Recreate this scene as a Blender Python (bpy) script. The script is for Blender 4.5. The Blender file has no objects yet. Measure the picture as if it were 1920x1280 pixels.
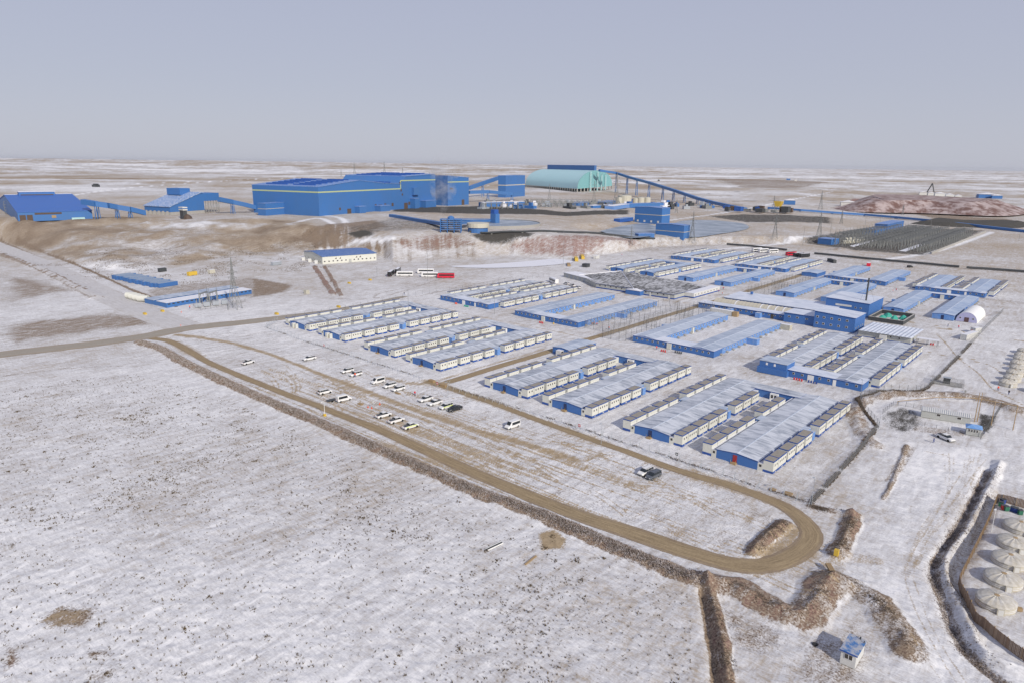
import bpy, bmesh, math, random
import numpy as np
from mathutils import Matrix, Vector
random.seed(7); rng = np.random.default_rng(11)
C = bpy.context.scene.collection
SC = bpy.context.scene
# ---------------------------------------------------------------- camera
# surveyed camera: x runs along the camp rows, y away from the car park, camera 75 m up
F = 1295.0; CX, CY = 960.0, 640.0; HC = 75.0
_a = np.array([2148-CX, 322-CY, F]); _a /= np.linalg.norm(_a)
_b = -np.array([-560-CX, 290-CY, F]); _b /= np.linalg.norm(_b)
_b = _b - _a*(_a@_b); _b /= np.linalg.norm(_b)
_u = np.cross(_b, _a)
cam = bpy.data.cameras.new('camera'); camo = bpy.data.objects.new('camera', cam); C.objects.link(camo)
cam.sensor_width = 36.0; cam.lens = F/1920*36; cam.clip_start = 1.0; cam.clip_end = 90000
R_ = np.array([[_b[0], -_b[1], -_b[2]], [_a[0], -_a[1], -_a[2]], [_u[0], -_u[1], -_u[2]]])
M4 = Matrix.Identity(4)
for i in range(3):
    for j in range(3): M4[i][j] = float(R_[i][j])
M4.translation = Vector((0, 0, HC))
camo.matrix_world = M4
SC.camera = camo
# ---------------------------------------------------------------- world, sun, exposure
SUN_DIR = Vector((0.95, -0.34, 0.0)).normalized()
SUN_EL = math.radians(30)
world = bpy.data.worlds.new('World'); SC.world = world; world.use_nodes = True
wn = world.node_tree; wn.nodes.clear()
sky = wn.nodes.new('ShaderNodeTexSky'); sky.sky_type = 'NISHITA'; sky.sun_disc = False
sky.sun_elevation = SUN_EL; sky.sun_rotation = math.atan2(SUN_DIR.x, SUN_DIR.y)
sky.air_density = 1.0; sky.dust_density = 3.0; sky.altitude = 1200
skm = wn.nodes.new('ShaderNodeVectorMath'); skm.operation = 'SCALE'; skm.inputs['Scale'].default_value = 0.09
veil = wn.nodes.new('ShaderNodeMix'); veil.data_type = 'RGBA'; veil.inputs['Factor'].default_value = 0.9
tc = wn.nodes.new('ShaderNodeTexCoord'); sep = wn.nodes.new('ShaderNodeSeparateXYZ')
rampw = wn.nodes.new('ShaderNodeValToRGB')
cr = rampw.color_ramp
cr.elements[0].position = 0.0; cr.elements[0].color = (0.545, 0.56, 0.645, 1)
cr.elements[1].position = 0.42; cr.elements[1].color = (0.41, 0.445, 0.62, 1)
e = cr.elements.new(0.10); e.color = (0.50, 0.525, 0.635, 1)
wn.links.new(tc.outputs['Generated'], sep.inputs[0]); wn.links.new(sep.outputs['Z'], rampw.inputs['Fac'])
bg = wn.nodes.new('ShaderNodeBackground'); out = wn.nodes.new('ShaderNodeOutputWorld')
bg.inputs['Strength'].default_value = 0.97
wn.links.new(sky.outputs[0], skm.inputs[0]); wn.links.new(skm.outputs[0], veil.inputs['A'])
wn.links.new(rampw.outputs[0], veil.inputs['B']); wn.links.new(veil.outputs['Result'], bg.inputs['Color'])
wn.links.new(bg.outputs[0], out.inputs[0])
sl = bpy.data.lights.new('sun', 'SUN'); sl.energy = 3.9; sl.angle = math.radians(0.9); sl.color = (1.0, 0.93, 0.82)
slo = bpy.data.objects.new('sun', sl); C.objects.link(slo)
dv = Vector((SUN_DIR.x*math.cos(SUN_EL), SUN_DIR.y*math.cos(SUN_EL), math.sin(SUN_EL)))
slo.rotation_euler = dv.to_track_quat('Z', 'Y').to_euler(); slo.location = (60, -20, 120)
SC.view_settings.view_transform = 'Standard'; SC.view_settings.look = 'None'
SC.view_settings.exposure = 0.0; SC.view_settings.gamma = 1.0; SC.view_settings.use_curve_mapping = False
SC.render.engine = 'CYCLES'
# ---------------------------------------------------------------- survey helpers
FW = np.array([_b[2], _a[2]]); FW /= np.linalg.norm(FW); RT = np.array([FW[1], -FW[0]])
if RT@np.array([_b[0], _a[0]]) < 0: RT = -RT
def ray(px, py):
    d = np.array([px-CX, py-CY, F]); return np.array([d@_b, d@_a, d@_u])
def flat(px, py, z=0.0):
    w = ray(px, py); t = (z-HC)/w[2]; return np.array([w[0]*t, w[1]*t])
def phi_of_px(px, py=430):
    w = ray(px, py); return math.degrees(math.atan2(w[:2]@RT, w[:2]@FW))
def smooth(t): t = np.clip(t, 0, 1); return t*t*(3-2*t)
# the plant stands on a terrace 16 m above the camp: toe and crest of its slope, by bearing from the camera's foot
def _line(pts, z):
    P = [flat(x, y, z) for x, y in pts]
    ph = [math.degrees(math.atan2(p@RT, p@FW)) for p in P]; r = [float(np.hypot(*p)) for p in P]
    o = np.argsort(ph); return np.array(ph)[o], np.array(r)[o]
TOE = _line([(0, 452), (60, 470), (140, 498), (230, 512), (330, 500), (430, 478), (560, 482), (620, 480), (720, 487), (738, 496), (820, 492), (893, 486), (906, 483), (938, 481), (955, 480), (1020, 486), (1075, 489), (1150, 474), (1215, 463), (1330, 458), (1500, 456), (1920, 470)], 0)
CREST = _line([(0, 417), (180, 417), (300, 416), (400, 420), (480, 418), (560, 425), (640, 434), (735, 444), (800, 437), (850, 436), (880, 438), (905, 438), (935, 440), (965, 443), (1010, 442), (1100, 441), (1200, 446), (1330, 448), (1500, 444), (1920, 450)], 14)
AMPP = [phi_of_px(x) for x in (-400, 1010, 1120, 1200, 1480, 1640)]; AMPV = [16, 16, 12, 6, 6, 0]
def vnoise(x, y, s, seed=0):
    x = x/s + seed*17.3; y = y/s + seed*9.7
    xi = np.floor(x).astype(np.int64); yi = np.floor(y).astype(np.int64); fx = x-xi; fy = y-yi
    def h(a, b):
        n = (a*374761393 + b*668265263 + seed*1442695041) & 0x7fffffff
        n = ((n ^ (n >> 13))*1274126177) & 0x7fffffff
        n = (n ^ (n >> 16)) & 0xffff
        return n/65535.0
    fx = fx*fx*(3-2*fx); fy = fy*fy*(3-2*fy)
    return (h(xi, yi)*(1-fx)+h(xi+1, yi)*fx)*(1-fy) + (h(xi, yi+1)*(1-fx)+h(xi+1, yi+1)*fx)*fy
def fbm(x, y, s, n=4, seed=0, g=0.5):
    t = 0; a = 1; m = 0
    for i in range(n):
        t = t + a*vnoise(x, y, s/2**i, seed+i); m += a; a *= g
    return t/m
def pol(x, y):
    return np.degrees(np.arctan2(x*RT[0]+y*RT[1], x*FW[0]+y*FW[1])), np.hypot(x, y)
def gauss_mound(x, y, cx, cy, ax, ay, rot, h):
    c, s = math.cos(rot), math.sin(rot); u = (x-cx)*c+(y-cy)*s; v = -(x-cx)*s+(y-cy)*c
    return h*np.exp(-((u/ax)**2+(v/ay)**2))
FLATS = []
def hbase(x, y):
    x = np.asarray(x, float); y = np.asarray(y, float)
    ph, r = pol(x, y)
    rt = np.interp(ph, *TOE); rc = np.maximum(np.interp(ph, *CREST), rt+6)
    am = np.interp(ph, AMPP, AMPV)
    h = am*smooth((r-rt)/(rc-rt))*(1-smooth((r-2600)/2500))
    # rough ground of the slope on the left
    lf = smooth((-10-ph)/6.0)
    on = smooth((r-rt)/25)*(1-smooth((r-rc)/60))
    h = h + lf*on*((fbm(x, y, 46, 3, 3)-0.5)*8+(0.5-np.abs(fbm(x, y, 26, 3, 4)-0.5)*2)*3.2)
    h = h + on*(1-lf)*(vnoise(x, y, 7, 6)-0.5)*0.9
    # far hills, low and broad
    far = smooth((r-2300)/2500)
    h = h + far*(fbm(x, y, 900, 4, 5)-0.42)*36*(1-0.55*smooth((ph)/30))
    horiz = smooth((r-5200)/4200)
    h = h + horiz*((fbm(x, y, 2600, 5, 9)-0.35)*80+34)*(1-0.70*smooth((ph+22)/40))
    for cx, cy, R, z in FLATS:
        d = np.hypot(x-cx, y-cy); h = z+(h-z)*smooth((d-R)/(0.6*R))
    return h
_ts = np.concatenate([np.linspace(80, 1500, 1421), np.geomspace(1500, 30000, 500)[1:]])
def G(px, py):
    """ground point seen at survey pixel (px, py): real place, 3D"""
    w = ray(px, py)
    if py > 505:
        p = flat(px, py, 0.0)
        return np.array([p[0], p[1], float(hbase(p[0], p[1]))*0.0])
    d = w/np.linalg.norm(w[:2]); X = d[0]*_ts; Y = d[1]*_ts; Z = HC+d[2]*_ts
    hh = hbase(X, Y); k = np.argmax(Z <= hh)
    if Z[k] > hh[k]: p = flat(px, py, 0.0); return np.array([p[0], p[1], 0.0])
    a, b = (_ts[k-1], _ts[k]) if k else (_ts[0], _ts[0])
    f0, f1 = (Z[k-1]-hh[k-1]), (hh[k]-Z[k]); t = a+(b-a)*f0/(f0+f1+1e-9)
    x, y = d[0]*t, d[1]*t
    return np.array([x, y, float(hbase(x, y))])
for _px, _py, _ex, _ey in ((1178, 436, 1228, 437), (1330, 430, 1398, 428), (925, 421, 990, 418)):
    _g = G(_px, _py); _e = G(_ex, _ey); FLATS.append((_g[0], _g[1], float(np.hypot(*(_e-_g)[:2]))*1.15, _g[2]))
def H(g, pytop):
    """height of something standing at g whose top is seen at pixel row pytop"""
    lo, hi = -5.0, 400.0
    for _ in range(50):
        m = (lo+hi)/2; w = np.array([g[0], g[1], g[2]+m-HC]); c = _b*w[0]+_a*w[1]+_u*w[2]
        if CY+F*c[1]/c[2] > pytop: lo = m
        else: hi = m
    return lo
# ---------------------------------------------------------------- object helpers
def tag(o, label=None, cat=None, group=None, kind=None):
    if label: o['label'] = label
    if cat: o['category'] = cat
    if group: o['group'] = group
    if kind: o['kind'] = kind
    return o
def empty(name, loc, rz=0.0, label=None, cat=None, group=None):
    o = bpy.data.objects.new(name, None); C.objects.link(o); o.location = tuple(float(v) for v in loc)
    o.rotation_euler = (0, 0, rz); o.empty_display_size = 0.5
    return tag(o, label, cat, group)
class MB:
    def __init__(s): s.v = []; s.f = []; s.m = []; s.M = None
    def at(s, M): s.M = M; return s
    def _v(s, p):
        if s.M is not None: p = s.M @ Vector(p)
        s.v.append((float(p[0]), float(p[1]), float(p[2]))); return len(s.v)-1
    def poly(s, pts, m=0): s.f.append([s._v(p) for p in pts]); s.m.append(m); return s
    def box(s, x0, x1, y0, y1, z0, z1, m=0, mt=None, mb=None):
        i = [s._v(p) for p in ((x0,y0,z0),(x1,y0,z0),(x1,y1,z0),(x0,y1,z0),(x0,y0,z1),(x1,y0,z1),(x1,y1,z1),(x0,y1,z1))]
        for k, q in enumerate(((0,3,2,1),(4,5,6,7),(0,1,5,4),(1,2,6,5),(2,3,7,6),(3,0,4,7))):
            s.f.append([i[j] for j in q]); s.m.append(mt if (k == 1 and mt is not None) else m)
        return s
    def prism(s, prof, y0, y1, m=0, ax='y', caps=None, mats=None):
        """profile [(a,z)] extruded; ax y: a->x"""
        def P(a, z, t): return (a, t, z) if ax == 'y' else (t, a, z)
        n = len(prof); A = [s._v(P(a, z, y0)) for a, z in prof]; B = [s._v(P(a, z, y1)) for a, z in prof]
        for k in range(n):
            j = (k+1) % n; s.f.append([A[k], A[j], B[j], B[k]]); s.m.append(mats[k] if mats else m)
        cm = m if caps is None else caps
        s.f.append(A[::-1]); s.m.append(cm); s.f.append(B); s.m.append(cm); return s
    def bar(s, p, q, r=0.05, m=0, n=4, r2=None):
        p = Vector(p); q = Vector(q); d = q-p
        if d.length < 1e-6: return s
        z = d.normalized(); x = z.orthogonal().normalized(); y = z.cross(x); r2 = r if r2 is None else r2
        A = []; B = []
        for k in range(n):
            a = 2*math.pi*(k+0.5)/n; o = x*math.cos(a)+y*math.sin(a); A.append(s._v(p+o*r)); B.append(s._v(q+o*r2))
        for k in range(n):
            j = (k+1) % n; s.f.append([A[k], A[j], B[j], B[k]]); s.m.append(m)
        s.f.append(A[::-1]); s.m.append(m); s.f.append(B); s.m.append(m); return s
    def lathe(s, prof, n=16, m=0, cx=0, cy=0, mats=None, squash=1.0):
        R = [[s._v((cx+r*math.cos(2*math.pi*k/n), cy+r*squash*math.sin(2*math.pi*k/n), z)) for k in range(n)] for r, z in prof]
        for i in range(len(prof)-1):
            for k in range(n):
                j = (k+1) % n; s.f.append([R[i][k], R[i][j], R[i+1][j], R[i+1][k]]); s.m.append(mats[i] if mats else m)
        s.f.append(R[-1]); s.m.append(mats[-1] if mats else m); return s
    def mesh(s, name, mats):
        me = bpy.data.meshes.new(name); me.from_pydata(s.v, [], s.f)
        for mt in mats: me.materials.append(mt)
        me.polygons.foreach_set('material_index', s.m); me.update(); return me
    def build(s, name, mats, parent=None, loc=(0,0,0), rz=0.0, smooth=False, sharp=None):
        if not isinstance(mats, (list, tuple)): mats = [mats]
        me = s.mesh(name, mats)
        bm = bmesh.new(); bm.from_mesh(me); bmesh.ops.recalc_face_normals(bm, faces=bm.faces); bm.to_mesh(me); bm.free()
        if smooth: me.polygons.foreach_set('use_smooth', [True]*len(me.polygons)); me.update()
        return put(name, me, parent, loc, rz)
def put(name, me, parent=None, loc=(0,0,0), rz=0.0, sc=None):
    o = bpy.data.objects.new(name, me); C.objects.link(o)
    if parent: o.parent = parent
    o.location = tuple(float(v) for v in loc); o.rotation_euler = (0, 0, rz)
    if sc: o.scale = sc
    return o
def copy_tree(o, parent=None):
    c = o.copy(); C.objects.link(c)
    if parent: c.parent = parent
    for ch in KIDS.get(o.name, []): copy_tree(ch, c)
    return c
KIDS = {}
def index_kids():
    KIDS.clear()
    for o in C.objects:
        if o.parent: KIDS.setdefault(o.parent.name, []).append(o)
def dup(root, loc, rz=0.0, label=None, group=None, sc=None):
    """copy of a thing with its parts; label of its own"""
    index_for(root); c = copy_tree(root); c.location = tuple(float(v) for v in loc); c.rotation_euler = (0, 0, rz)
    if label: c['label'] = label
    if group: c['group'] = group
    if sc: c.scale = sc
    return c
_idx = {}
def index_for(root):
    if root.name in _idx: return
    index_kids(); _idx[root.name] = 1
    st = [root]
    while st:
        o = st.pop(); _idx[o.name] = 1
        st += KIDS.get(o.name, [])
# ---------------------------------------------------------------- materials
def newmat(name):
    m = bpy.data.materials.new(name); m.use_nodes = True; nt = m.node_tree
    b = nt.nodes['Principled BSDF']; return m, nt, b
def N(nt, t, **k):
    n = nt.nodes.new(t)
    for a, v in k.items():
        if a in n.inputs.keys(): n.inputs[a].default_value = v
        else: setattr(n, a, v)
    return n
def mix(nt, f, a, b, blend='MIX'):
    n = nt.nodes.new('ShaderNodeMix'); n.data_type = 'RGBA'; n.blend_type = blend
    for s, v in (('Factor', f), ('A', a), ('B', b)):
        i = n.inputs[s] if s == 'Factor' else [q for q in n.inputs if q.name == s and q.type == 'RGBA'][0]
        if hasattr(v, 'type') and hasattr(v, 'links'): nt.links.new(v, i)
        elif isinstance(v, (tuple, list)): i.default_value = tuple(v)+((1,) if len(v) == 3 else ())
        else: i.default_value = v
    return [q for q in n.outputs if q.type == 'RGBA'][0]
def math_(nt, op, a, b=None, c=None):
    n = nt.nodes.new('ShaderNodeMath'); n.operation = op
    for i, v in enumerate((a, b, c)):
        if v is None: continue
        if hasattr(v, 'links'): nt.links.new(v, n.inputs[i])
        else: n.inputs[i].default_value = v
    return n.outputs[0]
def remap(nt, v, lo, hi, a=0.0, b=1.0):
    n = nt.nodes.new('ShaderNodeMapRange'); nt.links.new(v, n.inputs['Value'])
    n.inputs['From Min'].default_value = lo; n.inputs['From Max'].default_value = hi
    n.inputs['To Min'].default_value = a; n.inputs['To Max'].default_value = b; return n.outputs[0]
def noise(nt, vec, scale, detail=3.0, rough=0.55, dist=0.0):
    n = nt.nodes.new('ShaderNodeTexNoise'); n.inputs['Scale'].default_value = scale; n.inputs['Detail'].default_value = detail
    n.inputs['Roughness'].default_value = rough; n.inputs['Distortion'].default_value = dist
    if vec is not None: nt.links.new(vec, n.inputs['Vector'])
    return n.outputs[0]
def mapping(nt, vec, sc=(1,1,1), rot=(0,0,0), loc=(0,0,0)):
    n = nt.nodes.new('ShaderNodeMapping'); nt.links.new(vec, n.inputs['Vector'])
    n.inputs['Scale'].default_value = sc; n.inputs['Rotation'].default_value = rot; n.inputs['Location'].default_value = loc
    return n.outputs[0]
def pos(nt): return nt.nodes.new('ShaderNodeNewGeometry').outputs['Position']
def paint(name, col, rough=0.6, dirt=0.25, scale=0.6, frost=0.0, metal=0.0, dcol=None, ribs=0.0):
    """painted or plain surface with uneven weathering"""
    m, nt, b = newmat(name); p = pos(nt)
    n1 = noise(nt, p, scale, 5, 0.65); n2 = noise(nt, mapping(nt, p, (1.6, 1.6, 0.15)), 1.2, 3)
    f = remap(nt, math_(nt, 'MULTIPLY_ADD', n2, 0.5, math_(nt, 'MULTIPLY', n1, 0.5)), 0.35, 0.68, 0, dirt)
    c = mix(nt, f, col, dcol or tuple(v*0.45+0.06 for v in col))
    if frost: c = mix(nt, remap(nt, noise(nt, p, 0.9, 6, 0.7), 0.42, 0.62, 0, frost), c, (0.6, 0.63, 0.7))
    nt.links.new(c, b.inputs['Base Color']); b.inputs['Roughness'].default_value = rough; b.inputs['Metallic'].default_value = metal
    if ribs:
        w = nt.nodes.new('ShaderNodeTexWave'); w.inputs['Scale'].default_value = ribs; w.bands_direction = 'DIAGONAL'
        nt.links.new(mapping(nt, p, (1, 1, 0)), w.inputs['Vector'])
        bp = nt.nodes.new('ShaderNodeBump'); bp.inputs['Strength'].default_value = 0.5; bp.inputs['Distance'].default_value = 0.05
        nt.links.new(w.outputs['Fac'], bp.inputs['Height']); nt.links.new(bp.outputs[0], b.inputs['Normal'])
    return m
def snow_colour(nt, p, bare):
    """thin wind-blown snow on gravelly soil; bare (socket or number) 0 = closed cover, 1 = open soil"""
    st = mapping(nt, p, (0.55, 0.13, 0.3), (0, 0, 0.55))
    a = noise(nt, st, 1.0, 6, 0.66, 0.8)
    f = noise(nt, p, 2.6, 5, 0.75)
    g = noise(nt, p, 0.07, 5, 0.62)
    rp = noise(nt, mapping(nt, p, (0.35, 1.5, 0.3), (0, 0, 0.30)), 1.0, 4, 0.6, 1.2)
    s = math_(nt, 'ADD', math_(nt, 'MULTIPLY', a, 0.30), math_(nt, 'ADD', math_(nt, 'MULTIPLY', f, 0.27), math_(nt, 'MULTIPLY', g, 0.19)))
    s = math_(nt, 'ADD', s, math_(nt, 'MULTIPLY', rp, 0.24))
    s = math_(nt, 'ADD', s, bare if not hasattr(bare, 'links') else math_(nt, 'MULTIPLY', bare, 0.40))
    r = nt.nodes.new('ShaderNodeValToRGB'); nt.links.new(s, r.inputs['Fac']); e = r.color_ramp.elements
    e[0].position = 0.405; e[0].color = (0.78, 0.77, 0.765, 1)
    e[1].position = 0.84; e[1].color = (0.22, 0.165, 0.115, 1)
    for q, c in ((0.49, (0.60, 0.595, 0.60)), (0.54, (0.515, 0.50, 0.495)), (0.585, (0.43, 0.395, 0.36)), (0.645, (0.37, 0.305, 0.235))):
        k = e.new(q); k.color = c+(1,)
    return r.outputs[0], s
# ================================================================ terrain
def wl(pts):
    return np.array([G(x, y)[:2] for x, y in pts])
def catmull(P, n=8):
    P = np.asarray(P, float); out = []
    for i in range(len(P)-1):
        p0 = P[max(i-1, 0)]; p1 = P[i]; p2 = P[i+1]; p3 = P[min(i+2, len(P)-1)]
        for k in range(n):
            t = k/n; out.append(0.5*((2*p1)+(-p0+p2)*t+(2*p0-5*p1+4*p2-p3)*t*t+(-p0+3*p1-3*p2+p3)*t**3))
    out.append(P[-1]); return np.array(out)
def distline(X, Y, L, rad):
    """distance to polyline (only within rad) and side (+ left)"""
    D = np.full(X.shape, 1e9); S = np.zeros(X.shape); T = np.zeros(X.shape); acc = 0.0; L = np.asarray(L)
    if len(X) > 5000 and len(L) > 2:      # work only on the points near the whole line
        lo = L.min(0)-rad; hi = L.max(0)+rad; kk0 = np.nonzero((X > lo[0]) & (X < hi[0]) & (Y > lo[1]) & (Y < hi[1]))[0]
        if len(kk0) < 0.7*len(X):
            if len(kk0): D[kk0], S[kk0], T[kk0] = distline(X[kk0], Y[kk0], L, rad)
            return D, S, T
    for i in range(len(L)-1):
        a, b = L[i], L[i+1]; d = b-a; ln = float(np.hypot(*d))
        if ln < 1e-6: continue
        x0, x1 = min(a[0], b[0])-rad, max(a[0], b[0])+rad; y0, y1 = min(a[1], b[1])-rad, max(a[1], b[1])+rad
        k = np.nonzero((X > x0) & (X < x1) & (Y > y0) & (Y < y1))[0]
        if len(k):
            ux, uy = d/ln; rx = X[k]-a[0]; ry = Y[k]-a[1]; t = np.clip(rx*ux+ry*uy, 0, ln)
            dx = rx-t*ux; dy = ry-t*uy; dd = np.hypot(dx, dy); sd = ux*ry-uy*rx
            w = dd < D[k]; kk = k[w]; D[kk] = dd[w]; S[kk] = np.sign(sd[w]); T[kk] = acc+t[w]
        acc += ln
    return D, S, T
def inpoly(X, Y, P):
    r = np.zeros(X.shape, bool); n = len(P)
    for i in range(n):
        x1, y1 = P[i]; x2, y2 = P[(i+1) % n]
        if y1 == y2: continue
        c = ((y1 > Y) != (y2 > Y)) & (X < (x2-x1)*(Y-y1)/(y2-y1)+x1); r ^= c
    return r
LOOP = [(284,634),(320,640),(362,662),(400,683),(500,724),(610,766),(725,811),(850,868),(960,916),(1087,967),(1175,995),(1280,1031),(1370,1057),(1439,1059),(1495,1036),(1522,1006),(1508,978),(1473,950),(1416,926),(1348,903),(1280,884),(1180,848),(1040,798),(930,757),(850,729),(800,714)]
# grid: rows by look-down angle, columns by bearing, finer where the picture is
dep = np.concatenate([np.linspace(72, 42, 26)[:-1], np.linspace(42, 1.9, 560)])
rr = HC/np.tan(np.radians(dep)); rr = np.concatenate([rr, np.geomspace(rr[-1], 46000, 104)[1:]])
pp = np.concatenate([np.linspace(-64, -42, 30)[:-1], np.linspace(-42, 41, 1060), np.linspace(41, 64, 30)[1:]])
PH, RR = np.meshgrid(np.radians(pp), rr)
PH = PH; X = (RR*(np.sin(PH)*RT[0]+np.cos(PH)*FW[0])).ravel(); Y = (RR*(np.sin(PH)*RT[1]+np.cos(PH)*FW[1])).ravel()
Rr = RR.ravel(); Pd = np.degrees(PH).ravel(); nR, nC = RR.shape
# berms and ditches: (pixel polyline, height, half width, soil amount, red amount)
BERMS = [
 ([(1410,1038),(1432,1012),(1470,982)], 1.2, 1.5, .85, .45),
 ([(1568,1042),(1587,1003),(1600,966)], 1.3, 1.9, .85, .45),
 ([(1520,950),(1550,957),(1590,962)], 0.4, 1.3, .6, .3),
 ([(1325,1092),(1341,1150),(1355,1215),(1365,1290)], .9, 1.1, .9, .45),
 ([(1330,1092),(1380,1106),(1430,1132),(1490,1158),(1528,1130),(1560,1086)], 1.6, 3.3, .80, .42),
 ([(1566,1096),(1610,1108),(1650,1141),(1685,1186),(1700,1222)], 1.3, 2.8, .70, .22),
 ([(1875,868),(1858,905),(1838,945),(1808,1000),(1775,1040),(1772,1080),(1800,1130),(1818,1185),(1850,1232),(1925,1262)], 1.0, 1.2, .1, .1),
 ([(1650,745),(1620,750),(1604,775),(1618,815),(1640,835)], 0.9, 2.6, .66, .3),
 ([(1650,738),(1720,740),(1790,742),(1850,750),(1900,768)], 1.3, 3.6, .70, .12),
 ([(1655,935),(1672,905),(1700,835)], .5, .7, .7, .1),
 ([(590,500),(606,525),(625,553)], 0.8, 1.8, .8, .6), ([(608,500),(622,523),(640,556)], 0.8, 1.5, .8, .5),
 ([(1560,470),(1600,462)], 1., 4, .6, 0),
 ([(0,478),(45,492),(110,520),(180,558)], 1.2, 4., .7, .35),
]
DITCH = [
 ([(1852,880),(1828,930),(1796,990),(1757,1048),(1752,1080),(1768,1120),(1790,1180),(1812,1218),(1860,1262),(1890,1285)], .8, 1.3, .62, .05),
 ([(1862,930),(1838,990),(1812,1030),(1790,1080),(1800,1110),(1830,1160)], .6, 1.7, .42, .0),
 ([(1314,1096),(1325,1150),(1336,1215),(1344,1290)], .8, 1.0, .8, .1),
]
# brushy bank under the loop road, and where the field lies lower
BANK = catmull(wl([(262,642),(300,655),(345,680),(420,716),(500,752),(578,785),(640,812),(720,848),(800,882),(895,924),(1000,962),(1100,1005),(1200,1048),(1312,1092)]), 6)
BW = [(catmull(wl(q[0]), 5),)+tuple(q[1:]) for q in BERMS]; DW = [(catmull(wl(q[0]), 5),)+tuple(q[1:]) for q in DITCH]
def features(X, Y):
    h = np.zeros(X.shape); soil = np.zeros(X.shape); red = np.zeros(X.shape)
    wig = (fbm(X, Y, 5, 3, 31)-0.5)
    for L, hh, w, s, r in BW:
        D, S, T = distline(X, Y, L, w*3)
        D = D*(1+wig*0.7)+(fbm(X, Y, 1.7, 2, 34)-.5)*.5; k = np.clip(1-D/(1.35*w), 0, 1); h += hh*k*(0.7+0.6*fbm(X, Y, 2.2, 2, 32)); m = smooth((1.35*w-D)/(0.5*w))*(.62+.55*(fbm(X, Y, 3.0, 3, 35))); soil = np.maximum(soil, s*m); red = np.maximum(red, r*m)
    for L, hh, w, s, r in DW:
        D, S, T = distline(X, Y, L, w*3)
        D = D*(1+wig*0.5); h -= hh*np.exp(-(D/w)**2*1.3); m = smooth((1.2*w-D)/(0.7*w)); soil = np.maximum(soil, s*m)
    D, S, T = distline(X, Y, BANK, 60)
    lower = np.where(S < 0, np.clip(D, 0, 60), 0)           # field side
    w = 2.3
    k = np.where(D < 1e8, smooth((w-np.abs(D))/w), 0)
    h += 0.9*np.exp(-(D/2.6)**2)*(0.7+0.6*fbm(X, Y, 2.5, 2, 33))
    wv = D*(1+wig*0.55); bank = smooth((3.0-wv)/0.9)
    return h, soil, red, bank
fh, fsoil, fred, fbank = features(X, Y)
_rl = catmull(wl(LOOP), 10); fdist, _, _ = distline(X, Y, _rl, 8); _d2, _, _ = distline(X, Y, np.array([[-172., 150.], [-172., 545.]]), 8); fdist = np.minimum(fdist, _d2)
Z = hbase(X, Y)
near = 1/(1+(Rr/400)**2)
Z = Z + fh + (fbm(X, Y, 9, 3, 41)-0.5)*0.35*smooth((Rr-60)/100) + ((fbm(X, Y, 1.6, 3, 43)-0.5)*0.26+(fbm(X*.28+Y*.18, Y*1.1-X*.6, 1.5, 3, 44)-.5)*.22)*near*(1-smooth((4-fdist)/2))
# ---- masks
soil = fsoil.copy(); red = fred.copy(); tan = np.zeros(X.shape); dark = np.zeros(X.shape)
soil = np.maximum(soil, fbank*0.74); red = np.maximum(red, fbank*.34)
n60 = fbm(X, Y, 70, 5, 51); n12 = fbm(X, Y, 14, 4, 52); n300 = fbm(X, Y, 320, 4, 53)
# bareness by district
bare = 0.02+0.34*(n60-0.5)
rt = np.interp(Pd, *TOE); rc = np.interp(Pd, *CREST)
bare += smooth((Rr-330)/500)*0.24
slope = smooth((Rr-rt+8)/14)*(1-smooth((Rr-rc-18)/30))
left = smooth((phi_of_px(640)-Pd)/4)
bare += slope*left*(0.12+1.0*(n60-0.45)+0.9*(n12-0.5))
streak = fbm(X*0.25+Y*0.05, Y*0.9-X*0.1, 60, 4, 57)
farm = smooth((Rr-900)/1200)
bare += farm*(-0.14+1.0*(fbm(X*FW[1]*0.12-Y*FW[0]*0.12, X*FW[0]+Y*FW[1], 420, 5, 61)-0.5)+0.5*(n300-0.5))*(1-0.4*smooth((Pd-5)/20))+farm*(fbm(X, Y, 220, 6, 63, .75)-0.5)*1.3
bare -= smooth((Pd-8)/12)*farm*0.10
def stroke(arr, pts, w, val, soft=0.6, wob=0.35, world=False):
    L = catmull(np.array(pts, float) if world else wl(pts), 6); D, S, T = distline(X, Y, L, w*1.6+2)
    D = D*(1+wob*(n12-0.5)*2); np.maximum(arr, val*smooth((w-D)/(w*soft)), out=arr)
def region(arr, pts, val, wob=6.0, world=False):
    P = np.array(pts, float) if world else wl(pts)
    x0, y0 = P.min(0)-wob*2; x1, y1 = P.max(0)+wob*2
    k = np.nonzero((X > x0) & (X < x1) & (Y > y0) & (Y < y1))[0]
    if not len(k): return
    xx = X[k]+(n12[k]-0.5)*2*wob; yy = Y[k]+(n60[k]-0.5)*2*wob
    m = inpoly(xx, yy, P); D, _, _ = distline(xx, yy, np.vstack([P, P[:1]]), wob*1.5)
    v = np.where(m, val*(0.55+0.45*smooth(D/(wob*1.2))), val*0.55*smooth(1-D/(wob*0.9))); arr[k] = np.maximum(arr[k], v)
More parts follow.
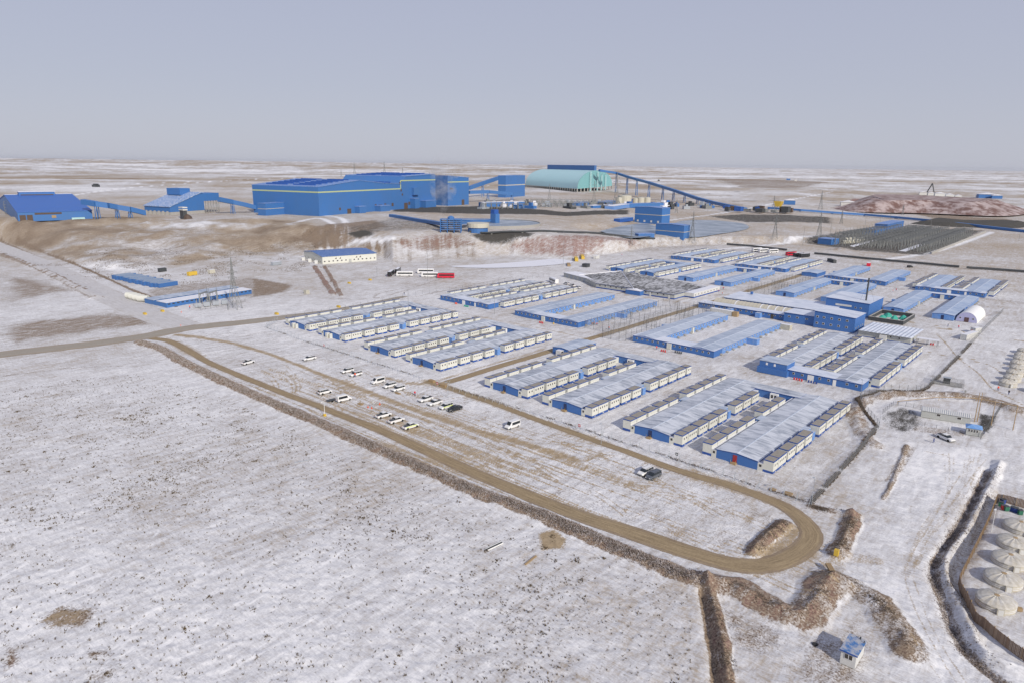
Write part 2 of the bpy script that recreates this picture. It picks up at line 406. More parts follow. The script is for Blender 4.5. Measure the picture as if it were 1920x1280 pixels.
# foreground: the tan dig, brown tufty patches, thin tracks
region(soil, [(65,1165),(110,1140),(180,1145),(150,1180),(90,1182)], .75, 1.2); region(tan, [(60,1170),(110,1140),(170,1143),(140,1178),(80,1185)], .5, 1)
region(tan, [(1012,1000),(1040,994),(1062,1012),(1056,1028),(1015,1030)], .95, .8); region(soil, [(160,1225),(200,1218),(205,1228),(165,1233)], .8, .8)
region(soil, [(0,1205),(25,1215),(30,1245),(0,1260)], .7, 1.0); region(red, [(0,1205),(30,1215),(30,1255),(0,1260)], .4, 1.)
region(soil, [(150,1262),(215,1240),(220,1280),(140,1285)], .45, 1.5)
for L in ([(280,1095),(262,1080),(240,1095),(255,1070),(310,1045)], [(285,1090),(300,1070),(315,1058)], [(1120,1280),(1150,1200),(1250,1160)], [(1245,1225),(1235,1210),(1262,1205)]): stroke(soil, L, .35, .35)
stroke(tan, [(0,718),(120,705),(230,700)], 1.6, .25); stroke(soil, [(0,735),(110,722),(215,706)], 1.2, .45); stroke(soil, [(0,705),(130,690),(255,685)], 1.4, .5)
region(soil, [(0,612),(60,600),(200,588),(300,592),(318,608),(200,618),(80,640),(0,655)], .62, 8); region(soil, [(0,515),(60,520),(150,545),(60,560),(0,580)], .6, 9)
region(soil, [(225,590),(285,598),(310,606),(250,612)], .5, 3); region(dark, [(245,590),(280,597),(302,606),(268,606)], .5, 2)
region(tan, [(0,650),(330,612),(330,630),(280,640),(0,678)], .28, 1.5)
# car park: churned, streaked
region(soil, [(300,618),(520,618),(800,715),(1160,835),(1440,930),(1500,985),(1460,1045),(1330,1060),(1100,990),(850,890),(640,790),(430,700)], .33, 4)
region(soil, [(520,575),(880,500),(1300,455),(1900,520),(1900,640),(1640,740),(1640,800),(1520,945),(1000,790),(700,680),(500,612)], .27, 5)
for L in ([(1090,862),(1120,852),(1140,862)], [(1085,868),(1105,860),(1125,848)], [(1300,880),(1380,915),(1420,935)]): stroke(tan, L, 1.4, .6)
for k in range(60):   # wheel tracks across the park
    x = -238+rng.uniform(0, 190); y = 119+rng.uniform(0, 30); a = rng.uniform(-.28, .28); ln = rng.uniform(12, 34); c = rng.uniform(-.05, .05)
    pts = [(x+ln*t*math.cos(a+c*t*6), y+ln*t*math.sin(a+c*t*6)) for t in np.linspace(0, 1, 5)]
    for o in (0, 1.6): stroke(tan, [(p[0]-math.sin(a)*o, p[1]+math.cos(a)*o) for p in pts], .45, .6, world=True)
stroke(tan, [(330,627),(420,640),(500,662),(600,700),(700,738),(800,775),(900,808),(980,830),(1080,862)], 3.4, .75, .9, .6); stroke(tan, LOOP, 5.2, .68, .95, .7)
stroke(tan, [(980,830),(1100,880),(1250,925),(1400,975)], 3.2, .42, .9, .5)
for k in range(40):   # long tracks beside the loop road
    o = rng.uniform(-3, 34); stroke(tan, [(x, 111.5+o+1.2*math.sin(x*.03+k)) for x in range(-235+rng.integers(0, 90), -70-rng.integers(0, 60), 12)], .5, .66, world=True)
# camp lanes
stroke(tan, [(-172, y) for y in range(158, 540, 20)], 3.0, .85, .7, .5, True)
stroke(tan, [(-176, y) for y in range(158, 236, 20)], 2.2, .55, .7, .5, True); stroke(tan, [(-172,158),(-180,150),(-196,148)], 2.4, .6, world=True)
stroke(tan, [(-292,247),(-240,245),(-200,247),(-172,246)], 2.0, .55, .8, .6, True); stroke(tan, [(-172,246),(-120,243),(-60,242)], 2, .3, .8, .8, True)
stroke(tan, [(-285,350),(-246,349),(-188,352),(-172,352),(-160,352)], 1.5, .7, .8, .4, True); stroke(tan, [(-188,352),(-186,372),(-178,392),(-160,400)], 1.2, .6, world=True)
stroke(tan, [(-172,398),(-60,398),(-30,402)], 2, .35, .8, .8, True); stroke(soil, [(-290,503),(-40,494)], 3.5, .5, world=True)
for L in ([(1755,625),(1775,645),(1797,671),(1830,695),(1860,727),(1892,745),(1925,762)], [(1712,612),(1780,618),(1830,628)], [(1700,603),(1760,612),(1840,628),(1870,632),(1925,640)], [(1735,658),(1797,671),(1850,682),(1880,700)], [(1797,671),(1860,676),(1900,690)]): stroke(tan, L, .65, .8, .8, .3)
for L in ([(1820,1290),(1760,1200),(1725,1120),(1715,1060),(1760,980),(1820,895),(1850,860)], [(1800,1290),(1745,1200),(1708,1120),(1700,1060),(1745,980),(1800,890)], [(1700,840),(1760,850),(1840,870)], [(1560,1090),(1640,1130),(1690,1170),(1730,1230),(1780,1290)]): stroke(tan, L, .42, .5, .8, .3)
stroke(tan, [(1560,1065),(1585,1045),(1640,1050)], 3.0, .45); stroke(tan, [(1430,1040),(1470,1020),(1490,990)], 2.2, .7)
region(dark, [(1655,775),(1690,762),(1735,775),(1735,800),(1690,812),(1665,800)], .62, 2); region(dark, [(1832,772),(1868,778),(1856,812),(1828,803)], .72, 1); region(soil, [(1712,795),(1820,808),(1815,820),(1700,808)], .5, 1)
for L in ([(1668,900),(1690,870),(1712,838)],): stroke(soil, L, 1.6, .5)
for k in range(11):   # fan of tyre marks between the tents and the berms
    o = rng.uniform(-22, 22); stroke(tan, [(1700+o*.6, 1080), (1735+o, 1000), (1790+o*1.4, 920), (1800+o*2.2, 850)], .4, .42, .8, .4)
region(soil, [(1665,880),(1680,850),(1702,862),(1690,890)], .5, 1); region(soil, [(1540,1180),(1600,1160),(1660,1220),(1640,1290),(1500,1290),(1480,1240)], .5, 3); region(soil, [(1360,1130),(1440,1160),(1500,1190),(1440,1225),(1370,1205)], .5, 2)
# left highways: brown edge lines
for L in ([(0,470),(60,495),(150,535),(235,578),(300,600)], [(0,452),(100,496),(200,540),(290,578),(350,600)], [(30,448),(150,500),(250,545),(330,575)]): stroke(soil, L, 2.2, .85, .7, .6)
stroke(tan, [(340,612),(450,606),(600,590),(700,568),(760,556)], 3.0, .35); stroke(soil, [(0,628),(150,612),(300,600),(420,590)], 1.5, .4)
region(soil, [(270,545),(330,535),(480,520),(560,540),(470,556),(300,572)], .55, 3); region(soil, [(470,520),(560,535),(540,548),(470,560)], .7, 3)
for L in ([(620,560),(700,560),(760,545),(840,520),(920,505)], [(560,535),(660,525),(760,515),(850,505)], [(690,575),(760,560),(860,540),(960,520)], [(700,560),(720,548),(820,530)]): stroke(soil, L, 2.2, .5, .8, .6)
stroke(tan, [(930,500),(1080,478),(1180,470),(1400,462)], 5, .3); stroke(soil, [(1330,465),(1500,478),(1700,495),(1920,515)], 8, .38)
# terrace slopes: red fill, paler apron below, dark tailings and a painted-in shaded embankment between
region(red, [(735,447),(800,438),(850,437),(880,448),(900,462),(850,470),(790,476),(745,466)], .48, 5); region(soil, [(600,482),(640,455),(735,446),(850,437),(900,465),(800,476),(720,470)], .6, 6)
region(red, [(945,455),(1010,443),(1100,441),(1180,448),(1212,460),(1150,472),(1070,486),(1000,482),(950,472)], .60, 6); region(soil, [(700,470),(790,476),(890,465),(910,482),(820,490),(740,495)], .35, 4)
region(dark, [(880,440),(960,432),(1010,442),(960,452),(900,452)], .9, 4); region(dark, [(640,430),(735,408),(830,412),(840,432),(760,432),(690,440)], .5, 8)
region(dark, [(735,389),(900,387),(1060,398),(1180,394),(1180,403),(1060,406),(900,402),(735,397)], .85, 4); region(red, [(1560,392),(1600,372),(1890,382),(1918,405),(1800,404),(1600,398)], .8, 8)  # dark earth band: the embankment's shade is painted into the mask
region(soil, [(560,440),(620,420),(700,412),(740,425),(690,440),(640,462),(590,468)], .72, 8); region(dark, [(650,438),(690,432),(705,440),(670,446)], .95, 3)
region(dark, [(1320,405),(1400,402),(1560,408),(1560,420),(1400,418)], .7, 6); region(soil, [(1700,400),(1800,405),(1900,412),(1900,422),(1760,412)], .7, 5)
region(dark, [(1600,470),(1500,452),(1640,425),(1850,432),(1740,480)], .68, 4); region(dark, [(900,380),(1180,388),(1180,396),(900,388)], .4, 6)
region(red, [(1240,350),(1340,345),(1300,358)], .3, 20); region(soil, [(1330,335),(1560,342),(1500,355),(1380,352)], .6, 30)
for i in range(26):
    a = rng.uniform(1180, 1560); b = rng.uniform(336, 388); stroke(dark if i % 2 else soil, [(a, b), (a+rng.uniform(20, 60), b+rng.uniform(-2, 3))], rng.uniform(5, 12), .6)
for L in ([(0,390),(250,352),(480,336)], [(250,345),(400,340),(560,334)], [(880,350),(1000,345),(1200,340)], [(1200,420),(1400,392),(1560,360)], [(1330,470),(1480,455),(1600,440)], [(1640,490),(1760,470),(1860,436)], [(620,480),(660,455),(735,447)], [(540,420),(600,410),(640,440),(600,470)], [(600,404),(640,410),(655,435)]):
    D, S, T = distline(X, Y, catmull(wl(L), 6), 14); bare -= 0.42*smooth((5-D)/4)
for k in range(90):   # wind-packed bright drifts over the lower field
    px, py = rng.uniform(-50, 640), rng.uniform(985, 1290); ln = rng.uniform(15, 70); sl_ = rng.uniform(.15, .75); q = wl([(px, py), (px+ln*.3, py-ln*sl_*.3+rng.uniform(-6, 6)), (px+ln*.7, py-ln*sl_*.75+rng.uniform(-6, 6)), (px+ln, py-ln*sl_)])
    D, S, T = distline(X, Y, catmull(q, 5), 2); D = D+(fbm(X, Y, 2.5, 2, 90)-.5)*.7*(D < 5); bare -= rng.uniform(.1, .26)*smooth((rng.uniform(.2, .6)-D)/.5)
k = inpoly(X, Y, wl([(1640, 960), (1700, 840), (1850, 850), (1830, 900), (1740, 1050), (1760, 1150), (1880, 1290), (1720, 1290), (1640, 1120), (1590, 1080)])); _z = np.zeros(X.shape); region(_z, [(1640, 960), (1700, 840), (1850, 850), (1830, 900), (1740, 1050), (1760, 1150), (1880, 1290), (1720, 1290), (1640, 1120), (1590, 1080)], .15, 4); bare -= _z
rill = fbm(Pd*3.1, Rr*.012, 1.0, 4, 71, .65)-.5; soil += slope*(rill*.9+left*(n12-.5)*1.1+left*(n60-.45)*.9); red += np.where(red > .1, slope*rill*.35, 0); soil = np.clip(soil, 0, 1); red = np.clip(red, 0, 1)
region(soil, [(1190,450),(1340,446),(1340,464),(1180,476)], .42, 6)
region(soil, [(0,425),(180,424),(420,430),(560,428),(620,445),(560,480),(430,478),(330,498),(230,508),(130,495),(0,455)], .44, 10)
# the pond basins stay smooth
PONDS = [([(1125,436),(1160,426),(1205,424),(1232,432),(1222,446),(1170,447)], 'pond'), ([(1255,430),(1275,416),(1330,414),(1390,420),(1402,430),(1350,440),(1290,446)], 'pond')]
Z = Z.astype(np.float64)
co = np.stack([X, Y, Z], 1).astype(np.float32)
me = bpy.data.meshes.new('ground'); nv = len(X)
i0 = (np.arange(nR-1)[:, None]*nC+np.arange(nC-1)[None, :]).ravel()
quads = np.stack([i0, i0+nC, i0+nC+1, i0+1], 1).astype(np.int32)
me.vertices.add(nv); me.vertices.foreach_set('co', co.ravel())
me.loops.add(quads.size); me.loops.foreach_set('vertex_index', quads.ravel())
me.polygons.add(len(quads)); me.polygons.foreach_set('loop_start', np.arange(0, quads.size, 4, dtype=np.int32))
me.polygons.foreach_set('use_smooth', np.ones(len(quads), bool)); me.update(calc_edges=True)
at = me.attributes.new('mask', 'FLOAT_COLOR', 'POINT'); at.data.foreach_set('color', np.stack([tan, soil, red, dark], 1).astype(np.float32).ravel())
at = me.attributes.new('bare', 'FLOAT', 'POINT'); at.data.foreach_set('value', np.clip(bare, -0.3, 1).astype(np.float32))
if me.polygons[0].normal.z < 0: me.flip_normals()
def zat(x, y):
    """height of the finished ground, micro relief left out"""
    x = np.atleast_1d(np.asarray(x, float)); y = np.atleast_1d(np.asarray(y, float))
    h, _, _, _ = features(x, y); r = np.hypot(x, y)
    return hbase(x, y)+h+(fbm(x, y, 9, 3, 41)-0.5)*0.35*smooth((r-60)/100)
def g3(x, y, dz=0.0): return (x, y, float(zat(x, y)[0])+dz)
# ---- ground material
gm, nt, b = newmat('snowy_ground'); p = pos(nt)
am = N(nt, 'ShaderNodeAttribute'); am.attribute_name = 'mask'; ab = N(nt, 'ShaderNodeAttribute'); ab.attribute_name = 'bare'
sp = N(nt, 'ShaderNodeSeparateColor'); nt.links.new(am.outputs['Color'], sp.inputs[0])
col, s = snow_colour(nt, p, ab.outputs['Fac'])
fine = noise(nt, p, 2.6, 5, 0.72); mid = noise(nt, mapping(nt, p, (0.5, 0.16, 0.3), (0, 0, 0.55)), 1.0, 5, 0.7)
br = math_(nt, 'MULTIPLY_ADD', fine, 0.55, math_(nt, 'MULTIPLY', mid, 0.45))
def cover(chan, lo=0.30, hi=0.62, k=0.85):
    t = math_(nt, 'ADD', math_(nt, 'MULTIPLY', br, 2.6), math_(nt, 'MULTIPLY_ADD', chan, 1.2, -1.72)); return remap(nt, t, 0.0, 0.42)
tancol = mix(nt, remap(nt, noise(nt, p, 0.7, 5, 0.7), .35, .65), (0.40, 0.31, 0.20), (0.27, 0.205, 0.13))
soilcol = mix(nt, remap(nt, fine, .38, .62), (0.34, 0.26, 0.185), (0.12, 0.086, 0.06))
redcol = mix(nt, remap(nt, fine, .38, .62), (0.36, 0.235, 0.20), (0.17, 0.095, 0.078))
darkcol = mix(nt, remap(nt, fine, .38, .62), (0.10, 0.092, 0.078), (0.045, 0.042, 0.038))
c1 = mix(nt, cover(sp.outputs[1]), col, soilcol); c2 = mix(nt, cover(sp.outputs[2]), c1, redcol)
c3 = mix(nt, cover(am.outputs['Alpha']), c2, darkcol); c4 = mix(nt, cover(sp.outputs[0]), c3, tancol)
nt.links.new(c4, b.inputs['Base Color']); b.inputs['Roughness'].default_value = 0.9
b.inputs['Specular IOR Level'].default_value = 0.2
bp = N(nt, 'ShaderNodeBump'); bp.inputs['Strength'].default_value = 0.75; bp.inputs['Distance'].default_value = 0.22
nt.links.new(math_(nt, 'ADD', math_(nt, 'MULTIPLY', s, -1.2), math_(nt, 'MULTIPLY', fine, 0.5)), bp.inputs['Height']); nt.links.new(bp.outputs[0], b.inputs['Normal'])
me.materials.append(gm)
ground = bpy.data.objects.new('ground', me); C.objects.link(ground); tag(ground, 'snow dusted gravel plain with bare brown patches', None, None, 'structure')
# ---- roads: draped strips
def road_mat(name, c1, c2, edge, snowy=0.0):
    m, nt, b = newmat(name); p = pos(nt); uv = N(nt, 'ShaderNodeUVMap'); uv.uv_map = 'uv'
    sx = N(nt, 'ShaderNodeSeparateXYZ'); nt.links.new(uv.outputs[0], sx.inputs[0])
    cb = N(nt, 'ShaderNodeCombineXYZ'); nt.links.new(sx.outputs[1], cb.inputs[0]); nt.links.new(math_(nt, 'MULTIPLY', sx.outputs[0], 0.02), cb.inputs[1])
    st = noise(nt, cb.outputs[0], 7.0, 5, 0.7); fi = noise(nt, p, 2.2, 5, 0.7); lo = noise(nt, p, 0.22, 3)
    ab = math_(nt, 'ABSOLUTE', sx.outputs[1])
    cc = mix(nt, remap(nt, math_(nt, 'MULTIPLY_ADD', st, 0.7, math_(nt, 'MULTIPLY', fi, 0.3)), .38, .62), c1, c2)
    sn, _ = snow_colour(nt, p, snowy)
    t = math_(nt, 'ADD', ab, math_(nt, 'MULTIPLY_ADD', math_(nt, 'ADD', math_(nt, 'MULTIPLY', fi, .4), math_(nt, 'ADD', math_(nt, 'MULTIPLY', st, .7), math_(nt, 'MULTIPLY', lo, .5))), 0.9, -0.72))
    f = remap(nt, t, edge, edge+0.40); c = mix(nt, f, cc, sn)
    nt.links.new(c, b.inputs['Base Color']); b.inputs['Roughness'].default_value = 0.9; b.inputs['Specular IOR Level'].default_value = 0.2
    bp = N(nt, 'ShaderNodeBump'); bp.inputs['Strength'].default_value = 0.5; bp.inputs['Distance'].default_value = 0.1
    nt.links.new(math_(nt, 'ADD', st, fi), bp.inputs['Height']); nt.links.new(bp.outputs[0], b.inputs['Normal']); return m
def road(name, pts, w, mat, label, world=False, lift=0.10, step=3.0):
    L = catmull(np.array(pts, float) if world else wl(pts), 10)
    d = np.concatenate([[0], np.cumsum(np.hypot(*np.diff(L, axis=0).T))]); n = max(2, int(d[-1]/step))
    t = np.linspace(0, d[-1], n); Q = np.stack([np.interp(t, d, L[:, 0]), np.interp(t, d, L[:, 1])], 1)
    tg = np.gradient(Q, axis=0); tg /= np.hypot(*tg.T)[:, None]; nr = np.stack([-tg[:, 1], tg[:, 0]], 1)
    vs = np.linspace(-1, 1, 7); ww = np.interp(np.linspace(0, 1, n), np.linspace(0, 1, len(w)), w) if isinstance(w, (list, tuple)) else np.full(n, float(w)); V = (Q[:, None, :]+nr[:, None, :]*(vs[None, :]*ww[:, None]/2)[:, :, None]).reshape(-1, 2)
    z = zat(V[:, 0], V[:, 1])+lift-0.06*np.abs(np.tile(vs, n))**4
    fs = [(i*7+j, (i+1)*7+j, (i+1)*7+j+1, i*7+j+1) for i in range(n-1) for j in range(6)]
    m = bpy.data.meshes.new(name); m.from_pydata(np.column_stack([V, z]).tolist(), [], fs); m.materials.append(mat)
    uvl = m.uv_layers.new(name='uv'); U = np.stack([np.repeat(t, 7), np.tile(vs, n)], 1)
    vi = np.zeros(len(m.loops), np.int32); m.loops.foreach_get('vertex_index', vi); uvl.data.foreach_set('uv', U[vi].astype(np.float32).ravel())
    m.polygons.foreach_set('use_smooth', [True]*len(m.polygons)); m.update()
    if m.polygons[0].normal.z < 0: m.flip_normals()
    o = bpy.data.objects.new(name, m); C.objects.link(o); tag(o, label, None, None, 'structure'); return o
tanroad = road_mat('packed_dirt', (0.37, 0.285, 0.175), (0.20, 0.15, 0.09), 0.60, .3)
greyroad = road_mat('packed_snow', (0.56, 0.55, 0.55), (0.45, 0.43, 0.42), 0.7, .05)
brownroad = road_mat('grey_dirt', (0.27, 0.235, 0.185), (0.35, 0.32, 0.28), 0.6, .2)
road('dirt_road', [(284,634),(320,640),(362,662),(400,683),(500,724),(610,766),(725,811),(850,868),(960,916),(1087,967),(1175,995),(1280,1031),(1370,1057),(1439,1059),(1495,1036),(1522,1006),(1508,978),(1473,950),(1416,926),(1348,903),(1280,884),(1180,848),(1040,798),(930,757),(850,729),(800,714)], [4,3.8,3.4,3.2,3.2,3.2,3.2,3.4,3.8,4.2,4.6,5.2,5.6,5.4,4.8,3.8,3.2,2.9,2.9,2.9,3.2,3.8], tanroad, 'tan dirt road looping round the car park')
road('haul_road', [(-30,452),(0,464),(60,488),(120,515),(180,545),(240,572),(300,596),(345,612)], 17, greyroad, 'wide snow packed road coming in from the left')
road('gravel_road', [(-60,676),(0,665),(100,653),(200,641),(280,629),(340,617),(420,608),(520,597),(640,580),(760,556)], [11,11,11,11,10,7,5,4], brownroad, 'grey brown gravel road at the left edge', lift=.14)
road('camp_road', [(-172, y) for y in range(160, 541, 20)], 4.0, tanroad, 'straight tan lane between the accommodation blocks', True)
# ================================================================ the accommodation camp
M = {}
M['blue'] = paint('blue_cladding', (0.045, 0.145, 0.40), 0.55, 0.2, 0.5, ribs=2.2)
M['blue2'] = paint('pale_blue_cladding', (0.10, 0.25, 0.58), 0.55, 0.25, 0.5, frost=0.15, ribs=2.2)
M['dkblue'] = paint('dark_blue_skirt', (0.02, 0.075, 0.30), 0.5, 0.2)
M['cream'] = paint('cream_panel', (0.62, 0.62, 0.56), 0.6, 0.18, 1.1)
M['offwhite'] = paint('off_white_panel', (0.60, 0.60, 0.58), 0.6, 0.22, 1.1)
M['greywall'] = paint('grey_panel', (0.42, 0.43, 0.41), 0.6, 0.3, 0.8)
M['brownroof'] = paint('dusty_flat_roof', (0.30, 0.275, 0.235), 0.9, 0.6, 1.4, dcol=(0.17, 0.15, 0.125))
M['snow'] = paint('roof_snow', (0.72, 0.73, 0.78), 0.8, 0.35, 0.9, dcol=(0.42, 0.40, 0.40))
M['glass'] = paint('dark_window', (0.05, 0.045, 0.04), 0.2, 0.1)
M['door'] = paint('dark_blue_door', (0.015, 0.03, 0.10), 0.5, 0.1)
M['reddoor'] = paint('red_door', (0.33, 0.025, 0.03), 0.5, 0.15)
M['white'] = paint('white_paint', (0.78, 0.78, 0.76), 0.45, 0.12)
M['dark'] = paint('dark_steel', (0.05, 0.055, 0.06), 0.6, 0.2)
M['steel'] = paint('galvanised_steel', (0.33, 0.36, 0.40), 0.5, 0.3)
M['wood'] = paint('timber', (0.36, 0.25, 0.13), 0.8, 0.35)
M['red'] = paint('red_paint', (0.50, 0.03, 0.035), 0.5, 0.15)
M['orange'] = paint('orange_cloth', (0.75, 0.11, 0.03), 0.8, 0.1)
M['yellow'] = paint('yellow_paint', (0.62, 0.42, 0.05), 0.6, 0.25)
M['green'] = paint('green_netting', (0.04, 0.34, 0.26), 0.8, 0.2)
M['concrete'] = paint('concrete', (0.36, 0.35, 0.33), 0.9, 0.4)
M['tent'] = paint('tent_canvas', (0.50, 0.47, 0.39), 0.9, 0.35, 0.8, dcol=(0.33, 0.30, 0.25))
def roof_mat(name, base, snowc, streaky, blueish):
    """snow dusted sheet roof: wind leaves dark tongues running across the fall"""
    m, nt, b = newmat(name); p = pos(nt)
    a = noise(nt, mapping(nt, p, (0.20, 0.62, 0.2), (0, 0, -0.12)), 1.0, 4, 0.5, 0.6)
    c = noise(nt, mapping(nt, p, (0.03, 0.05, 0.1)), 1.0, 3); f = noise(nt, p, 3.0, 4, 0.7)
    s = math_(nt, 'ADD', math_(nt, 'MULTIPLY', a, 0.62), math_(nt, 'ADD', math_(nt, 'MULTIPLY', c, 0.22), math_(nt, 'MULTIPLY', f, 0.16)))
    k = remap(nt, s, 0.43, 0.66, 0, streaky); col = mix(nt, k, snowc, base)
    nt.links.new(col, b.inputs['Base Color']); b.inputs['Roughness'].default_value = 0.55
    bp = N(nt, 'ShaderNodeBump'); bp.inputs['Strength'].default_value = 0.4; bp.inputs['Distance'].default_value = 0.05
    nt.links.new(f, bp.inputs['Height']); nt.links.new(bp.outputs[0], b.inputs['Normal']); return m
M['roofA'] = roof_mat('frosted_sheet_roof', (0.17, 0.20, 0.25), (0.56, 0.585, 0.63), 1.0, 0)
M['roofB'] = roof_mat('frosted_blue_roof', (0.22, 0.28, 0.38), (0.47, 0.52, 0.60), 0.9, 0)
M['roofC'] = roof_mat('thin_snow_blue_roof', (0.15, 0.24, 0.41), (0.42, 0.49, 0.60), 0.85, 0)
M['roofD'] = roof_mat('snowed_flat_roof', (0.38, 0.44, 0.54), (0.64, 0.67, 0.74), 0.8, 0)
def ridge_mat():
    m, nt, b = newmat('ridge_cap'); b.inputs['Base Color'].default_value = (0.50, 0.55, 0.63, 1); b.inputs['Roughness'].default_value = 0.6; return m
M['ridge'] = ridge_mat()
# --- one sanitary container, seen with its four windows; local: x outward, y along, base z 0
MODL, MODD = 5.2, 2.6
def module_mesh(L, wins, sep):
    b = MB(); s = 0.03
    b.box(0, MODD, 0, L, 0.62, 3.3, 0)                       # shell
    b.box(-s, MODD+s, -s, L+s, 0.05, 0.78, 1)                 # blue skirt
    b.box(-0.07, MODD+0.07, -0.07, L+0.07, 3.3, 3.5, 1)     # blue roof rim
    b.box(0.12, MODD-0.12, 0.12, L-0.12, 3.46, 3.53, 2)       # dusty roof sheet
    b.box(MODD+s, MODD+s+0.02, L*0.42, L*0.58, 0.35, 0.55, 0) # pale plate on the skirt
    if not sep:
        for k in range(wins):
            y = L*(k+0.7)/(wins+0.4); b.box(MODD-0.01, MODD+0.03, y-0.27, y+0.27, 1.95, 2.7, 3)
    return b.mesh('container_module', [M['cream'], M['dkblue'], M['brownroof'], M['glass']])
ME_MOD = module_mesh(MODL, 4, True); ME_MODF = module_mesh(MODL, 4, False)
ME_HALF = module_mesh(3.2, 2, True); ME_HALFF = module_mesh(3.2, 2, False)
wb = MB(); wb.box(0, 0.05, -0.30, 0.30, 0, 0.72, 1); wb.box(0.05, 0.07, -0.24, 0.24, 0.06, 0.66, 0); ME_WIN = wb.mesh('window', [M['glass'], M['white']])
wb = MB(); wb.box(0, 0.05, -0.42, 0.42, 0, 0.8, 1); wb.box(0.05, 0.07, -0.34, 0.34, 0.07, 0.73, 0); ME_WINW = wb.mesh('window', [M['glass'], M['white']])
wb = MB(); wb.box(0, 1.1, -0.55, 0.55, 0, 0.45, 0); wb.box(0, 0.55, -0.55, 0.55, 0.45, 0.8, 0); wb.box(0.95, 1.0, -0.5, -0.45, 0.45, 1.3, 1); wb.box(0.95, 1.0, 0.45, 0.5, 0.45, 1.3, 1)
ME_STEP = wb.mesh('step', [M['concrete'], M['yellow']])
wb = MB(); wb.bar((0, 0, 0), (1.6, 0.2, -.15), .06); ME_VP = wb.mesh('vent_pipe', [M['dark']])
def place_module(par, x, y, side, L, near):
    half = L < 4; me = (ME_HALF if half else ME_MOD) if near else (ME_HALFF if half else ME_MODF)
    if side > 0: o = put('container_module', me, par, (x, y, 0), 0)
    else: o = put('container_module', me, par, (x, y+L, 0), math.pi)
    if near:
        n = 2 if half else 4
        for k in range(n): put('window', ME_WIN, o, (MODD-0.01, L*(k+0.7)/(n+0.4), 2.0))
    return o
def gable(b, x0, x1, y0, y1, he, hr, ov=0.25, mw=0):
    """wall prism of a gabled wing"""
    xm = (x0+x1)/2; b.prism([(x0, 0.05), (x1, 0.05), (x1, he), (xm, hr), (x0, he)], y0, y1, mw)
def gable_roof(x0, x1, y0, y1, he, hr, ov=0.3, t=0.14, mr=0, me=1):
    b = MB(); xm = (x0+x1)/2; dz = (hr-he)/(xm-x0)*ov
    b.prism([(x0-ov, he-dz+0.02), (xm, hr+0.02), (xm, hr+t), (x0-ov, he-dz+t)], y0-ov*0.6, y1+ov*0.6, mr, caps=me, mats=[me, mr, mr, me])
    b.prism([(xm, hr+0.02), (x1+ov, he-dz+0.02), (x1+ov, he-dz+t), (xm, hr+t)], y0-ov*0.6, y1+ov*0.6, mr, caps=me, mats=[me, me, mr, mr])
    return b
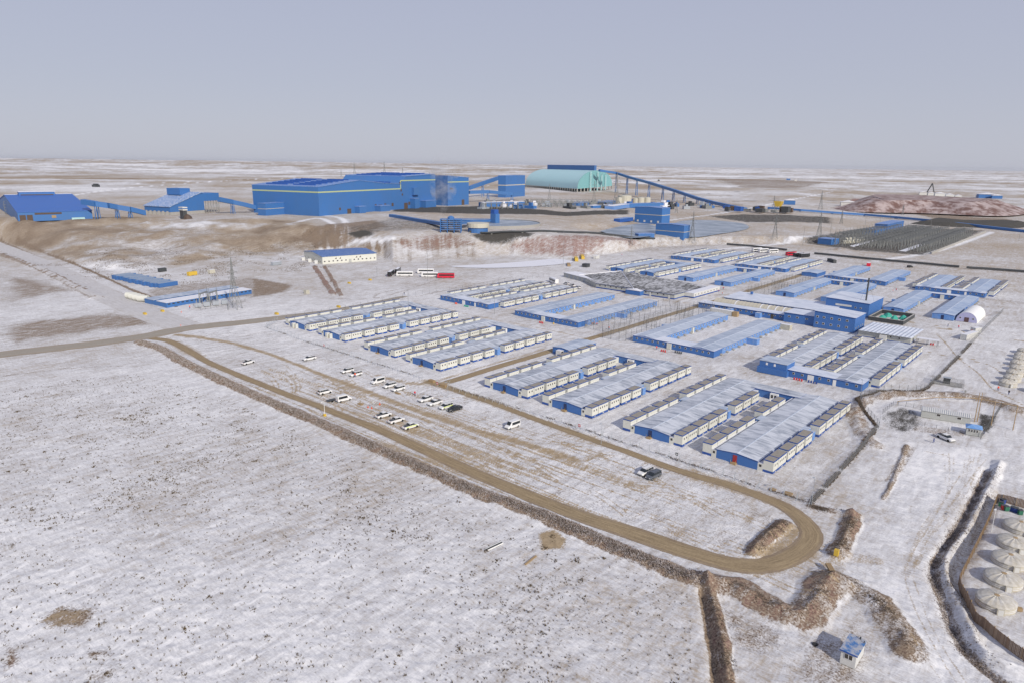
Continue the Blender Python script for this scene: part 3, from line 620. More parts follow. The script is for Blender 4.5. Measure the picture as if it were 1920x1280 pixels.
def wing_pair(x0, x1, y0, y1, label, conn, near, roof='roofA', wall='blue', extras=()):
    """two gabled wings with container modules down both sides, tied by a corridor"""
    z0 = float(zat((x0+x1)/2, (y0+y1)/2)[0])-0.05
    root = empty('accommodation_block', (x0, y0, z0), 0, label, 'accommodation block', 'paired accommodation wings with cream container modules')
    W = x1-x0; L = y1-y0; k = W/44.3; mo = 3.9*k
    wA0, wA1 = mo, 19*k-mo; wB0, wB1 = W-19*k+mo, W-mo
    he, hr = 2.45, 2.95; cy = 7.5
    for i, (a, b_) in enumerate(((wA0, wA1), (wB0, wB1))):
        b = MB(); gable(b, a, b_, 0, L, he, hr); b.build('wing_wall', [M[wall]], root)
        r = gable_roof(a, b_, 0, L, he, hr).build('wing_roof', [M[roof], M['dkblue']], root)
        b = MB(); b.box((a+b_)/2-0.16, (a+b_)/2+0.16, -0.1, L+0.1, hr+0.12, hr+0.19); b.build('ridge_cap', [M['ridge']], r)
        b = MB(); b.box(a-0.52, a-0.31, 0.2, L-0.2, he-0.12, he+0.06); b.build('eave_shadow_strip', [M['dark']], r)  # added dark strip, stands in for the shadow line along the left eave
    if conn == 'far': c0, c1 = L-cy*0.75, L; xa, xb = wA1-1, wB0+1
    else: c0, c1 = -0.4, cy; xa, xb = wA0-0.6, wB1+0.6
    b = MB(); b.box(xa, xb, c0, c1, 0.05, 2.6); b.build('corridor_wall', [M[wall]], root)
    b = MB(); b.box(xa-0.2, xb+0.2, c0-0.2, c1+0.2, 2.6, 2.78, 1, mt=0)
    b.build('corridor_roof', [M['roofD' if conn == 'near' else roof], M['dkblue']], root)
    if conn == 'near':
        for (a, b_) in ((wA0, wA1), (wB0, wB1)):   # wings' roofs start behind the corridor
            pass
        dx = (wA1+wB0)/2
        b = MB(); b.box(dx-1.1, dx+1.1, c0-0.08, c0, 0.1, 2.3); b.build('double_door', [M['white']], root)
        b = MB(); b.box(wB0+1.2, wB0+2.3, c0-0.08, c0, 0.1, 2.3); b.build('side_door', [M['white']], root)
        for xx in np.arange(xa+2, xb-1, 3.1):
            if abs(xx-dx) > 2 and abs(xx-wB0-1.7) > 1.4:
                put('window', ME_WINW, root, (xx, c0-0.01, 1.35), -math.pi/2)
    else:
        dx = (wA1+wB0)/2; b = MB(); b.box(dx-1.3, dx+1.3, c0-0.9, c0, 0.1, 2.4, 0); b.box(dx-0.9, dx-0.2, c0-0.94, c0-0.9, 0.8, 1.9, 1); b.box(dx+0.2, dx+0.9, c0-0.94, c0-0.9, 0.8, 1.9, 1)
        b.build('porch', [M['white'], M['glass']], root)
        for (a, b_) in ((wA0, wA1), (wB0, wB1)):
            xm = a+(b_-a)*0.46
            if 'white_porch' in extras:
                b = MB(); b.box(xm-2.0, xm-0.5, -1.5, 0, 0.1, 2.3, 0, mt=1); b.box(xm+0.3, xm+1.2, -1.2, 0, 0.1, 2.2, 0); b.build('porch', [M['cream'], M['snow']], root)
            rd = 'red_door' in extras and a == wB0
            b = MB(); b.box(xm-0.55, xm+0.55, -0.1, 0.02, 0.45, 2.35, 0); d = b.build('door', [M['reddoor'] if rd else M['door']], root)
            if rd: d['label'] = 'dark red end door'
            b = MB(); b.box(xm-0.7, xm+0.7, -1.1, 0, 0.05, 0.42, 0); b.bar((xm-.65, -1.05, .4), (xm-.65, -1.05, 1.3), .03, 1); b.bar((xm+.65, -1.05, .4), (xm+.65, -1.05, 1.3), .03, 1); b.build('step', [M['wood'], M['yellow']], root)
    # rows of modules: half, four long, annex gap, four long, half
    s = L/63.5; ys = []; y = 0.0 if conn == 'far' else cy+0.6
    Lr = L-y if conn == 'near' else L
    u = (Lr-4.6-2*3.2-0.9)/8.0
    seq = [('h', 3.2)]+[('m', u)]*4+[('a', 4.6)]+[('m', u)]*4+[('h', 3.2)]
    for xs, side in ((wA0, -1), (wA1, 1), (wB0, -1), (wB1, 1)):
        yy = y+0.05
        for t, ln in seq:
            inner_end = conn == 'far' and yy+ln > L-cy*0.75+0.5 and ((xs == wA1) or (xs == wB0))
            if t == 'a':
                b = MB(); xo = xs+side*1.75
                lo, hi = sorted((xs-side*0.3, xo)); b.box(lo, hi, yy+0.3, yy+ln-0.3, 0.05, 2.5, 0, mt=1); b.box(lo-.08, hi+.08, yy+0.22, yy+ln-0.22, 2.5, 2.6, 1)
                if side > 0: b.box(hi, hi+1.9, yy+0.6, yy+2.5, 0.05, 2.45, 0, mt=1)
                b.build('annex', [M['blue2'], M['roofB']], root)
            elif not inner_end:
                sy = min(1.0, (u-1.05)/MODL) if t == 'm' else 1.0
                o = place_module(root, xs+side*1.42*k, yy+(0.1 if t == 'm' else 0), side, MODL if t == 'm' else 3.2, near)
                if t == 'm' and sy < 1: o.scale = (1, sy, 1); 
                if t == 'm' and side < 0: o.location.y = yy+0.1+MODL*sy
            yy += ln+(0.15 if t == 'h' else 0)
        # low link strips with a snowed roof between wing and modules
        for (a, e_) in ((y, y+3.3+4*u), (y+3.3+4*u+4.6, L-(0 if conn == 'near' or xs in (wA0, wB1) else cy*0.75))):
            lo, hi = sorted((xs+side*0.02, xs+side*1.42*k)); b = MB(); b.box(lo, hi, a+0.02, e_-0.02, 0.05, 2.15, 0, mt=1)
            yf = a+0.02
            if not (conn == 'near' and a > 0 and False): b.box((lo+hi)/2-0.3, (lo+hi)/2+0.3, yf-0.03, yf, 1.2, 1.85, 2)
            b.build('link_passage', [M['cream'], M['snow'], M['glass']], root)
            if side > 0:   # dark downpipe stubs along the eave
                for q in np.arange(a+1.5, e_-1, u): put('vent_pipe', ME_VP, root, (xs+0.2, q, 2.5))
    return root, (wA0, wA1, wB0, wB1)
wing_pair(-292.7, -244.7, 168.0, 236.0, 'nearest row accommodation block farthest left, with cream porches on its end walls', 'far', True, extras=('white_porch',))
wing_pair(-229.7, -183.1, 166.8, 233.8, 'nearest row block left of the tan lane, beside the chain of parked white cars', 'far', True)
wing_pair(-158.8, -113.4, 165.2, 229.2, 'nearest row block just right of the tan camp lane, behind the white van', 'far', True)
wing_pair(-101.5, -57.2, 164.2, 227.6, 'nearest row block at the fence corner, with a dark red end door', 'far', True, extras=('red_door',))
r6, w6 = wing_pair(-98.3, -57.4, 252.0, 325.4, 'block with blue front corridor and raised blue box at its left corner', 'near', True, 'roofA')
b = MB(); b.box(1.2, 12.5, -2.2, 6.0, 0.05, 2.3, 0); b.box(1.8, 12.0, -1.6, 6.4, 2.3, 4.6, 0); b.box(1.6, 12.2, -1.8, 6.6, 4.6, 4.8, 1, mt=1); b.box(4.2, 4.9, -1.66, -1.6, 3.2, 4.1, 2); b.box(7.2, 7.9, -1.66, -1.6, 3.2, 4.1, 2); b.build('lobby', [M['blue'], M['roofB'], M['white']], r6)
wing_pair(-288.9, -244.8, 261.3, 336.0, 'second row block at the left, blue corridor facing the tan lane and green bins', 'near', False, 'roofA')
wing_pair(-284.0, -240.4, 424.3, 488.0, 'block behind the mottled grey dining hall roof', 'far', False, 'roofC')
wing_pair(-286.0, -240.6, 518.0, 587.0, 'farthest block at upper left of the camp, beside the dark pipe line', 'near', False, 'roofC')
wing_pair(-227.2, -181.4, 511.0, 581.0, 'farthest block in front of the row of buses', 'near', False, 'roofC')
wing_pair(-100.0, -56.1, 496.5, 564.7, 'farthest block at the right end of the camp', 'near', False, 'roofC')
def plain_pair(x0, x1, y0, y1, label, conn, roof='roofB', stub=None):
    z0 = float(zat((x0+x1)/2, (y0+y1)/2)[0])-0.05
    root = empty('office_block', (x0, y0, z0), 0, label, 'barrack block', 'paired plain blue wings without modules')
    W = x1-x0; L = y1-y0; ww = W*0.295; he, hr = 2.6, 3.1
    for a in (0, W-ww):
        b = MB(); gable(b, a, a+ww, 0, L, he, hr); w = b.build('wing_wall', [M['blue2']], root)
        r = gable_roof(a, a+ww, 0, L, he, hr).build('wing_roof', [M[roof], M['dkblue']], root)
        b = MB(); b.box(a+ww/2-0.16, a+ww/2+0.16, -0.1, L+0.1, hr+0.12, hr+0.19); b.build('ridge_cap', [M['ridge']], r)
        lo = 9.0 if (conn == 'near' and a == 0) else 1.5; hi = L-(9.0 if (conn == 'far' and a == 0) else 1.5)
        for j, q in enumerate(np.arange(lo, hi, 2.9)):
            put('window', ME_WINW, root, (a+ww, q, 1.35), 0)
            if j % 2 == 1: put('step', ME_STEP, root, (a+ww, q+1.3, 0.0), 0)
        for j, q in enumerate(np.arange(3, L-2, 2.9)): put('window', ME_WINW, root, (a, q, 1.35), math.pi)
        b = MB(); yv = L*0.45; b.box(a+ww, a+ww+0.9, yv, yv+1.1, 0.05, 2.6, 0) if a == 0 else b.box(a+ww, a+ww+4.6, yv, yv+3.0, 0.05, 2.45, 1, mt=2)
        b.build('side_porch', [M['cream'], M['blue2'], M[roof]], root)
    b = MB(); b.box(-3.2, 0, L*0.42, L*0.42+3, 0.05, 2.2, 0, mt=1); b.build('side_porch', [M['blue2'], M[roof]], root)
    c0, c1 = (-0.35, 7.2) if conn == 'near' else (L-5.5, L)
    xa, xb = (-0.2, W+0.2) if conn == 'near' else (ww-0.5, W-ww+0.5)
    b = MB(); b.box(xa, xb, c0, c1, 0.05, 2.62); b.build('corridor_wall', [M['blue']], root)
    b = MB(); b.box(xa-0.2, xb+0.2, c0-0.2, c1+0.2, 2.62, 2.8, 1, mt=0); b.build('corridor_roof', [M['roofD'], M['dkblue']], root)
    dx = W*0.47; b = MB(); b.box(dx-1.0, dx+1.0, c0-0.5, c0, 0.05, 2.5); b.build('double_door', [M['cream']], root)
    for xx in np.arange(xa+2, xb-1, 2.6):
        if abs(xx-dx) > 1.8: put('window', ME_WINW, root, (xx, c0-0.01, 1.35), -math.pi/2)
    if conn == 'far':
        for a in (0, W-ww):
            b = MB(); b.box(a+ww*.42, a+ww*.55, -0.06, 0, 0.1, 2.3); b.build('door', [M['door']], root)
    return root
P_ = [(-228.0, -188.5, 260.0, 333.1, 'plain blue block left of the fenced courts, its corridor facing the near row', 'near', 'roofB'),
 (-155.5, -117.8, 256.4, 327.0, 'plain blue block right of the fenced courts with red bins by its door', 'near', 'roofB'),
 (-224.3, -186.8, 422.5, 495.8, 'plain blue block behind the dining hall, corridor at its far end', 'far', 'roofC'),
 (-154.3, -117.0, 414.3, 486.5, 'plain blue block behind the long snow roofed kitchen hall', 'far', 'roofC'),
 (-154.0, -115.3, 500.5, 568.1, 'plain blue block in the farthest row, behind the kitchen chimney', 'near', 'roofC'),
 (-93.1, -60.1, 407.5, 479.4, 'plain blue block left of the white arched tent', 'far', 'roofC')]
for p_ in P_: plain_pair(*p_)
def hut(x0, x1, y0, y1, label, mat='blue', roof='roofB', h=2.6, cat='hut', porch=True, name='site_hut'):
    z0 = float(zat((x0+x1)/2, (y0+y1)/2)[0]); root = empty(name, (x0, y0, z0), 0, label, cat); W, L = x1-x0, y1-y0
    b = MB(); gable(b, 0, W, 0, L, h, h+0.5); b.build('wall', [M[mat]], root); gable_roof(0, W, 0, L, h, h+0.5).build('roof', [M[roof], M['dkblue']], root)
    if porch: b = MB(); b.box(W*.35, W*.62, -2.0, 0, 0.05, 2.3, 0, mt=1); b.box(W*.62, W*.64, -1.6, -.4, .1, 2.0, 2); b.build('porch', [M['offwhite'], M['snow'], M['glass']], root)
    return root
hut(-169.3, -160.3, 216.5, 234.2, 'small blue hut with white porch between the two nearest right hand rows')
hut(-171.0, -160.3, 504.5, 522.6, 'small blue hut beside the far end of the tan lane', porch=False, roof='roofC')
# ================================================================ dining hall, kitchen, other camp buildings
def zb(x, y): return float(zat(x, y)[0])
# dining hall: low mottled roof, grey white walls with a blue foot
M['hallroof'] = roof_mat('mottled_hall_roof', (0.075, 0.07, 0.06), (0.46, 0.46, 0.47), 1.0, 0)
for n_ in M['hallroof'].node_tree.nodes:
    if n_.type == 'MAPPING' and abs(n_.inputs['Scale'].default_value[1]-.62) < .01: n_.inputs['Scale'].default_value = (.9, .22, .2)
    if n_.type == 'MAP_RANGE': n_.inputs['From Min'].default_value = .44; n_.inputs['From Max'].default_value = .54
root = empty('dining_hall', (-246, 357, zb(-220, 370)), 0, 'grey dining hall with mottled hipped roof and blue porch in the middle', 'dining hall')
def panel_wall(b, x0, x1, y0, y1, h, mw=0, ms=1, foot=0.7):
    b.box(x0, x1, y0, y1, foot, h, mw); b.box(x0-.04, x1+.04, y0-.04, y1+.04, 0.02, foot, ms)
b = MB(); panel_wall(b, 0, 55, 0, 40, 2.85); b.poly([(0, 0, .1), (0, 0, 2.85), (-26, 18, 2.85), (-26, 18, .1)], 0); b.poly([(-26, 18, .1), (-26, 18, 2.85), (-10, 42, 2.85), (-10, 42, .1)], 0); b.build('wall', [M['greywall'], M['dkblue']], root)
b = MB(); panel_wall(b, 55.1, 61, 12, 46, 2.8); b.box(55.1, 61.1, 12, 46, 2.8, 2.95, 2); b.build('side_wing', [M['offwhite'], M['dkblue'], M['snow']], root)
b = MB(); e0, e1 = 3.0, 4.7
b.poly([(0,-.5,e0),(27.5,-.5,e0+.15),(-10,44,e1+.3),(-26.5,18,e0)], 0); b.poly([(27.5,-.5,e0+.15),(55.5,-.5,e0),(55.5,41,e0),(-10,44,e1+.3)], 0)
b.box(-.4, 55.4, -.45, -.35, 2.85, 3.02, 1); b.box(55.3, 55.45, -.4, 38.4, 2.85, 3.02, 1); b.build('roof', [M['hallroof'], M['dkblue']], root)
b = MB(); b.bar((27.5,-.4,e0+.2),(-10,44,e1+.35),.35,0); b.bar((-10,44,e1+.3),(-26.5,18,e0+.1),.3,0); b.build('ridge_cap', [M['snow']], root)
b = MB(); b.box(24.5, 34.5, -4.2, -0.05, 0.02, 2.7, 0); b.prism([(24.2, 2.7), (34.8, 2.7), (29.5, 3.4)], -4.4, -.1, 1); b.build('porch', [M['blue'], M['snow']], root)
for q in list(range(3, 23, 4))+list(range(36, 54, 4)): put('window', ME_WINW, root, (q, -0.02, 1.55), -math.pi/2, (1, 1.7, 1.2))
for q in range(14, 45, 4): put('window', ME_WINW, root, (61.02, q, 1.3), 0, (1, 1.5, 1))
for q in (38.5, 51): b = MB(); b.box(q, q+1.2, -.12, -.05, .1, 2.2); b.build('door', [M['offwhite']], root)
# long grey store running left of the hall
root = empty('storage_shed', (-287, 377, zb(-270, 370)), math.radians(-19), 'long low grey store with navy roof left of the dining hall', 'shed')
b = MB(); b.box(0, 39, 0, 10, 0, 2.9, 0); b.build('wall', [M['greywall']], root)
b = MB(); b.box(-.3, 39.3, -.3, 10.3, 2.9, 3.1, 0); b.build('roof', [M['snow']], root)
for q in range(3, 38, 5): b = MB(); b.box(q, q+2.4, -.06, 0, 0, 2.3); b.build('bay_door', [M['steel']], root)
root = empty('storage_shed', (-268, 392, zb(-262, 395)), math.radians(2), 'narrow shed with dark navy roof behind the grey store', 'shed')
b = MB(); b.box(0, 22, 0, 9, 0, 2.6, 0); b.build('wall', [M['greywall']], root); b = MB(); b.box(-.3, 22.3, -.3, 9.3, 2.6, 2.85, 0); b.build('roof', [paint('navy_roof', (0.03, 0.05, 0.17), 0.6, 0.3)], root)
# kitchen complex: low front range, beige tunnel, long snowy roof, two tall blue blocks
root = empty('kitchen_building', (-170, 336, zb(-130, 350)), 0, 'long blue kitchen building with tall two storey block at its right end', 'kitchen building')
b = MB(); b.box(0, 47, 9.5, 16.5, 0.02, 2.8, 0); b.build('front_range_wall', [M['blue']], root); b = MB(); b.box(-.4, 47.3, 9.1, 16.9, 2.8, 3.0, 1, mt=0); b.build('front_range_roof', [M['roofD'], M['dkblue']], root)
b = MB(); b.box(47.4, 66, 7.5, 21, 0.02, 4.6, 0); b.build('middle_wall', [M['blue']], root); b = MB(); b.box(47.2, 66.2, 7.2, 21.2, 4.6, 4.8, 1, mt=0); b.build('middle_roof', [M['roofD'], M['dkblue']], root)
b = MB(); b.prism([(62.5, 0.02), (81, 0.02), (81, 7.0), (62.5, 7.9)], 5.8, 22, 0); b.build('tower_wall', [M['blue']], root)
b = MB(); b.prism([(62.2, 7.95), (81.3, 7.03), (81.3, 7.2), (62.2, 8.12)], 5.5, 22.3, 1, mats=[1, 1, 0, 1]); b.build('tower_roof', [M['roofD'], M['dkblue']], root)
for q in (64, 67, 70.5, 74, 77.5):
    for z in (1.8, 4.9): put('window', ME_WINW, root, (q, 5.78, z), -math.pi/2, (1, 1.3, 1.2))
for q in (8.5, 12, 16, 19): put('window', ME_WINW, root, (81.02, q, 1.6), 0, (1, 1.2, 1))
for q in (50, 54, 58.5): put('window', ME_WINW, root, (q, 7.48, 2.6), -math.pi/2, (1, 1.4, 1))
for q in range(3, 46, 3):
    if q not in (18, 33): put('window', ME_WINW, root, (q, 9.48, 1.5), -math.pi/2, (1, 1.2, .8))
for q in (17.5, 33): b = MB(); b.box(q, q+2.6, 6.6, 9.5, 0.02, 2.5, 0, mt=1); b.build('porch', [M['blue2'], M['roofB']], root)
b = MB(); b.box(40, 41.5, 9.4, 9.5, .1, 2.4); b.build('door', [M['glass']], root)
root = empty('tunnel_shelter', (-166, 359.5, zb(-150, 362)), 0, 'beige ribbed tunnel shelter between kitchen front and long roof', 'shelter')
prof = [(-4.6*math.cos(math.pi*k/12), 4.1*math.sin(math.pi*k/12)+.05) for k in range(13)]
b = MB(); b.prism([(p_[0], p_[1]) for p_ in prof], 0, 44, 0, ax='x'); b.build('cover', [M['tent']], root)
for q in range(0, 45, 2):
    b = MB(); w = 0.55 if q in (12, 26, 30, 34, 38) else 0.16; pr = [(p_[0]*1.03, p_[1]*1.03) for p_ in prof]; b.prism(pr, q-w/2, q+w/2, 0, ax='x'); b.build('rib', [M['snow'] if w > .2 else M['tent']], root)
root = empty('kitchen_hall', (-165.5, 367, zb(-140, 380)), 0, 'long hall under an unbroken pale snow roof behind the tunnel shelter', 'hall')
b = MB(); b.box(0, 57, 0, 22, 0.02, 3.3, 0); b.build('wall', [M['blue']], root); b = MB(); b.prism([(-.4, 3.3), (22.4, 3.7), (22.4, 3.85), (-.4, 3.5)], -.4, 57.3, 0, ax='x'); b.build('roof', [M['roofD']], root)
b = MB(); b.box(8, 9.2, 17, 18.2, 4.0, 5.4); b.build('roof_vent', [M['blue']], root)
for q in range(3, 56, 3): put('window', ME_WINW, root, (q, -.02, 1.7), -math.pi/2)
root = empty('boiler_house', (-115.5, 383, zb(-105, 390)), 0, 'tall blue boiler house with slim black chimney at the camp centre', 'boiler house')
b = MB(); b.prism([(0, 0.02), (21.5, 0.02), (21.5, 7.4), (0, 8.0)], 0, 26, 0, mats=None); b.build('wall', [M['blue']], root)
b = MB(); b.prism([(-.3, 8.04), (21.8, 7.42), (21.8, 7.6), (-.3, 8.22)], -.3, 26.3, 1, mats=[1, 1, 0, 1]); b.build('roof', [M['roofD'], M['dkblue']], root)
b = MB(); b.box(5, 13, -.1, -.02, 4.6, 5.6); b.build('fascia_board', [M['offwhite']], root)
for q in (15, 17.5): 
    for z in (1.4, 4.2): put('window', ME_WINW, root, (q, -.02, z), -math.pi/2)
b = MB(); b.bar((17.5, 8, 7.5), (17.5, 8, 19.5), .42, 0, 10); b.build('chimney', [M['dark']], root)
for a in (0, 2.1, 4.2): b = MB(); b.bar((17.5, 8, 18), (17.5+4*math.cos(a), 8+4*math.sin(a), 7.7), .03, 0); b.build('guy_wire', [M['dark']], root)
# green netted yard
root = empty('walled_yard', (-92.5, 378, zb(-85, 388)), 0, 'walled yard with green netted heaps in front of the boiler house', 'yard')
for (x0, x1, y0, y1) in ((0, 16, 0, .5), (0, .5, .5, 24), (15.5, 16, .5, 24), (.5, 15.5, 23.5, 24)): b = MB(); b.box(x0, x1, y0, y1, 0, 1.9, 0); b.build('yard_wall', [M['dark']], root); b = MB(); b.box(x0-.1, x1+.1, y0-.1, y1+.1, 1.9, 2.05, 0); b.build('coping', [M['concrete']], root)
def heap(x, y, rx, ry, h, mat, par, name='heap'):
    b = MB(); n = 9
    rs = [[(x+rx*f*math.cos(2*math.pi*k/n)*(0.8+.4*random.random()), y+ry*f*math.sin(2*math.pi*k/n)*(0.8+.4*random.random()), h*z) for k in range(n)] for f, z in ((1, 0), (.7, .6), (.25, 1))]
    for i in range(2):
        for k in range(n): b.poly([rs[i][k], rs[i][(k+1) % n], rs[i+1][(k+1) % n], rs[i+1][k]])
    b.poly(rs[2]); return b.build(name, [mat], par)
for (x, y, rx, ry, h) in ((5, 6, 2.4, 3, 2.4), (10, 8, 2.2, 3.4, 2.6), (12.5, 16, 2, 3, 1.9), (5, 17, 2.6, 3, 1.8)): heap(x, y, rx, ry, h, M['green'], root, 'netted_heap')
# white steel shed right of the kitchen
root = empty('utility_building', (-86, 338, zb(-75, 345)), 0, 'low off white building with corrugated snowy roof right of the kitchen', 'utility building')
b = MB(); panel_wall(b, 0, 21.5, 0, 10, 2.9, foot=.35); b.build('wall', [M['greywall'], M['dkblue']], root)
for k in range(13): b = MB(); b.prism([(k*1.7, 2.9), (k*1.7+1.6, 2.9), (k*1.7+.8, 3.12)], -1.2, 22, 0); b.build('roof_sheet', [M['roofD']], root)
b = MB(); b.box(0, 10, 10.2, 21.5, 0, 2.85); b.build('wall', [M['greywall']], root); b = MB(); b.box(9.2, 12, -1.4, 0, 0, 2.4); b.build('porch', [M['offwhite']], root)
for q in (13.5, 17): put('window', ME_WINW, root, (q, -.05, 1.4), -math.pi/2)
root = empty('canopy', (-63, 341, zb(-60, 345)), 0, 'open flat canopy on posts beside the low off white building', 'canopy')
b = MB(); b.box(0, 8.5, 0, 3, 2.6, 2.75); b.build('canopy_roof', [M['snow']], root)
for x in (.3, 4.2, 8.2):
    for y in (.2, 2.8): b = MB(); b.bar((x, y, 0), (x, y, 2.6), .08); b.build('post', [M['dark']], root)
# arched tent
root = empty('arched_tent', (-54.8, 409.5, zb(-54, 420)), 0, 'white arched storage tent with lilac end wall beside the blue block', 'tent')
pr = [(-4.7*math.cos(math.pi*k/16), 5.0*math.sin(math.pi*k/16)+.02) for k in range(17)]
b = MB(); b.prism(pr, 0, 25, 0); b.build('cover', [M['white']], root)
b = MB(); b.prism([(p_[0]*.97, p_[1]*.97+.02) for p_ in pr], -.12, -.02, 0); b.build('end_wall', [paint('lilac_sheet', (0.42, 0.42, 0.62), .7, .2)], root)
b = MB(); b.box(-1, 1, -.2, -.12, 0, 2.3); b.build('door', [paint('brown_door', (.10, .05, .05))], root)
for x in (-2.8, 2.8): put('window', ME_WINW, root, (x, -.13, 1.5), -math.pi/2)
# shipping containers (corrugated sides)
def container(L=6.06, W=2.44, Hh=2.6, mat='offwhite', top='snow'):
    b = MB(); b.box(0, L, 0, W, .12, Hh, 0, mt=1); o = []
    for x in (0.02, L-.02):
        for y in (0, W): b.bar((x, y, .0), (x, y, Hh+.02), .07, 0)
    for k in range(int(L/.6)):
        b.box(.3+k*.6, .3+k*.6+.28, -.05, 0, .25, Hh-.15, 0); b.box(.3+k*.6, .3+k*.6+.28, W, W+.05, .25, Hh-.15, 0)
    for y in (.6, 1.1, 1.4, 1.9): b.bar((L+.03, y, .2), (L+.03, y, Hh-.1), .03, 0)
    return b.mesh('container', [M[mat], M[top]])
_CM = {}
def place_container(x, y, rz, label, mat='offwhite', top='snow', L=6.06, group=None, Hh=2.6, z=None):
    k = (mat, top, L, Hh)
    if k not in _CM: _CM[k] = container(L, 2.44, Hh, mat, top)
    o = put('shipping_container', _CM[k], None, (x, y, zb(x, y) if z is None else z), rz); tag(o, label, 'container', group); return o
M['beige'] = paint('beige_container', (0.52, 0.50, 0.42), .7, .3)
place_container(-159.5, 337.8, math.radians(-2), 'white container with orange brown end beside the kitchen front', 'offwhite', L=12.2)
place_container(-120.5, 326.5, math.radians(-4), 'pale beige container left of the kitchen tower', 'beige', L=7.5)
place_container(-47.5, 364, math.radians(78), 'grey white container standing on the right hand fence line', 'offwhite', L=12.2)
place_container(-47.0, 383, math.radians(60), 'small cream cabin just behind the fence line container', 'offwhite', L=4)
b = MB(); b.box(0, 2.6, 0, 2.5, 0, 2.5); o = b.build('timber_crate', [M['wood']], None, (-146.8, 337.2, zb(-146, 338))); tag(o, 'orange brown timber box at the end of the white container', 'crate')
# ---------------------------------------------------------------- courts, fences, poles
def post_line(root, pts, sp, h, r=.05, mat='dark', name='post', lean=0):
    L = np.array(pts, float); d = np.concatenate([[0], np.cumsum(np.hypot(*np.diff(L, axis=0).T))]); n = int(d[-1]/sp)+1
    t = np.linspace(0, d[-1], n); X_ = np.interp(t, d, L[:, 0]); Y_ = np.interp(t, d, L[:, 1]); Zs = zat(X_, Y_)
    key = (h, r, mat, lean)
    if key not in _PM:
        b = MB(); b.bar((0, 0, -.1), (0, 0, h), r)
        if lean: b.bar((0, 0, h*.95), (0, -lean, 0), r*.8); b.bar((0, 0, h), (0, lean*.35, h+.35), r*.7)
        _PM[key] = b.mesh(name, [M[mat]])
    for x, y, z in zip(X_, Y_, Zs): put(name, _PM[key], root, (x-root.location.x, y-root.location.y, z-root.location.z))
    return list(zip(X_, Y_, Zs))
_PM = {}
def wires(root, P, hs, r=.02, mat='steel', name='wire'):
    ox, oy, oz = root.location
    for h in hs:
        b = MB()
        for p_, q_ in zip(P[:-1], P[1:]): b.bar((p_[0]-ox, p_[1]-oy, p_[2]-oz+h), (q_[0]-ox, q_[1]-oy, q_[2]-oz+h), r, 0, 3)
        b.build(name, [M[mat]], root)
def mesh_panel_mat():
    m, nt, b = newmat('chain_link'); p = pos(nt)
    w1 = nt.nodes.new('ShaderNodeTexWave'); w1.inputs['Scale'].default_value = 1.3; nt.links.new(mapping(nt, p, (1, 1, 1), (0, 0, .3)), w1.inputs['Vector'])
    n = noise(nt, p, 9.0, 2); f = remap(nt, n, .35, .75, .05, .34)
    tr = nt.nodes.new('ShaderNodeBsdfTransparent'); mx = nt.nodes.new('ShaderNodeMixShader'); nt.links.new(f, mx.inputs[0]); nt.links.new(tr.outputs[0], mx.inputs[1]); nt.links.new(b.outputs[0], mx.inputs[2])
    b.inputs['Base Color'].default_value = (.22, .22, .22, 1); nt.links.new(mx.outputs[0], nt.nodes['Material Output'].inputs[0]); return m
M['mesh'] = mesh_panel_mat()
def netting(root, P, h, name='netting', mat='mesh'):
    ox, oy, oz = root.location; b = MB()
    for p_, q_ in zip(P[:-1], P[1:]): b.poly([(p_[0]-ox, p_[1]-oy, p_[2]-oz), (q_[0]-ox, q_[1]-oy, q_[2]-oz), (q_[0]-ox, q_[1]-oy, q_[2]-oz+h), (p_[0]-ox, p_[1]-oy, p_[2]-oz+h)])
    b.build(name, [M[mat]], root)
def fence(pts, sp, h, label, name='wire_fence', cat='fence', net=True, r=.05, lean=0, mat='dark', wr=(), group=None):
    x0, y0 = pts[0]; root = empty(name, (x0, y0, zb(x0, y0)), 0, label, cat, group); P = post_line(root, pts, sp, h, r, mat, lean=lean)
    if net: netting(root, P, h*.93)
    if wr: wires(root, P, wr)
    return root
gy = 156.0
fence([(-300, 168), (-292, 157.5), (-250, gy), (-205, gy), (-181, gy)], 3.0, 2.2, 'braced wire fence along the camp front, left of the gate', lean=1.3, wr=(.5, 1.1, 1.7, 2.2), net=False, r=.065, mat='steel')
fence([(-167, gy), (-130, gy), (-90, 155), (-44.2, 153.8)], 3.0, 2.2, 'braced wire fence along the camp front, right of the gate', lean=1.3, wr=(.5, 1.1, 1.7, 2.2), net=False, r=.065, mat='steel')
fence([(-44, 153.6), (-45, 190), (-45.5, 205), (-46.4, 219), (-55, 233), (-58.4, 241), (-57.7, 247.7), (-52, 257), (-46, 263), (-44.1, 271.8)], 3, 2.3, 'weed choked wire fence from the front corner up to the bend', wr=(.6, 1.2, 1.8, 2.3))
fence([(-44.1, 271.8), (-44.2, 326.8), (-44.9, 390), (-44.9, 454.1)], 3, 2.3, 'long straight wire fence on the right side of the camp', wr=(.8, 1.6, 2.3))
fence([(-300, 168), (-306, 260), (-300, 340), (-296, 372)], 5, 2.3, 'thin wire fence on the left side of the camp', net=False, wr=(1.2, 2.2))
for i, (y0, y1, lab) in enumerate(((252, 283, 'high netted sports court nearest the second row'), (287, 316, 'high netted sports court in the middle of three'), (320, 343, 'high netted sports court next to the dining hall crossing'))):
    fence([(-169, y0), (-169, y1), (-158.5, y1), (-158.5, y0), (-169, y0)], 4.2, 4.6, lab, 'court_fence', 'court fence', r=.07, group='netted courts')
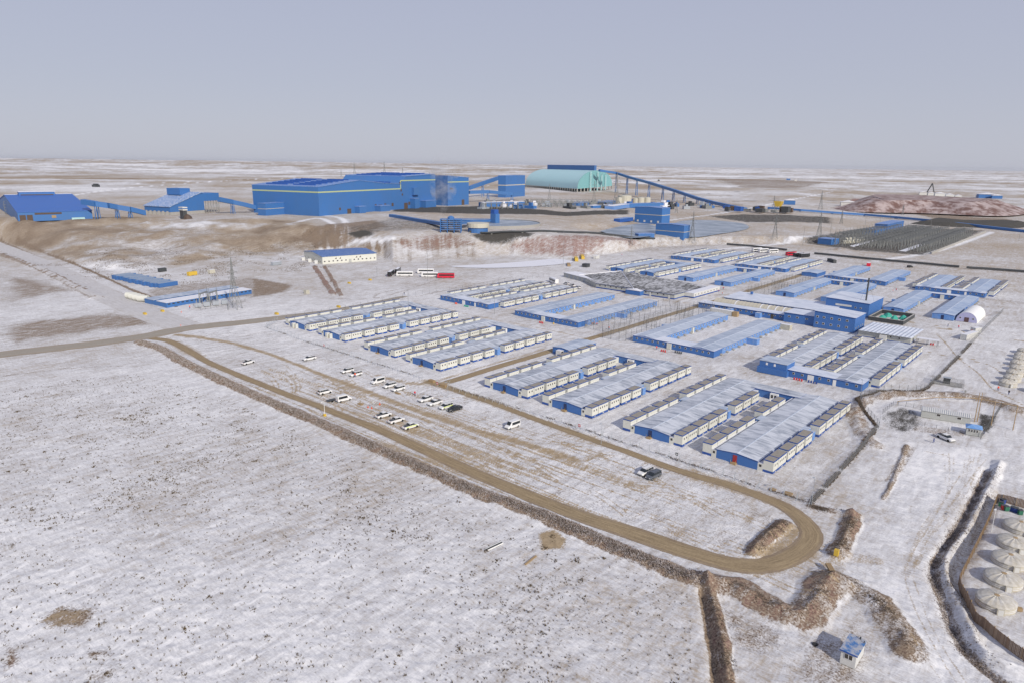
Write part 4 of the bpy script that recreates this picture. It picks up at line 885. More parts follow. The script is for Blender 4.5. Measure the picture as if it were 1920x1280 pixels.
for i, (y0, y1, lab) in enumerate(((262, 290, 'netted court left of the tan lane, nearer half'), (294, 338, 'netted court left of the tan lane, farther half'), (408, 440, 'netted court behind the dining hall beside the tan lane'), (445, 485, 'netted court in front of the far small hut'))):
    x0, x1 = (-186, -176) if i < 2 else (-169, -158); fence([(x0, y0), (x0, y1), (x1, y1), (x1, y0), (x0, y0)], 5, 4.2, lab, 'court_fence', 'court fence', r=.07, group='netted courts')
def sheet(name, pts, z, mat, label=None, kind='structure', par=None):
    b = MB(); b.poly([(x, y, zb(x, y)+z) for x, y in pts]); o = b.build(name, [mat], par); 
    if label: tag(o, label, None, None, kind)
    return o
# scrub caught along fences and banks: real blades
def brush(name, L, width, n, size, label, col, world=True, lo=0.0, tilt=.5):
    L = np.array(L, float) if world else wl(L); d = np.concatenate([[0], np.cumsum(np.hypot(*np.diff(L, axis=0).T))])
    t = rng.uniform(0, d[-1], n); x = np.interp(t, d, L[:, 0]); y = np.interp(t, d, L[:, 1])
    x = x+rng.normal(0, width/2, n); y = y+rng.normal(0, width/2, n)
    k = fbm(x, y, 3.5, 3, 77)+rng.uniform(-.12, .12, n) > lo; x, y = x[k], y[k]; n = len(x); z = zat(x, y)
    return blades(name, x, y, z, size, label, col, tilt)
def blades(name, x, y, z, size, label, mat, tilt=.5, nb=5):
    n = len(x); s = size*rng.uniform(.5, 1.3, n); V = []; tri = nb
    a = rng.uniform(0, 6.28, (n, nb)); lean = rng.uniform(.1, 1.0, (n, nb))*tilt+.15; hh = s[:, None]*rng.uniform(.6, 1.1, (n, nb)); w = s[:, None]*.20
    bx = x[:, None]+np.cos(a)*s[:, None]*.18; by = y[:, None]+np.sin(a)*s[:, None]*.18
    p0 = np.stack([bx-np.sin(a)*w, by+np.cos(a)*w, np.broadcast_to(z[:, None]-.05, a.shape)], -1); p1 = np.stack([bx+np.sin(a)*w, by-np.cos(a)*w, np.broadcast_to(z[:, None]-.05, a.shape)], -1)
    p2 = np.stack([bx+np.cos(a)*hh*lean, by+np.sin(a)*hh*lean, z[:, None]+hh], -1)
    co = np.stack([p0, p1, p2], 2).reshape(-1, 3).astype(np.float32); m = bpy.data.meshes.new(name); m.vertices.add(len(co)); m.vertices.foreach_set('co', co.ravel())
    m.loops.add(len(co)); m.loops.foreach_set('vertex_index', np.arange(len(co), dtype=np.int32)); m.polygons.add(len(co)//3); m.polygons.foreach_set('loop_start', np.arange(0, len(co), 3, dtype=np.int32)); m.update(calc_edges=True)
    m.materials.append(mat); o = bpy.data.objects.new(name, m); C.objects.link(o); tag(o, label, None, None, 'stuff'); return o
def scrubmat(name, c1, c2):
    m, nt, b = newmat(name); p = pos(nt); nt.links.new(mix(nt, remap(nt, noise(nt, p, 1.1, 4, .7), .35, .65), c1, c2), b.inputs['Base Color']); b.inputs['Roughness'].default_value = 1; b.inputs['Specular IOR Level'].default_value = 0; return m
SC1 = scrubmat('dry_scrub', (0.13, 0.10, 0.075), (0.24, 0.20, 0.165)); SC2 = scrubmat('brown_tuft', (0.085, 0.062, 0.035), (0.16, 0.12, 0.075)); SC3 = scrubmat('frosted_scrub', (0.27, 0.215, 0.19), (0.52, 0.49, 0.49))
fl = [(-44.6, 155), (-45.5, 190), (-46, 205), (-47, 219), (-56, 234), (-59, 241), (-58.2, 248), (-52, 257.5), (-46, 263.5), (-44.6, 272)]
brush('dry_scrub', fl, .55, 6500, .42, 'brown tumbleweed drifted against the right hand fence', SC1, lo=.34)
brush('dry_scrub', [(-44.5, 272), (-44.6, 326), (-45, 360)], .5, 3000, .42, 'brown tumbleweed along the far right fence', SC1, lo=.36)
brush('dry_scrub', [(-292, 158), (-250, 157), (-205, 157), (-181, 157)], .6, 1200, .3, 'sparse weeds at the foot of the left front fence', SC1, lo=.5)
brush('dry_scrub', [(-167, 157), (-130, 157), (-90, 156), (-44.5, 155)], .6, 1700, .3, 'sparse weeds at the foot of the right front fence', SC1, lo=.48)
brush('dry_scrub', BANK, 2.1, 22000, .30, 'frosted brown scrub on the bank below the loop road', SC3, lo=.36)
brush('dry_scrub', BANK, 1.9, 16000, .28, 'dark stalks on the bank below the loop road', SC1, lo=.42)
for L, lab in zip([q[0] for q in BERMS[:7]], ('earth berm inside the road loop', 'earth berm beyond the road bend', 'low bank at the fence corner', 'long bank running to the lower edge', 'curved bank below the road bend', 'bank behind the bottom cabin', 'winding bank by the tent camp')):
    brush('dry_scrub', catmull(wl(L), 6), 1.5, 1500, .2, 'short brown scrub on the '+lab, SC1, lo=.45)
brush('dry_scrub', catmull(wl(DITCH[0][0]), 6), 1.3, 6000, .2, 'grey scrub in the winding ditch by the tent camp', SC3, lo=.38)
brush('dry_scrub', catmull(wl(DITCH[0][0]), 6), 1.1, 3500, .18, 'dark scrub in the winding ditch by the tent camp', SC1, lo=.42)
# tufts over the snow field
A_ = wl([(-300, 1330), (-60, 735), (250, 700), (420, 745), (600, 830), (900, 945), (1290, 1110), (1310, 1340), (500, 1420)])
x0, y0 = A_.min(0); x1, y1 = A_.max(0); n = 130000; tx = rng.uniform(x0, x1, n); ty = rng.uniform(y0, y1, n)
k = inpoly(tx, ty, A_); tx, ty = tx[k], ty[k]; dn = fbm(tx, ty, 26, 3, 81)*.6+fbm(tx, ty, 6, 3, 83)*.4
k = rng.uniform(0, 1, len(tx)) < np.clip((dn-.50)*2.0, .09, 1)*.85; tx, ty = tx[k], ty[k]
blades('dry_tufts', tx, ty, zat(tx, ty), .27, 'small dark grass tufts poking through the snow field', SC2, .9, 6)
kk = rng.permutation(len(tx))[:170]; cx_ = np.repeat(tx[kk], 9)+rng.normal(0, .4, 170*9); cy_ = np.repeat(ty[kk], 9)+rng.normal(0, .35, 170*9)
blades('dry_tufts', cx_, cy_, zat(cx_, cy_), .3, 'larger clumps of dry grass in the snow field', SC2, .8, 6)
n = 9000; ph_ = rng.uniform(0, 1, n); lx = wl([(120, 480), (620, 425), (640, 500), (300, 540), (0, 500)]); a0, a1 = lx.min(0), lx.max(0); tx = rng.uniform(a0[0], a1[0], 26000); ty = rng.uniform(a0[1], a1[1], 26000); k = inpoly(tx, ty, lx) & (fbm(tx, ty, 14, 3, 85) > .58); tx, ty = tx[k], ty[k]
blades('dry_tufts', tx, ty, zat(tx, ty), .5, 'scrub on the rough brown slope at the left', SC1, .9, 4)
# ================================================================ vehicles, people, tents, gate area
M['carwhite'] = paint('white_car_paint', (0.72, 0.72, 0.72), 0.25, 0.2, 1.5, dcol=(0.45, 0.42, 0.36)); M['carblack'] = paint('black_car_paint', (0.02, 0.022, 0.025), 0.25, 0.15)
M['cargrey'] = paint('dark_grey_car_paint', (0.09, 0.10, 0.12), 0.25, 0.2); M['busred'] = paint('red_coach_paint', (0.60, 0.02, 0.05), 0.3, 0.1)
M['tyre'] = paint('tyre_rubber', (0.02, 0.02, 0.02), 0.9, 0.2); M['rim'] = paint('wheel_rim', (0.4, 0.4, 0.42), 0.4, 0.2, metal=.5)
M['carglass'] = paint('car_glass', (0.02, 0.025, 0.03), 0.08, 0.05); M['lamp'] = paint('headlight_lens', (0.8, 0.8, 0.78), 0.15, 0.05); M['tail'] = paint('tail_light', (0.4, 0.02, 0.02), 0.3, 0.05)
M['lime'] = paint('lime_stripe', (0.62, 0.75, 0.08), 0.4, 0.05); M['jacket'] = paint('orange_jacket', (0.80, 0.10, 0.03), .8, .1); M['navy'] = paint('navy_cloth', (0.02, 0.05, 0.22), .8, .1); M['skin'] = paint('skin', (0.45, 0.28, 0.2), .6, .05); M['redj'] = paint('red_jacket', (0.6, 0.03, 0.05), .8, .1); M['blk'] = paint('black_cloth', (0.03, 0.03, 0.035), .9, .1)
def loft(b, st, m):
    """st: (x, zb, zt, hw_bottom, hw_top) sections joined along x"""
    R = [[b._v(p) for p in ((x, -wb_, z0), (x, wb_, z0), (x, wb_*1.0, z0+(z1-z0)*.55), (x, wt, z1), (x, -wt, z1), (x, -wb_, z0+(z1-z0)*.55))] for x, z0, z1, wb_, wt in st]
    for i in range(len(R)-1):
        for k in range(6): j = (k+1) % 6; b.f.append([R[i][k], R[i][j], R[i+1][j], R[i+1][k]]); b.m.append(m)
    b.f.append(R[0][::-1]); b.m.append(m); b.f.append(R[-1]); b.m.append(m)
wm = MB(); 
def wheel_mesh(r, w):
    b = MB(); b.at(Matrix.Rotation(math.pi/2, 4, 'X')); b.lathe([(r*.55, -w/2), (r*.93, -w/2), (r, -w*.35), (r, w*.35), (r*.93, w/2), (r*.55, w/2)], 14, 0); b.lathe([(r*.55, -w/2), (r*.55, w/2)], 14, 0)
    return b.mesh('wheel', [M['tyre']])
def rim_mesh(r, w):
    b = MB(); b.at(Matrix.Rotation(math.pi/2, 4, 'X')); b.lathe([(0.02, w*.3), (r*.2, w*.42), (r*.54, w*.36)], 10, 0); b.lathe([(0.02, -w*.3), (r*.2, -w*.42), (r*.54, -w*.36)], 10, 0); return b.mesh('rim', [M['rim']])
WH = {k: (wheel_mesh(*k), rim_mesh(*k)) for k in ((.38, .26), (.34, .22), (.52, .32))}
def add_wheels(root, xs, hw, k):
    for x in xs:
        for s in (-1, 1):
            w = put('wheel', WH[k][0], root, (x, s*(hw-k[1]/2+.03), k[0])); put('rim', WH[k][1], w)
def vehicle(kind, mat):
    root = empty({'pickup': 'pickup_truck', 'suv': 'parked_suv', 'van': 'minivan', 'minibus': 'minibus', 'bus': 'coach'}[kind], (0, 0, 0))
    P = M[mat]
    if kind in ('pickup', 'suv'):
        L = 5.2 if kind == 'pickup' else 4.8; hw = .92
        b = MB(); loft(b, [(-L/2, .5, .95, hw*.9, hw*.88), (-L/2+.15, .42, 1.08, hw, hw*.95), (-.2, .38, 1.10, hw, hw*.96), (.55, .38, 1.10, hw, hw*.95), (L/2-.45, .40, .98, hw, hw*.88), (L/2-.05, .45, .82, hw*.86, hw*.72)], 0); b.build('body', [P], root)
        x0 = -.75 if kind == 'pickup' else -L/2+.12
        b = MB(); loft(b, [(x0-.12 if kind == 'pickup' else x0, 1.06, 1.10, hw*.93, hw*.9), (x0+.12, 1.06, 1.62, hw*.93, hw*.76), (.55, 1.06, 1.64, hw*.93, hw*.76), (1.35, 1.04, 1.10, hw*.9, hw*.86)], 0); b.build('cabin_glass', [M['carglass']], root)
        b = MB(); b.box(x0+.12, .62, -hw*.78, hw*.78, 1.60, 1.70); 
        for x in ((x0+.1, .0) if kind == 'pickup' else (x0+.1, -1.2, -.1)):
            for s in (-1, 1): b.bar((x, s*hw*.93, 1.05), (x+.02, s*hw*.78, 1.65), .06, 0)
        b.build('cabin_roof', [P], root)
        if kind == 'pickup': b = MB(); b.box(-L/2+.2, x0-.2, -hw*.8, hw*.8, 1.09, 1.115); b.build('load_bed', [M['dark']], root); b = MB(); b.bar((x0-.15, -.7, 1.1), (x0-.15, -.7, 1.7), .04); b.bar((x0-.15, .7, 1.1), (x0-.15, .7, 1.7), .04); b.bar((x0-.15, -.7, 1.7), (x0-.15, .7, 1.7), .04); b.build('roll_bar', [M['dark']], root)
        else: b = MB(); b.bar((x0+.3, -.6, 1.74), (.4, -.6, 1.74), .03); b.bar((x0+.3, .6, 1.74), (.4, .6, 1.74), .03); b.build('roof_rail', [M['dark']], root)
        add_wheels(root, (-L/2+1.0, L/2-.95), hw, (.38, .26)); fx = L/2-.06; fz = .66
    elif kind in ('van', 'minibus'):
        L = 5.0 if kind == 'van' else 5.7; hw = .95 if kind == 'van' else 1.0; ht = 1.95 if kind == 'van' else 2.35
        b = MB(); loft(b, [(-L/2, .42, ht*.94, hw*.94, hw*.82), (-L/2+.15, .38, ht, hw, hw*.86), (L*.18, .38, ht, hw, hw*.86), (L*.36, .38, 1.22, hw, hw*.9), (L/2-.08, .42, .92, hw*.92, hw*.84), (L/2, .5, .8, hw*.84, hw*.74)], 0); b.build('body', [P], root)
        b = MB()
        for s in (-1, 1): b.prism([(-L/2+.3, 1.22), (L*.20, 1.22), (L*.16, ht-.28), (-L/2+.3, ht-.28)], *(sorted((s*(hw*.93), s*(hw+.012)))), 0)
        b.build('side_window', [M['carglass']], root)
        b = MB(); b.poly([(L*.345, -hw*.8, 1.33), (L*.345, hw*.8, 1.33), (L*.205, hw*.76, ht-.12), (L*.205, -hw*.76, ht-.12)]); b.poly([(L*.345+.03, -hw*.8, 1.35), (L*.205+.03, -hw*.76, ht-.10), (L*.205+.03, hw*.76, ht-.10), (L*.345+.03, hw*.8, 1.35)]); b.build('windscreen', [M['carglass']], root)
        add_wheels(root, (-L/2+1.05, L/2-.95), hw, (.34, .22)); fx = L/2-.04; fz = .72
    else:
        L = 11.5; hw = 1.25; ht = 3.3
        b = MB(); loft(b, [(-L/2, .5, ht*.97, hw, hw*.92), (-L/2+.1, .4, ht, hw, hw*.93), (L/2-.5, .4, ht, hw, hw*.93), (L/2, .45, 1.4, hw*.95, hw*.92)], 0); b.build('body', [P], root)
        b = MB()
        for s in (-1, 1): b.box(-L/2+.4, L/2-1.1, *(sorted((s*(hw-.08), s*(hw+.015)))), 1.6, 2.6)
        b.build('side_window', [M['carglass']], root)
        b = MB(); b.box(-L/2+.3, L/2-.6, -hw*.8, hw*.8, ht, ht+.06); b.build('roof_panel', [M['snow'] if mat != 'busred' else M['dark']], root)
        b = MB(); b.poly([(L/2+.0, -1.05, 1.5), (L/2+.0, 1.05, 1.5), (L/2-.42, 1.0, 3.0), (L/2-.42, -1.0, 3.0)]); b.build('windscreen', [M['carglass']], root)
        add_wheels(root, (-L/2+2.6, L/2-2.4), hw, (.52, .32)); fx = L/2-.02; fz = .8
    for s in (-1, 1):
        b = MB(); b.box(fx-.05, fx+.03, s*hw*.62-.16, s*hw*.62+.16, fz-.08, fz+.08); b.build('headlight', [M['lamp']], root)
        b = MB(); b.box(-L/2-.02, -L/2+.02, s*hw*.78-.08, s*hw*.78+.08, .8, 1.1); b.build('tail_light', [M['tail']], root)
    b = MB(); b.box(-L/2-.06, -L/2+.05, -hw*.9, hw*.9, .36, .52); b.build('bumper', [M['dark']], root); b = MB(); b.box(L/2-.12, L/2+.02, -hw*.8, hw*.8, .34, .5); b.build('bumper', [M['dark']], root)
    return root
_V = {}
def park(kind, mat, x, y, rz, label, group='vehicles parked on the snow', stripe=False):
    k = (kind, mat)
    if k not in _V: _V[k] = vehicle(*k); o = _V[k]; o.location = (x, y, zb(x, y)+.02); o.rotation_euler = (0, 0, rz); o['label'] = label; o['group'] = group
    else: o = dup(_V[k], (x, y, zb(x, y)+.02), rz, label, group)
    if kind == 'minibus': o.scale = (.88, .92, .92)
    o['category'] = {'pickup': 'pickup truck', 'suv': 'car', 'van': 'van', 'minibus': 'minibus', 'bus': 'bus'}[kind]
    if stripe:
        b = MB(); hw = .925
        for s in (-1, 1): b.box(-2.1, 1.7, *(sorted((s*(hw-.02), s*(hw+.02)))), .82, 1.0)
        b.build('lime_stripe', [M['lime']], o)
    return o
r = math.radians
up = -90; dn = 90     # front rows face the road (down the picture), back rows face away
park('pickup', 'carwhite', -231.5, 142.0, r(-96), 'white pickup with open dark bed alone at the far end of the upper row')
park('pickup', 'carwhite', -243.6, 123.0, r(-258), 'white pickup standing alone farthest left in the car park')
park('suv', 'carwhite', -207.4, 142.6, r(-92), 'white car at the left end of the close upper group, left of the orange figure')
park('suv', 'carwhite', -201.7, 142.2, r(-92), 'white car with the orange jacketed person at its side')
park('minibus', 'carwhite', -189.0, 142.4, r(-92), 'tall white minibus in the upper row left of two white cars')
park('suv', 'carwhite', -182.2, 142.2, r(-92), 'white car between the tall minibus and another white car')
park('suv', 'carwhite', -177.3, 142.0, r(-92), 'white car at the right of the trio beside the wooden pallet')
park('suv', 'carwhite', -192.3, 123.0, r(86), 'small white car in the lower row above the yellow footed post')
park('minibus', 'carwhite', -181.6, 123.0, r(84), 'long white minibus in the lower row with a trailer on its left')
park('pickup', 'carwhite', -162.3, 141.2, r(-92), 'white pickup at the left of the four by the fence gate')
park('pickup', 'carwhite', -157.7, 141.0, r(-92), 'second white pickup of the four by the fence gate')
park('suv', 'carwhite', -152.5, 141.0, r(-92), 'white car with lime stripe beside the black pickup', stripe=True)
park('pickup', 'carblack', -149.1, 141.6, r(-92), 'black pickup truck at the end of the upper row')
park('pickup', 'carwhite', -160.6, 122.6, r(86), 'leftmost white pickup of the lower three, beside the sign posts')
park('pickup', 'carwhite', -154.2, 122.4, r(86), 'middle white pickup of the lower three')
park('pickup', 'carwhite', -147.7, 122.4, r(86), 'white pickup with lime stripe, rightmost of the lower three', stripe=True)
park('minibus', 'carwhite', -126.3, 143.2, r(-94), 'white minibus parked alone in the middle of the car park')
park('suv', 'carwhite', -80.9, 142.6, r(-96), 'white car beside the dark grey car below the nearest block')
park('suv', 'cargrey', -78.3, 142.0, r(-96), 'dark grey car parked against a white one below the nearest block')
park('pickup', 'carwhite', -29.6, 221.3, r(-32), 'pale pickup standing by the blue roofed guard house')
# small things in the park
def pole(x, y, h, label, r_=.07, mat='steel', foot=None, arm=0, z=None, cat='pole', name='light_pole', head=True):
    z0 = zb(x, y) if z is None else z; root = empty(name, (x, y, z0), 0, label, cat); b = MB(); b.bar((0, 0, 0), (0, 0, h), r_, 0, 6, r_*.6); b.build('mast', [M[mat]], root)
    if foot: b = MB(); b.box(-.35, .35, -.35, .35, 0, .7); b.build('foot_block', [M[foot]], root)
    if head:
        b = MB(); b.bar((0, 0, h), (.0, -max(arm, .6), h+.15), r_*.7); b.box(-.18, .18, -max(arm, .6)-.6, -max(arm, .6), h+.08, h+.2); b.build('lamp_head', [M[mat]], root)
    return root
pole(*flat(609, 779), 4.6, 'white post on a yellow block beside the loop road', .09, 'white', 'yellow')
def person(x, y, rz, label, top='jacket', legs='navy', act=0, z=None, sc=1.0):
    k = (top, legs, act)
    if k not in _PP:
        J = [(0, 0, .95), (0, 0, 1.25), (0, 0, 1.46), (.02, 0, 1.56), (.03, 0, 1.68)]
        st = .18 if act else .03
        Vt = J+[(0, .1, .92), (st, .11, .5), (st*.2, .11, .06), (st*.2+.14, .11, .03), (0, -.1, .92), (-st*.5, -.11, .5), (-st*1.4, -.11, .07), (-st*1.4+.14, -.11, .03),
              (0, .2, 1.42), (-.04+st*.3, .26, 1.15), (.06+st*.8, .25, .9), (.08+st*.8, .25, .82), (0, -.2, 1.42), (-.02-st*.3, -.27, 1.15), (.02-st*.5, -.26, .9), (.04-st*.5, -.26, .82)]
        E = [(0, 1), (1, 2), (2, 3), (3, 4), (0, 5), (5, 6), (6, 7), (7, 8), (0, 9), (9, 10), (10, 11), (11, 12), (2, 13), (13, 14), (14, 15), (15, 16), (2, 17), (17, 18), (18, 19), (19, 20)]
        Rd = [.15, .17, .13, .06, .105, .11, .08, .055, .05, .11, .08, .055, .05, .075, .06, .05, .045, .075, .06, .05, .045]
        me = bpy.data.meshes.new('person'); me.from_pydata(Vt, E, []); o = bpy.data.objects.new('person', me); C.objects.link(o)
        md = o.modifiers.new('s', 'SKIN')
        for i, rr_ in enumerate(Rd): me.skin_vertices[0].data[i].radius = (rr_, rr_)
        me.skin_vertices[0].data[0].use_root = True; o.modifiers.new('u', 'SUBSURF').levels = 1
        dg = bpy.context.evaluated_depsgraph_get(); m2 = bpy.data.meshes.new_from_object(o.evaluated_get(dg)); bpy.data.objects.remove(o)
        for q in (top, legs, 'skin', 'blk'): m2.materials.append(M[q])
        for p_ in m2.polygons:
            c = p_.center; p_.use_smooth = True
            p_.material_index = 0 if (.86 < c.z < 1.50) else (1 if .1 < c.z <= .86 else (3 if c.z <= .1 or c.z > 1.70 else 2))
            if c.z < .86 and abs(c.y) > .2: p_.material_index = 2
        _PP[k] = m2
    o = put('person', _PP[k], None, (x, y, zb(x, y) if z is None else z), rz); tag(o, label, 'person', 'people about the camp'); return o
_PP = {}
for a in (('person in orange jacket and dark trousers', 666, 706, 'jacket'), ('person in a red jacket standing right of the trio of cars', 778, 741, 'redj'), ):
    x, y = flat(a[1], a[2]); person(x, y, r(-60), a[0]+(' beside a white car' if 'orange' in a[0] else ''), a[3], 'navy')
PPL = [(1110,611,'jacket','leftmost of three orange people at the corner of the plain left block'),(1114,609,'jacket','middle of three orange people at the corner of the plain left block'),(1119,611,'redj','rightmost of three people at the corner of the plain left block'),(1142,618,'jacket','orange person on the tan lane by the netted court'),
 (1231,655,'jacket','orange person left of the red bins at the plain block'),(1316,577,'jacket','left one of two orange people at the lane crossing'),(1320,577,'jacket','right one of two orange people at the lane crossing'),(1347,548,'jacket','orange person by the dining hall side wing'),(1354,553,'jacket','orange person on the path from the dining hall'),(1356,543,'redj','person in red behind the dining hall side wing'),
 (1777,613,'blk','dark clothed person walking on the upper right path'),(1797,616,'redj','person in red on the upper right path'),(1820,622,'redj','person in red near the fence line cabins'),(1822,624,'jacket','orange person near the fence line cabins'),(1871,731,'jacket','orange person below the far tents'),(1891,739,'blk','dark clothed person below the far tents'),(1844,812,'blk','dark clothed person at the guard house'),(1750,830,'navy','person in blue overalls standing beside the pale pickup'),
 (356,579,'jacket','orange person in front of the long low blue store'),(1674,548,'jacket','left of the orange people in the blue block yard'),(1680,546,'redj','right of the orange people in the blue block yard'),(1166,480,'redj','person in red beyond the dining hall'),(758,553,'blk','dark clothed person standing by the coaches'),(1500,588,'redj','person in red at the kitchen front door')]
for px, py, c, lab in PPL:
    g = G(px, py); person(g[0], g[1], rng.uniform(0, 6.28), lab, c, 'navy' if c != 'navy' else 'navy', int(rng.integers(0, 2)), z=zb(g[0], g[1]))
# wooden pallets, blocks, cones, signs
def block(px, py, sx, sy, sz, mat, label, cat, name='timber_pallet', rz=0.0, world=None):
    x, y = world if world is not None else G(px, py)[:2]; b = MB(); n = 4
    for k in range(n): b.box(-sx/2, sx/2, -sy/2+k*sy/n, -sy/2+(k+.8)*sy/n, 0.02, sz)
    o = b.build(name, [M[mat]], None, (x, y, zb(x, y)), rz); tag(o, label, cat); return o
block(746, 737, 2.2, 1.0, .3, 'wood', 'timber pallet lying beside the third white car', 'pallet'); block(676, 757, 2.0, 1., .35, 'wood', 'timber barrier left of the red cones in the car park', 'pallet'); block(810, 716, 2.4, 1.2, .9, 'wood', 'yellow brown concrete block at the left side of the gate', 'block', 'gate_block'); block(832, 724, 2.6, 1.2, .9, 'wood', 'yellow brown block at the right side of the gate', 'block', 'gate_block')
block(1478, 926, 1.8, 1.4, .4, 'wood', 'timber pallet near the fence corner', 'pallet'); block(1449, 917, 1.4, 1.2, .3, 'wood', 'flat board near the fence corner', 'board'); block(1558, 1077, 4.2, 1.0, .5, 'wood', 'long timber box beside the narrow gap in the berms', 'barrier', 'timber_barrier', r(-55)); block(1567, 1046, .8, .8, 1.3, 'yellow', 'upright yellow marker at the end of the berm', 'marker', 'marker_post')
def cone(px, py, label):
    x, y = G(px, py)[:2]; b = MB(); b.box(-.25, .25, -.25, .25, 0, .05); b.lathe([(.2, .05), (.12, .4), (.04, .75)], 8); o = b.build('traffic_cone', [M['orange']], None, (x, y, zb(x, y))); tag(o, label, 'cone', 'cones in the car park')
for px, py, l in ((690, 763, 'red cone left of the pair by the lower pickups'), (697, 765, 'red cone right of the pair by the lower pickups'), (712, 757, 'cone above the lower pickups'), (339, 611, 'orange cone at the road junction'), (340, 586, 'orange cone by the long blue store')): cone(px, py, l)
def sign(px, py, label, m='red', h=2.2):
    x, y = G(px, py)[:2]; root = empty('road_sign', (x, y, zb(x, y)), 0, label, 'sign'); b = MB(); b.bar((0, 0, 0), (0, 0, h), .05); b.build('post', [M['steel']], root); b = MB(); b.box(-.4, .4, -.06, -.02, h-.8, h, 0); b.box(-.25, .25, -.08, -.06, h-.55, h-.25, 1); b.build('sign_plate', [M[m], M['white']], root)
sign(608, 655, 'small red sign on the fence above the first pickup'); sign(820, 727, 'red and white sign at the gate blocks'); sign(1086, 808, 'small red sign on the fence near the single minibus'); sign(1268, 862, 'dark round sign on the fence below the nearest blocks', 'dark'); sign(700, 765, 'thin post with a small board in the lower parking row', 'white', 2.6)
pole(*flat(840, 745), 5.5, 'grey lamp pole just right of the gate blocks'); pole(*flat(1127, 832), 6.2, 'grey lamp pole behind the fence, left of the nearest blocks'); pole(*flat(1521, 948), 7.0, 'grey lamp pole at the fence corner'); pole(*flat(1613, 742), 6.0, 'lamp pole at the corner of the raised blue box block'); pole(*flat(1648, 800), 4.0, 'short steel post at the fence kink', head=False)
# trailer behind the long minibus
x, y = flat(622, 752); root = empty('flat_trailer', (x, y, zb(x, y)), r(84), 'small dark flat trailer left of the long minibus', 'trailer'); b = MB(); b.box(-1.6, 1.4, -.8, .8, .5, .62); b.bar((1.4, 0, .5), (2.4, 0, .45), .05); b.build('bed', [M['dark']], root)
for s in (-1, 1): put('wheel', WH[(.34, .22)][0], root, (-.2, s*.85, .34))
# drums and bins by block doors
def bins(px, py, n, mat, label, group, name='drum', step=(.9, 0)):
    x, y = G(px, py)[:2]
    for i in range(n):
        b = MB(); b.lathe([(.28, 0), (.3, .05), (.3, .85), (.24, .9)], 10); o = b.build(name, [M[mat]], None, (x+i*step[0], y+i*step[1], zb(x, y))); tag(o, label+(', '+('left', 'middle', 'right', 'far right')[i] if n > 1 else '')+(' one' if n > 1 else ''), 'drum', group)
bins(1240, 658, 3, 'red', 'red drum at the front of the plain block by the courts', 'red drums'); bins(1489, 711, 4, 'red', 'red drum in front of the block with the raised blue box', 'red drums'); bins(1012, 606, 3, 'red', 'red drum in front of the left plain block', 'red drums'); bins(854, 570, 2, 'orange', 'orange red drum at the second row left block', 'red drums')
bins(1516, 716, 4, 'navy', 'navy drum right of the white double door', 'dark drums'); bins(1266, 661, 4, 'dark', 'dark drum right of the plain block door', 'dark drums'); bins(871, 575, 4, 'green', 'green bin at the second row left block', 'green bins'); bins(1038, 608, 1, 'yellow', 'yellow drum in front of the left plain block', 'drum')
bins(1100, 563, 1, 'orange', 'orange buoy shaped drum under the lamp pole by the dining hall', 'drum'); bins(1745, 646, 2, 'red', 'red drum under the open canopy', 'red drums')
pole(*flat(1096, 562), 8.0, 'lamp pole standing on the lane in front of the grey store')
# ---------------------------------------------------------------- round felt tents
def ger():
    root = empty('felt_tent', (0, 0, 0)); n = 28
    b = MB(); b.lathe([(3.1, 0), (3.15, 1.3), (3.0, 1.5)], n); b.build('wall', [M['tent']], root, smooth=False)
    b = MB(); pr = [(3.2, 1.42), (2.9, 1.72), (2.3, 2.03), (1.5, 2.28), (.7, 2.42), (.35, 2.45)]
    R = [[(rr_*(1+.02*math.sin(5*k)), ) for k in range(n)] for rr_, z in pr]
    vv = [[(rr_*math.cos(2*math.pi*k/n), rr_*math.sin(2*math.pi*k/n), z+(.05 if k % 2 else -.03)+.03*math.sin(k*2.3)) for k in range(n)] for rr_, z in pr]
    for i in range(len(pr)-1):
        for k in range(n): b.poly([vv[i][k], vv[i][(k+1) % n], vv[i+1][(k+1) % n], vv[i+1][k]])
    b.poly(vv[-1]); b.build('roof', [M['canvas']], root)
    b = MB(); b.lathe([(.45, 2.4), (.45, 2.5), (.1, 2.55)], 12); b.build('crown', [M['wood']], root)
    for z in (.45, .85): b = MB(); b.lathe([(3.15, z), (3.17, z+.04), (3.15, z+.09)], n); b.build('rope', [M['snow']], root)
    for a in (0.4, 1.8, 3.3, 4.9): b = MB(); b.bar((.5*math.cos(a), .5*math.sin(a), 2.47), (3.22*math.cos(a+.15), 3.22*math.sin(a+.15), 1.45), .03); b.build('rope', [M['snow']], root)
    b = MB(); b.box(2.9, 3.5, -.55, .55, 0, 1.45); b.box(3.5, 3.53, -.4, .4, .05, 1.35, 1); b.build('door', [M['tent'], M['offwhite']], root)
    return root
M['canvas'] = paint('snowy_canvas', (0.40, 0.365, 0.295), .9, .8, .9, dcol=(0.60, 0.59, 0.57))
gt = ger(); first = True
GL = [((1865.7, 1133), 'nearest round felt tent, at the bend of the board fence'), ((1879.3, 1091), 'second round felt tent from the bottom of the row'), ((1892, 1056), 'third round felt tent from the bottom, middle of the near row'), ((1900.7, 1022.6), 'fourth round felt tent from the bottom of the row'), ((1912, 992.4), 'round felt tent at the top of the near row, nearest the bins')]
for i, (p_, lab) in enumerate(GL):
    x, y = flat(*p_); o = gt if i == 0 else dup(gt, (x, y, zb(x, y)), 0); o.location = (x, y, zb(x, y)); o.rotation_euler = (0, 0, r(-70+i*3)); o.scale = (1, 1, .8); o['label'] = lab; o['category'] = 'felt tent'; o['group'] = 'near row of felt tents'
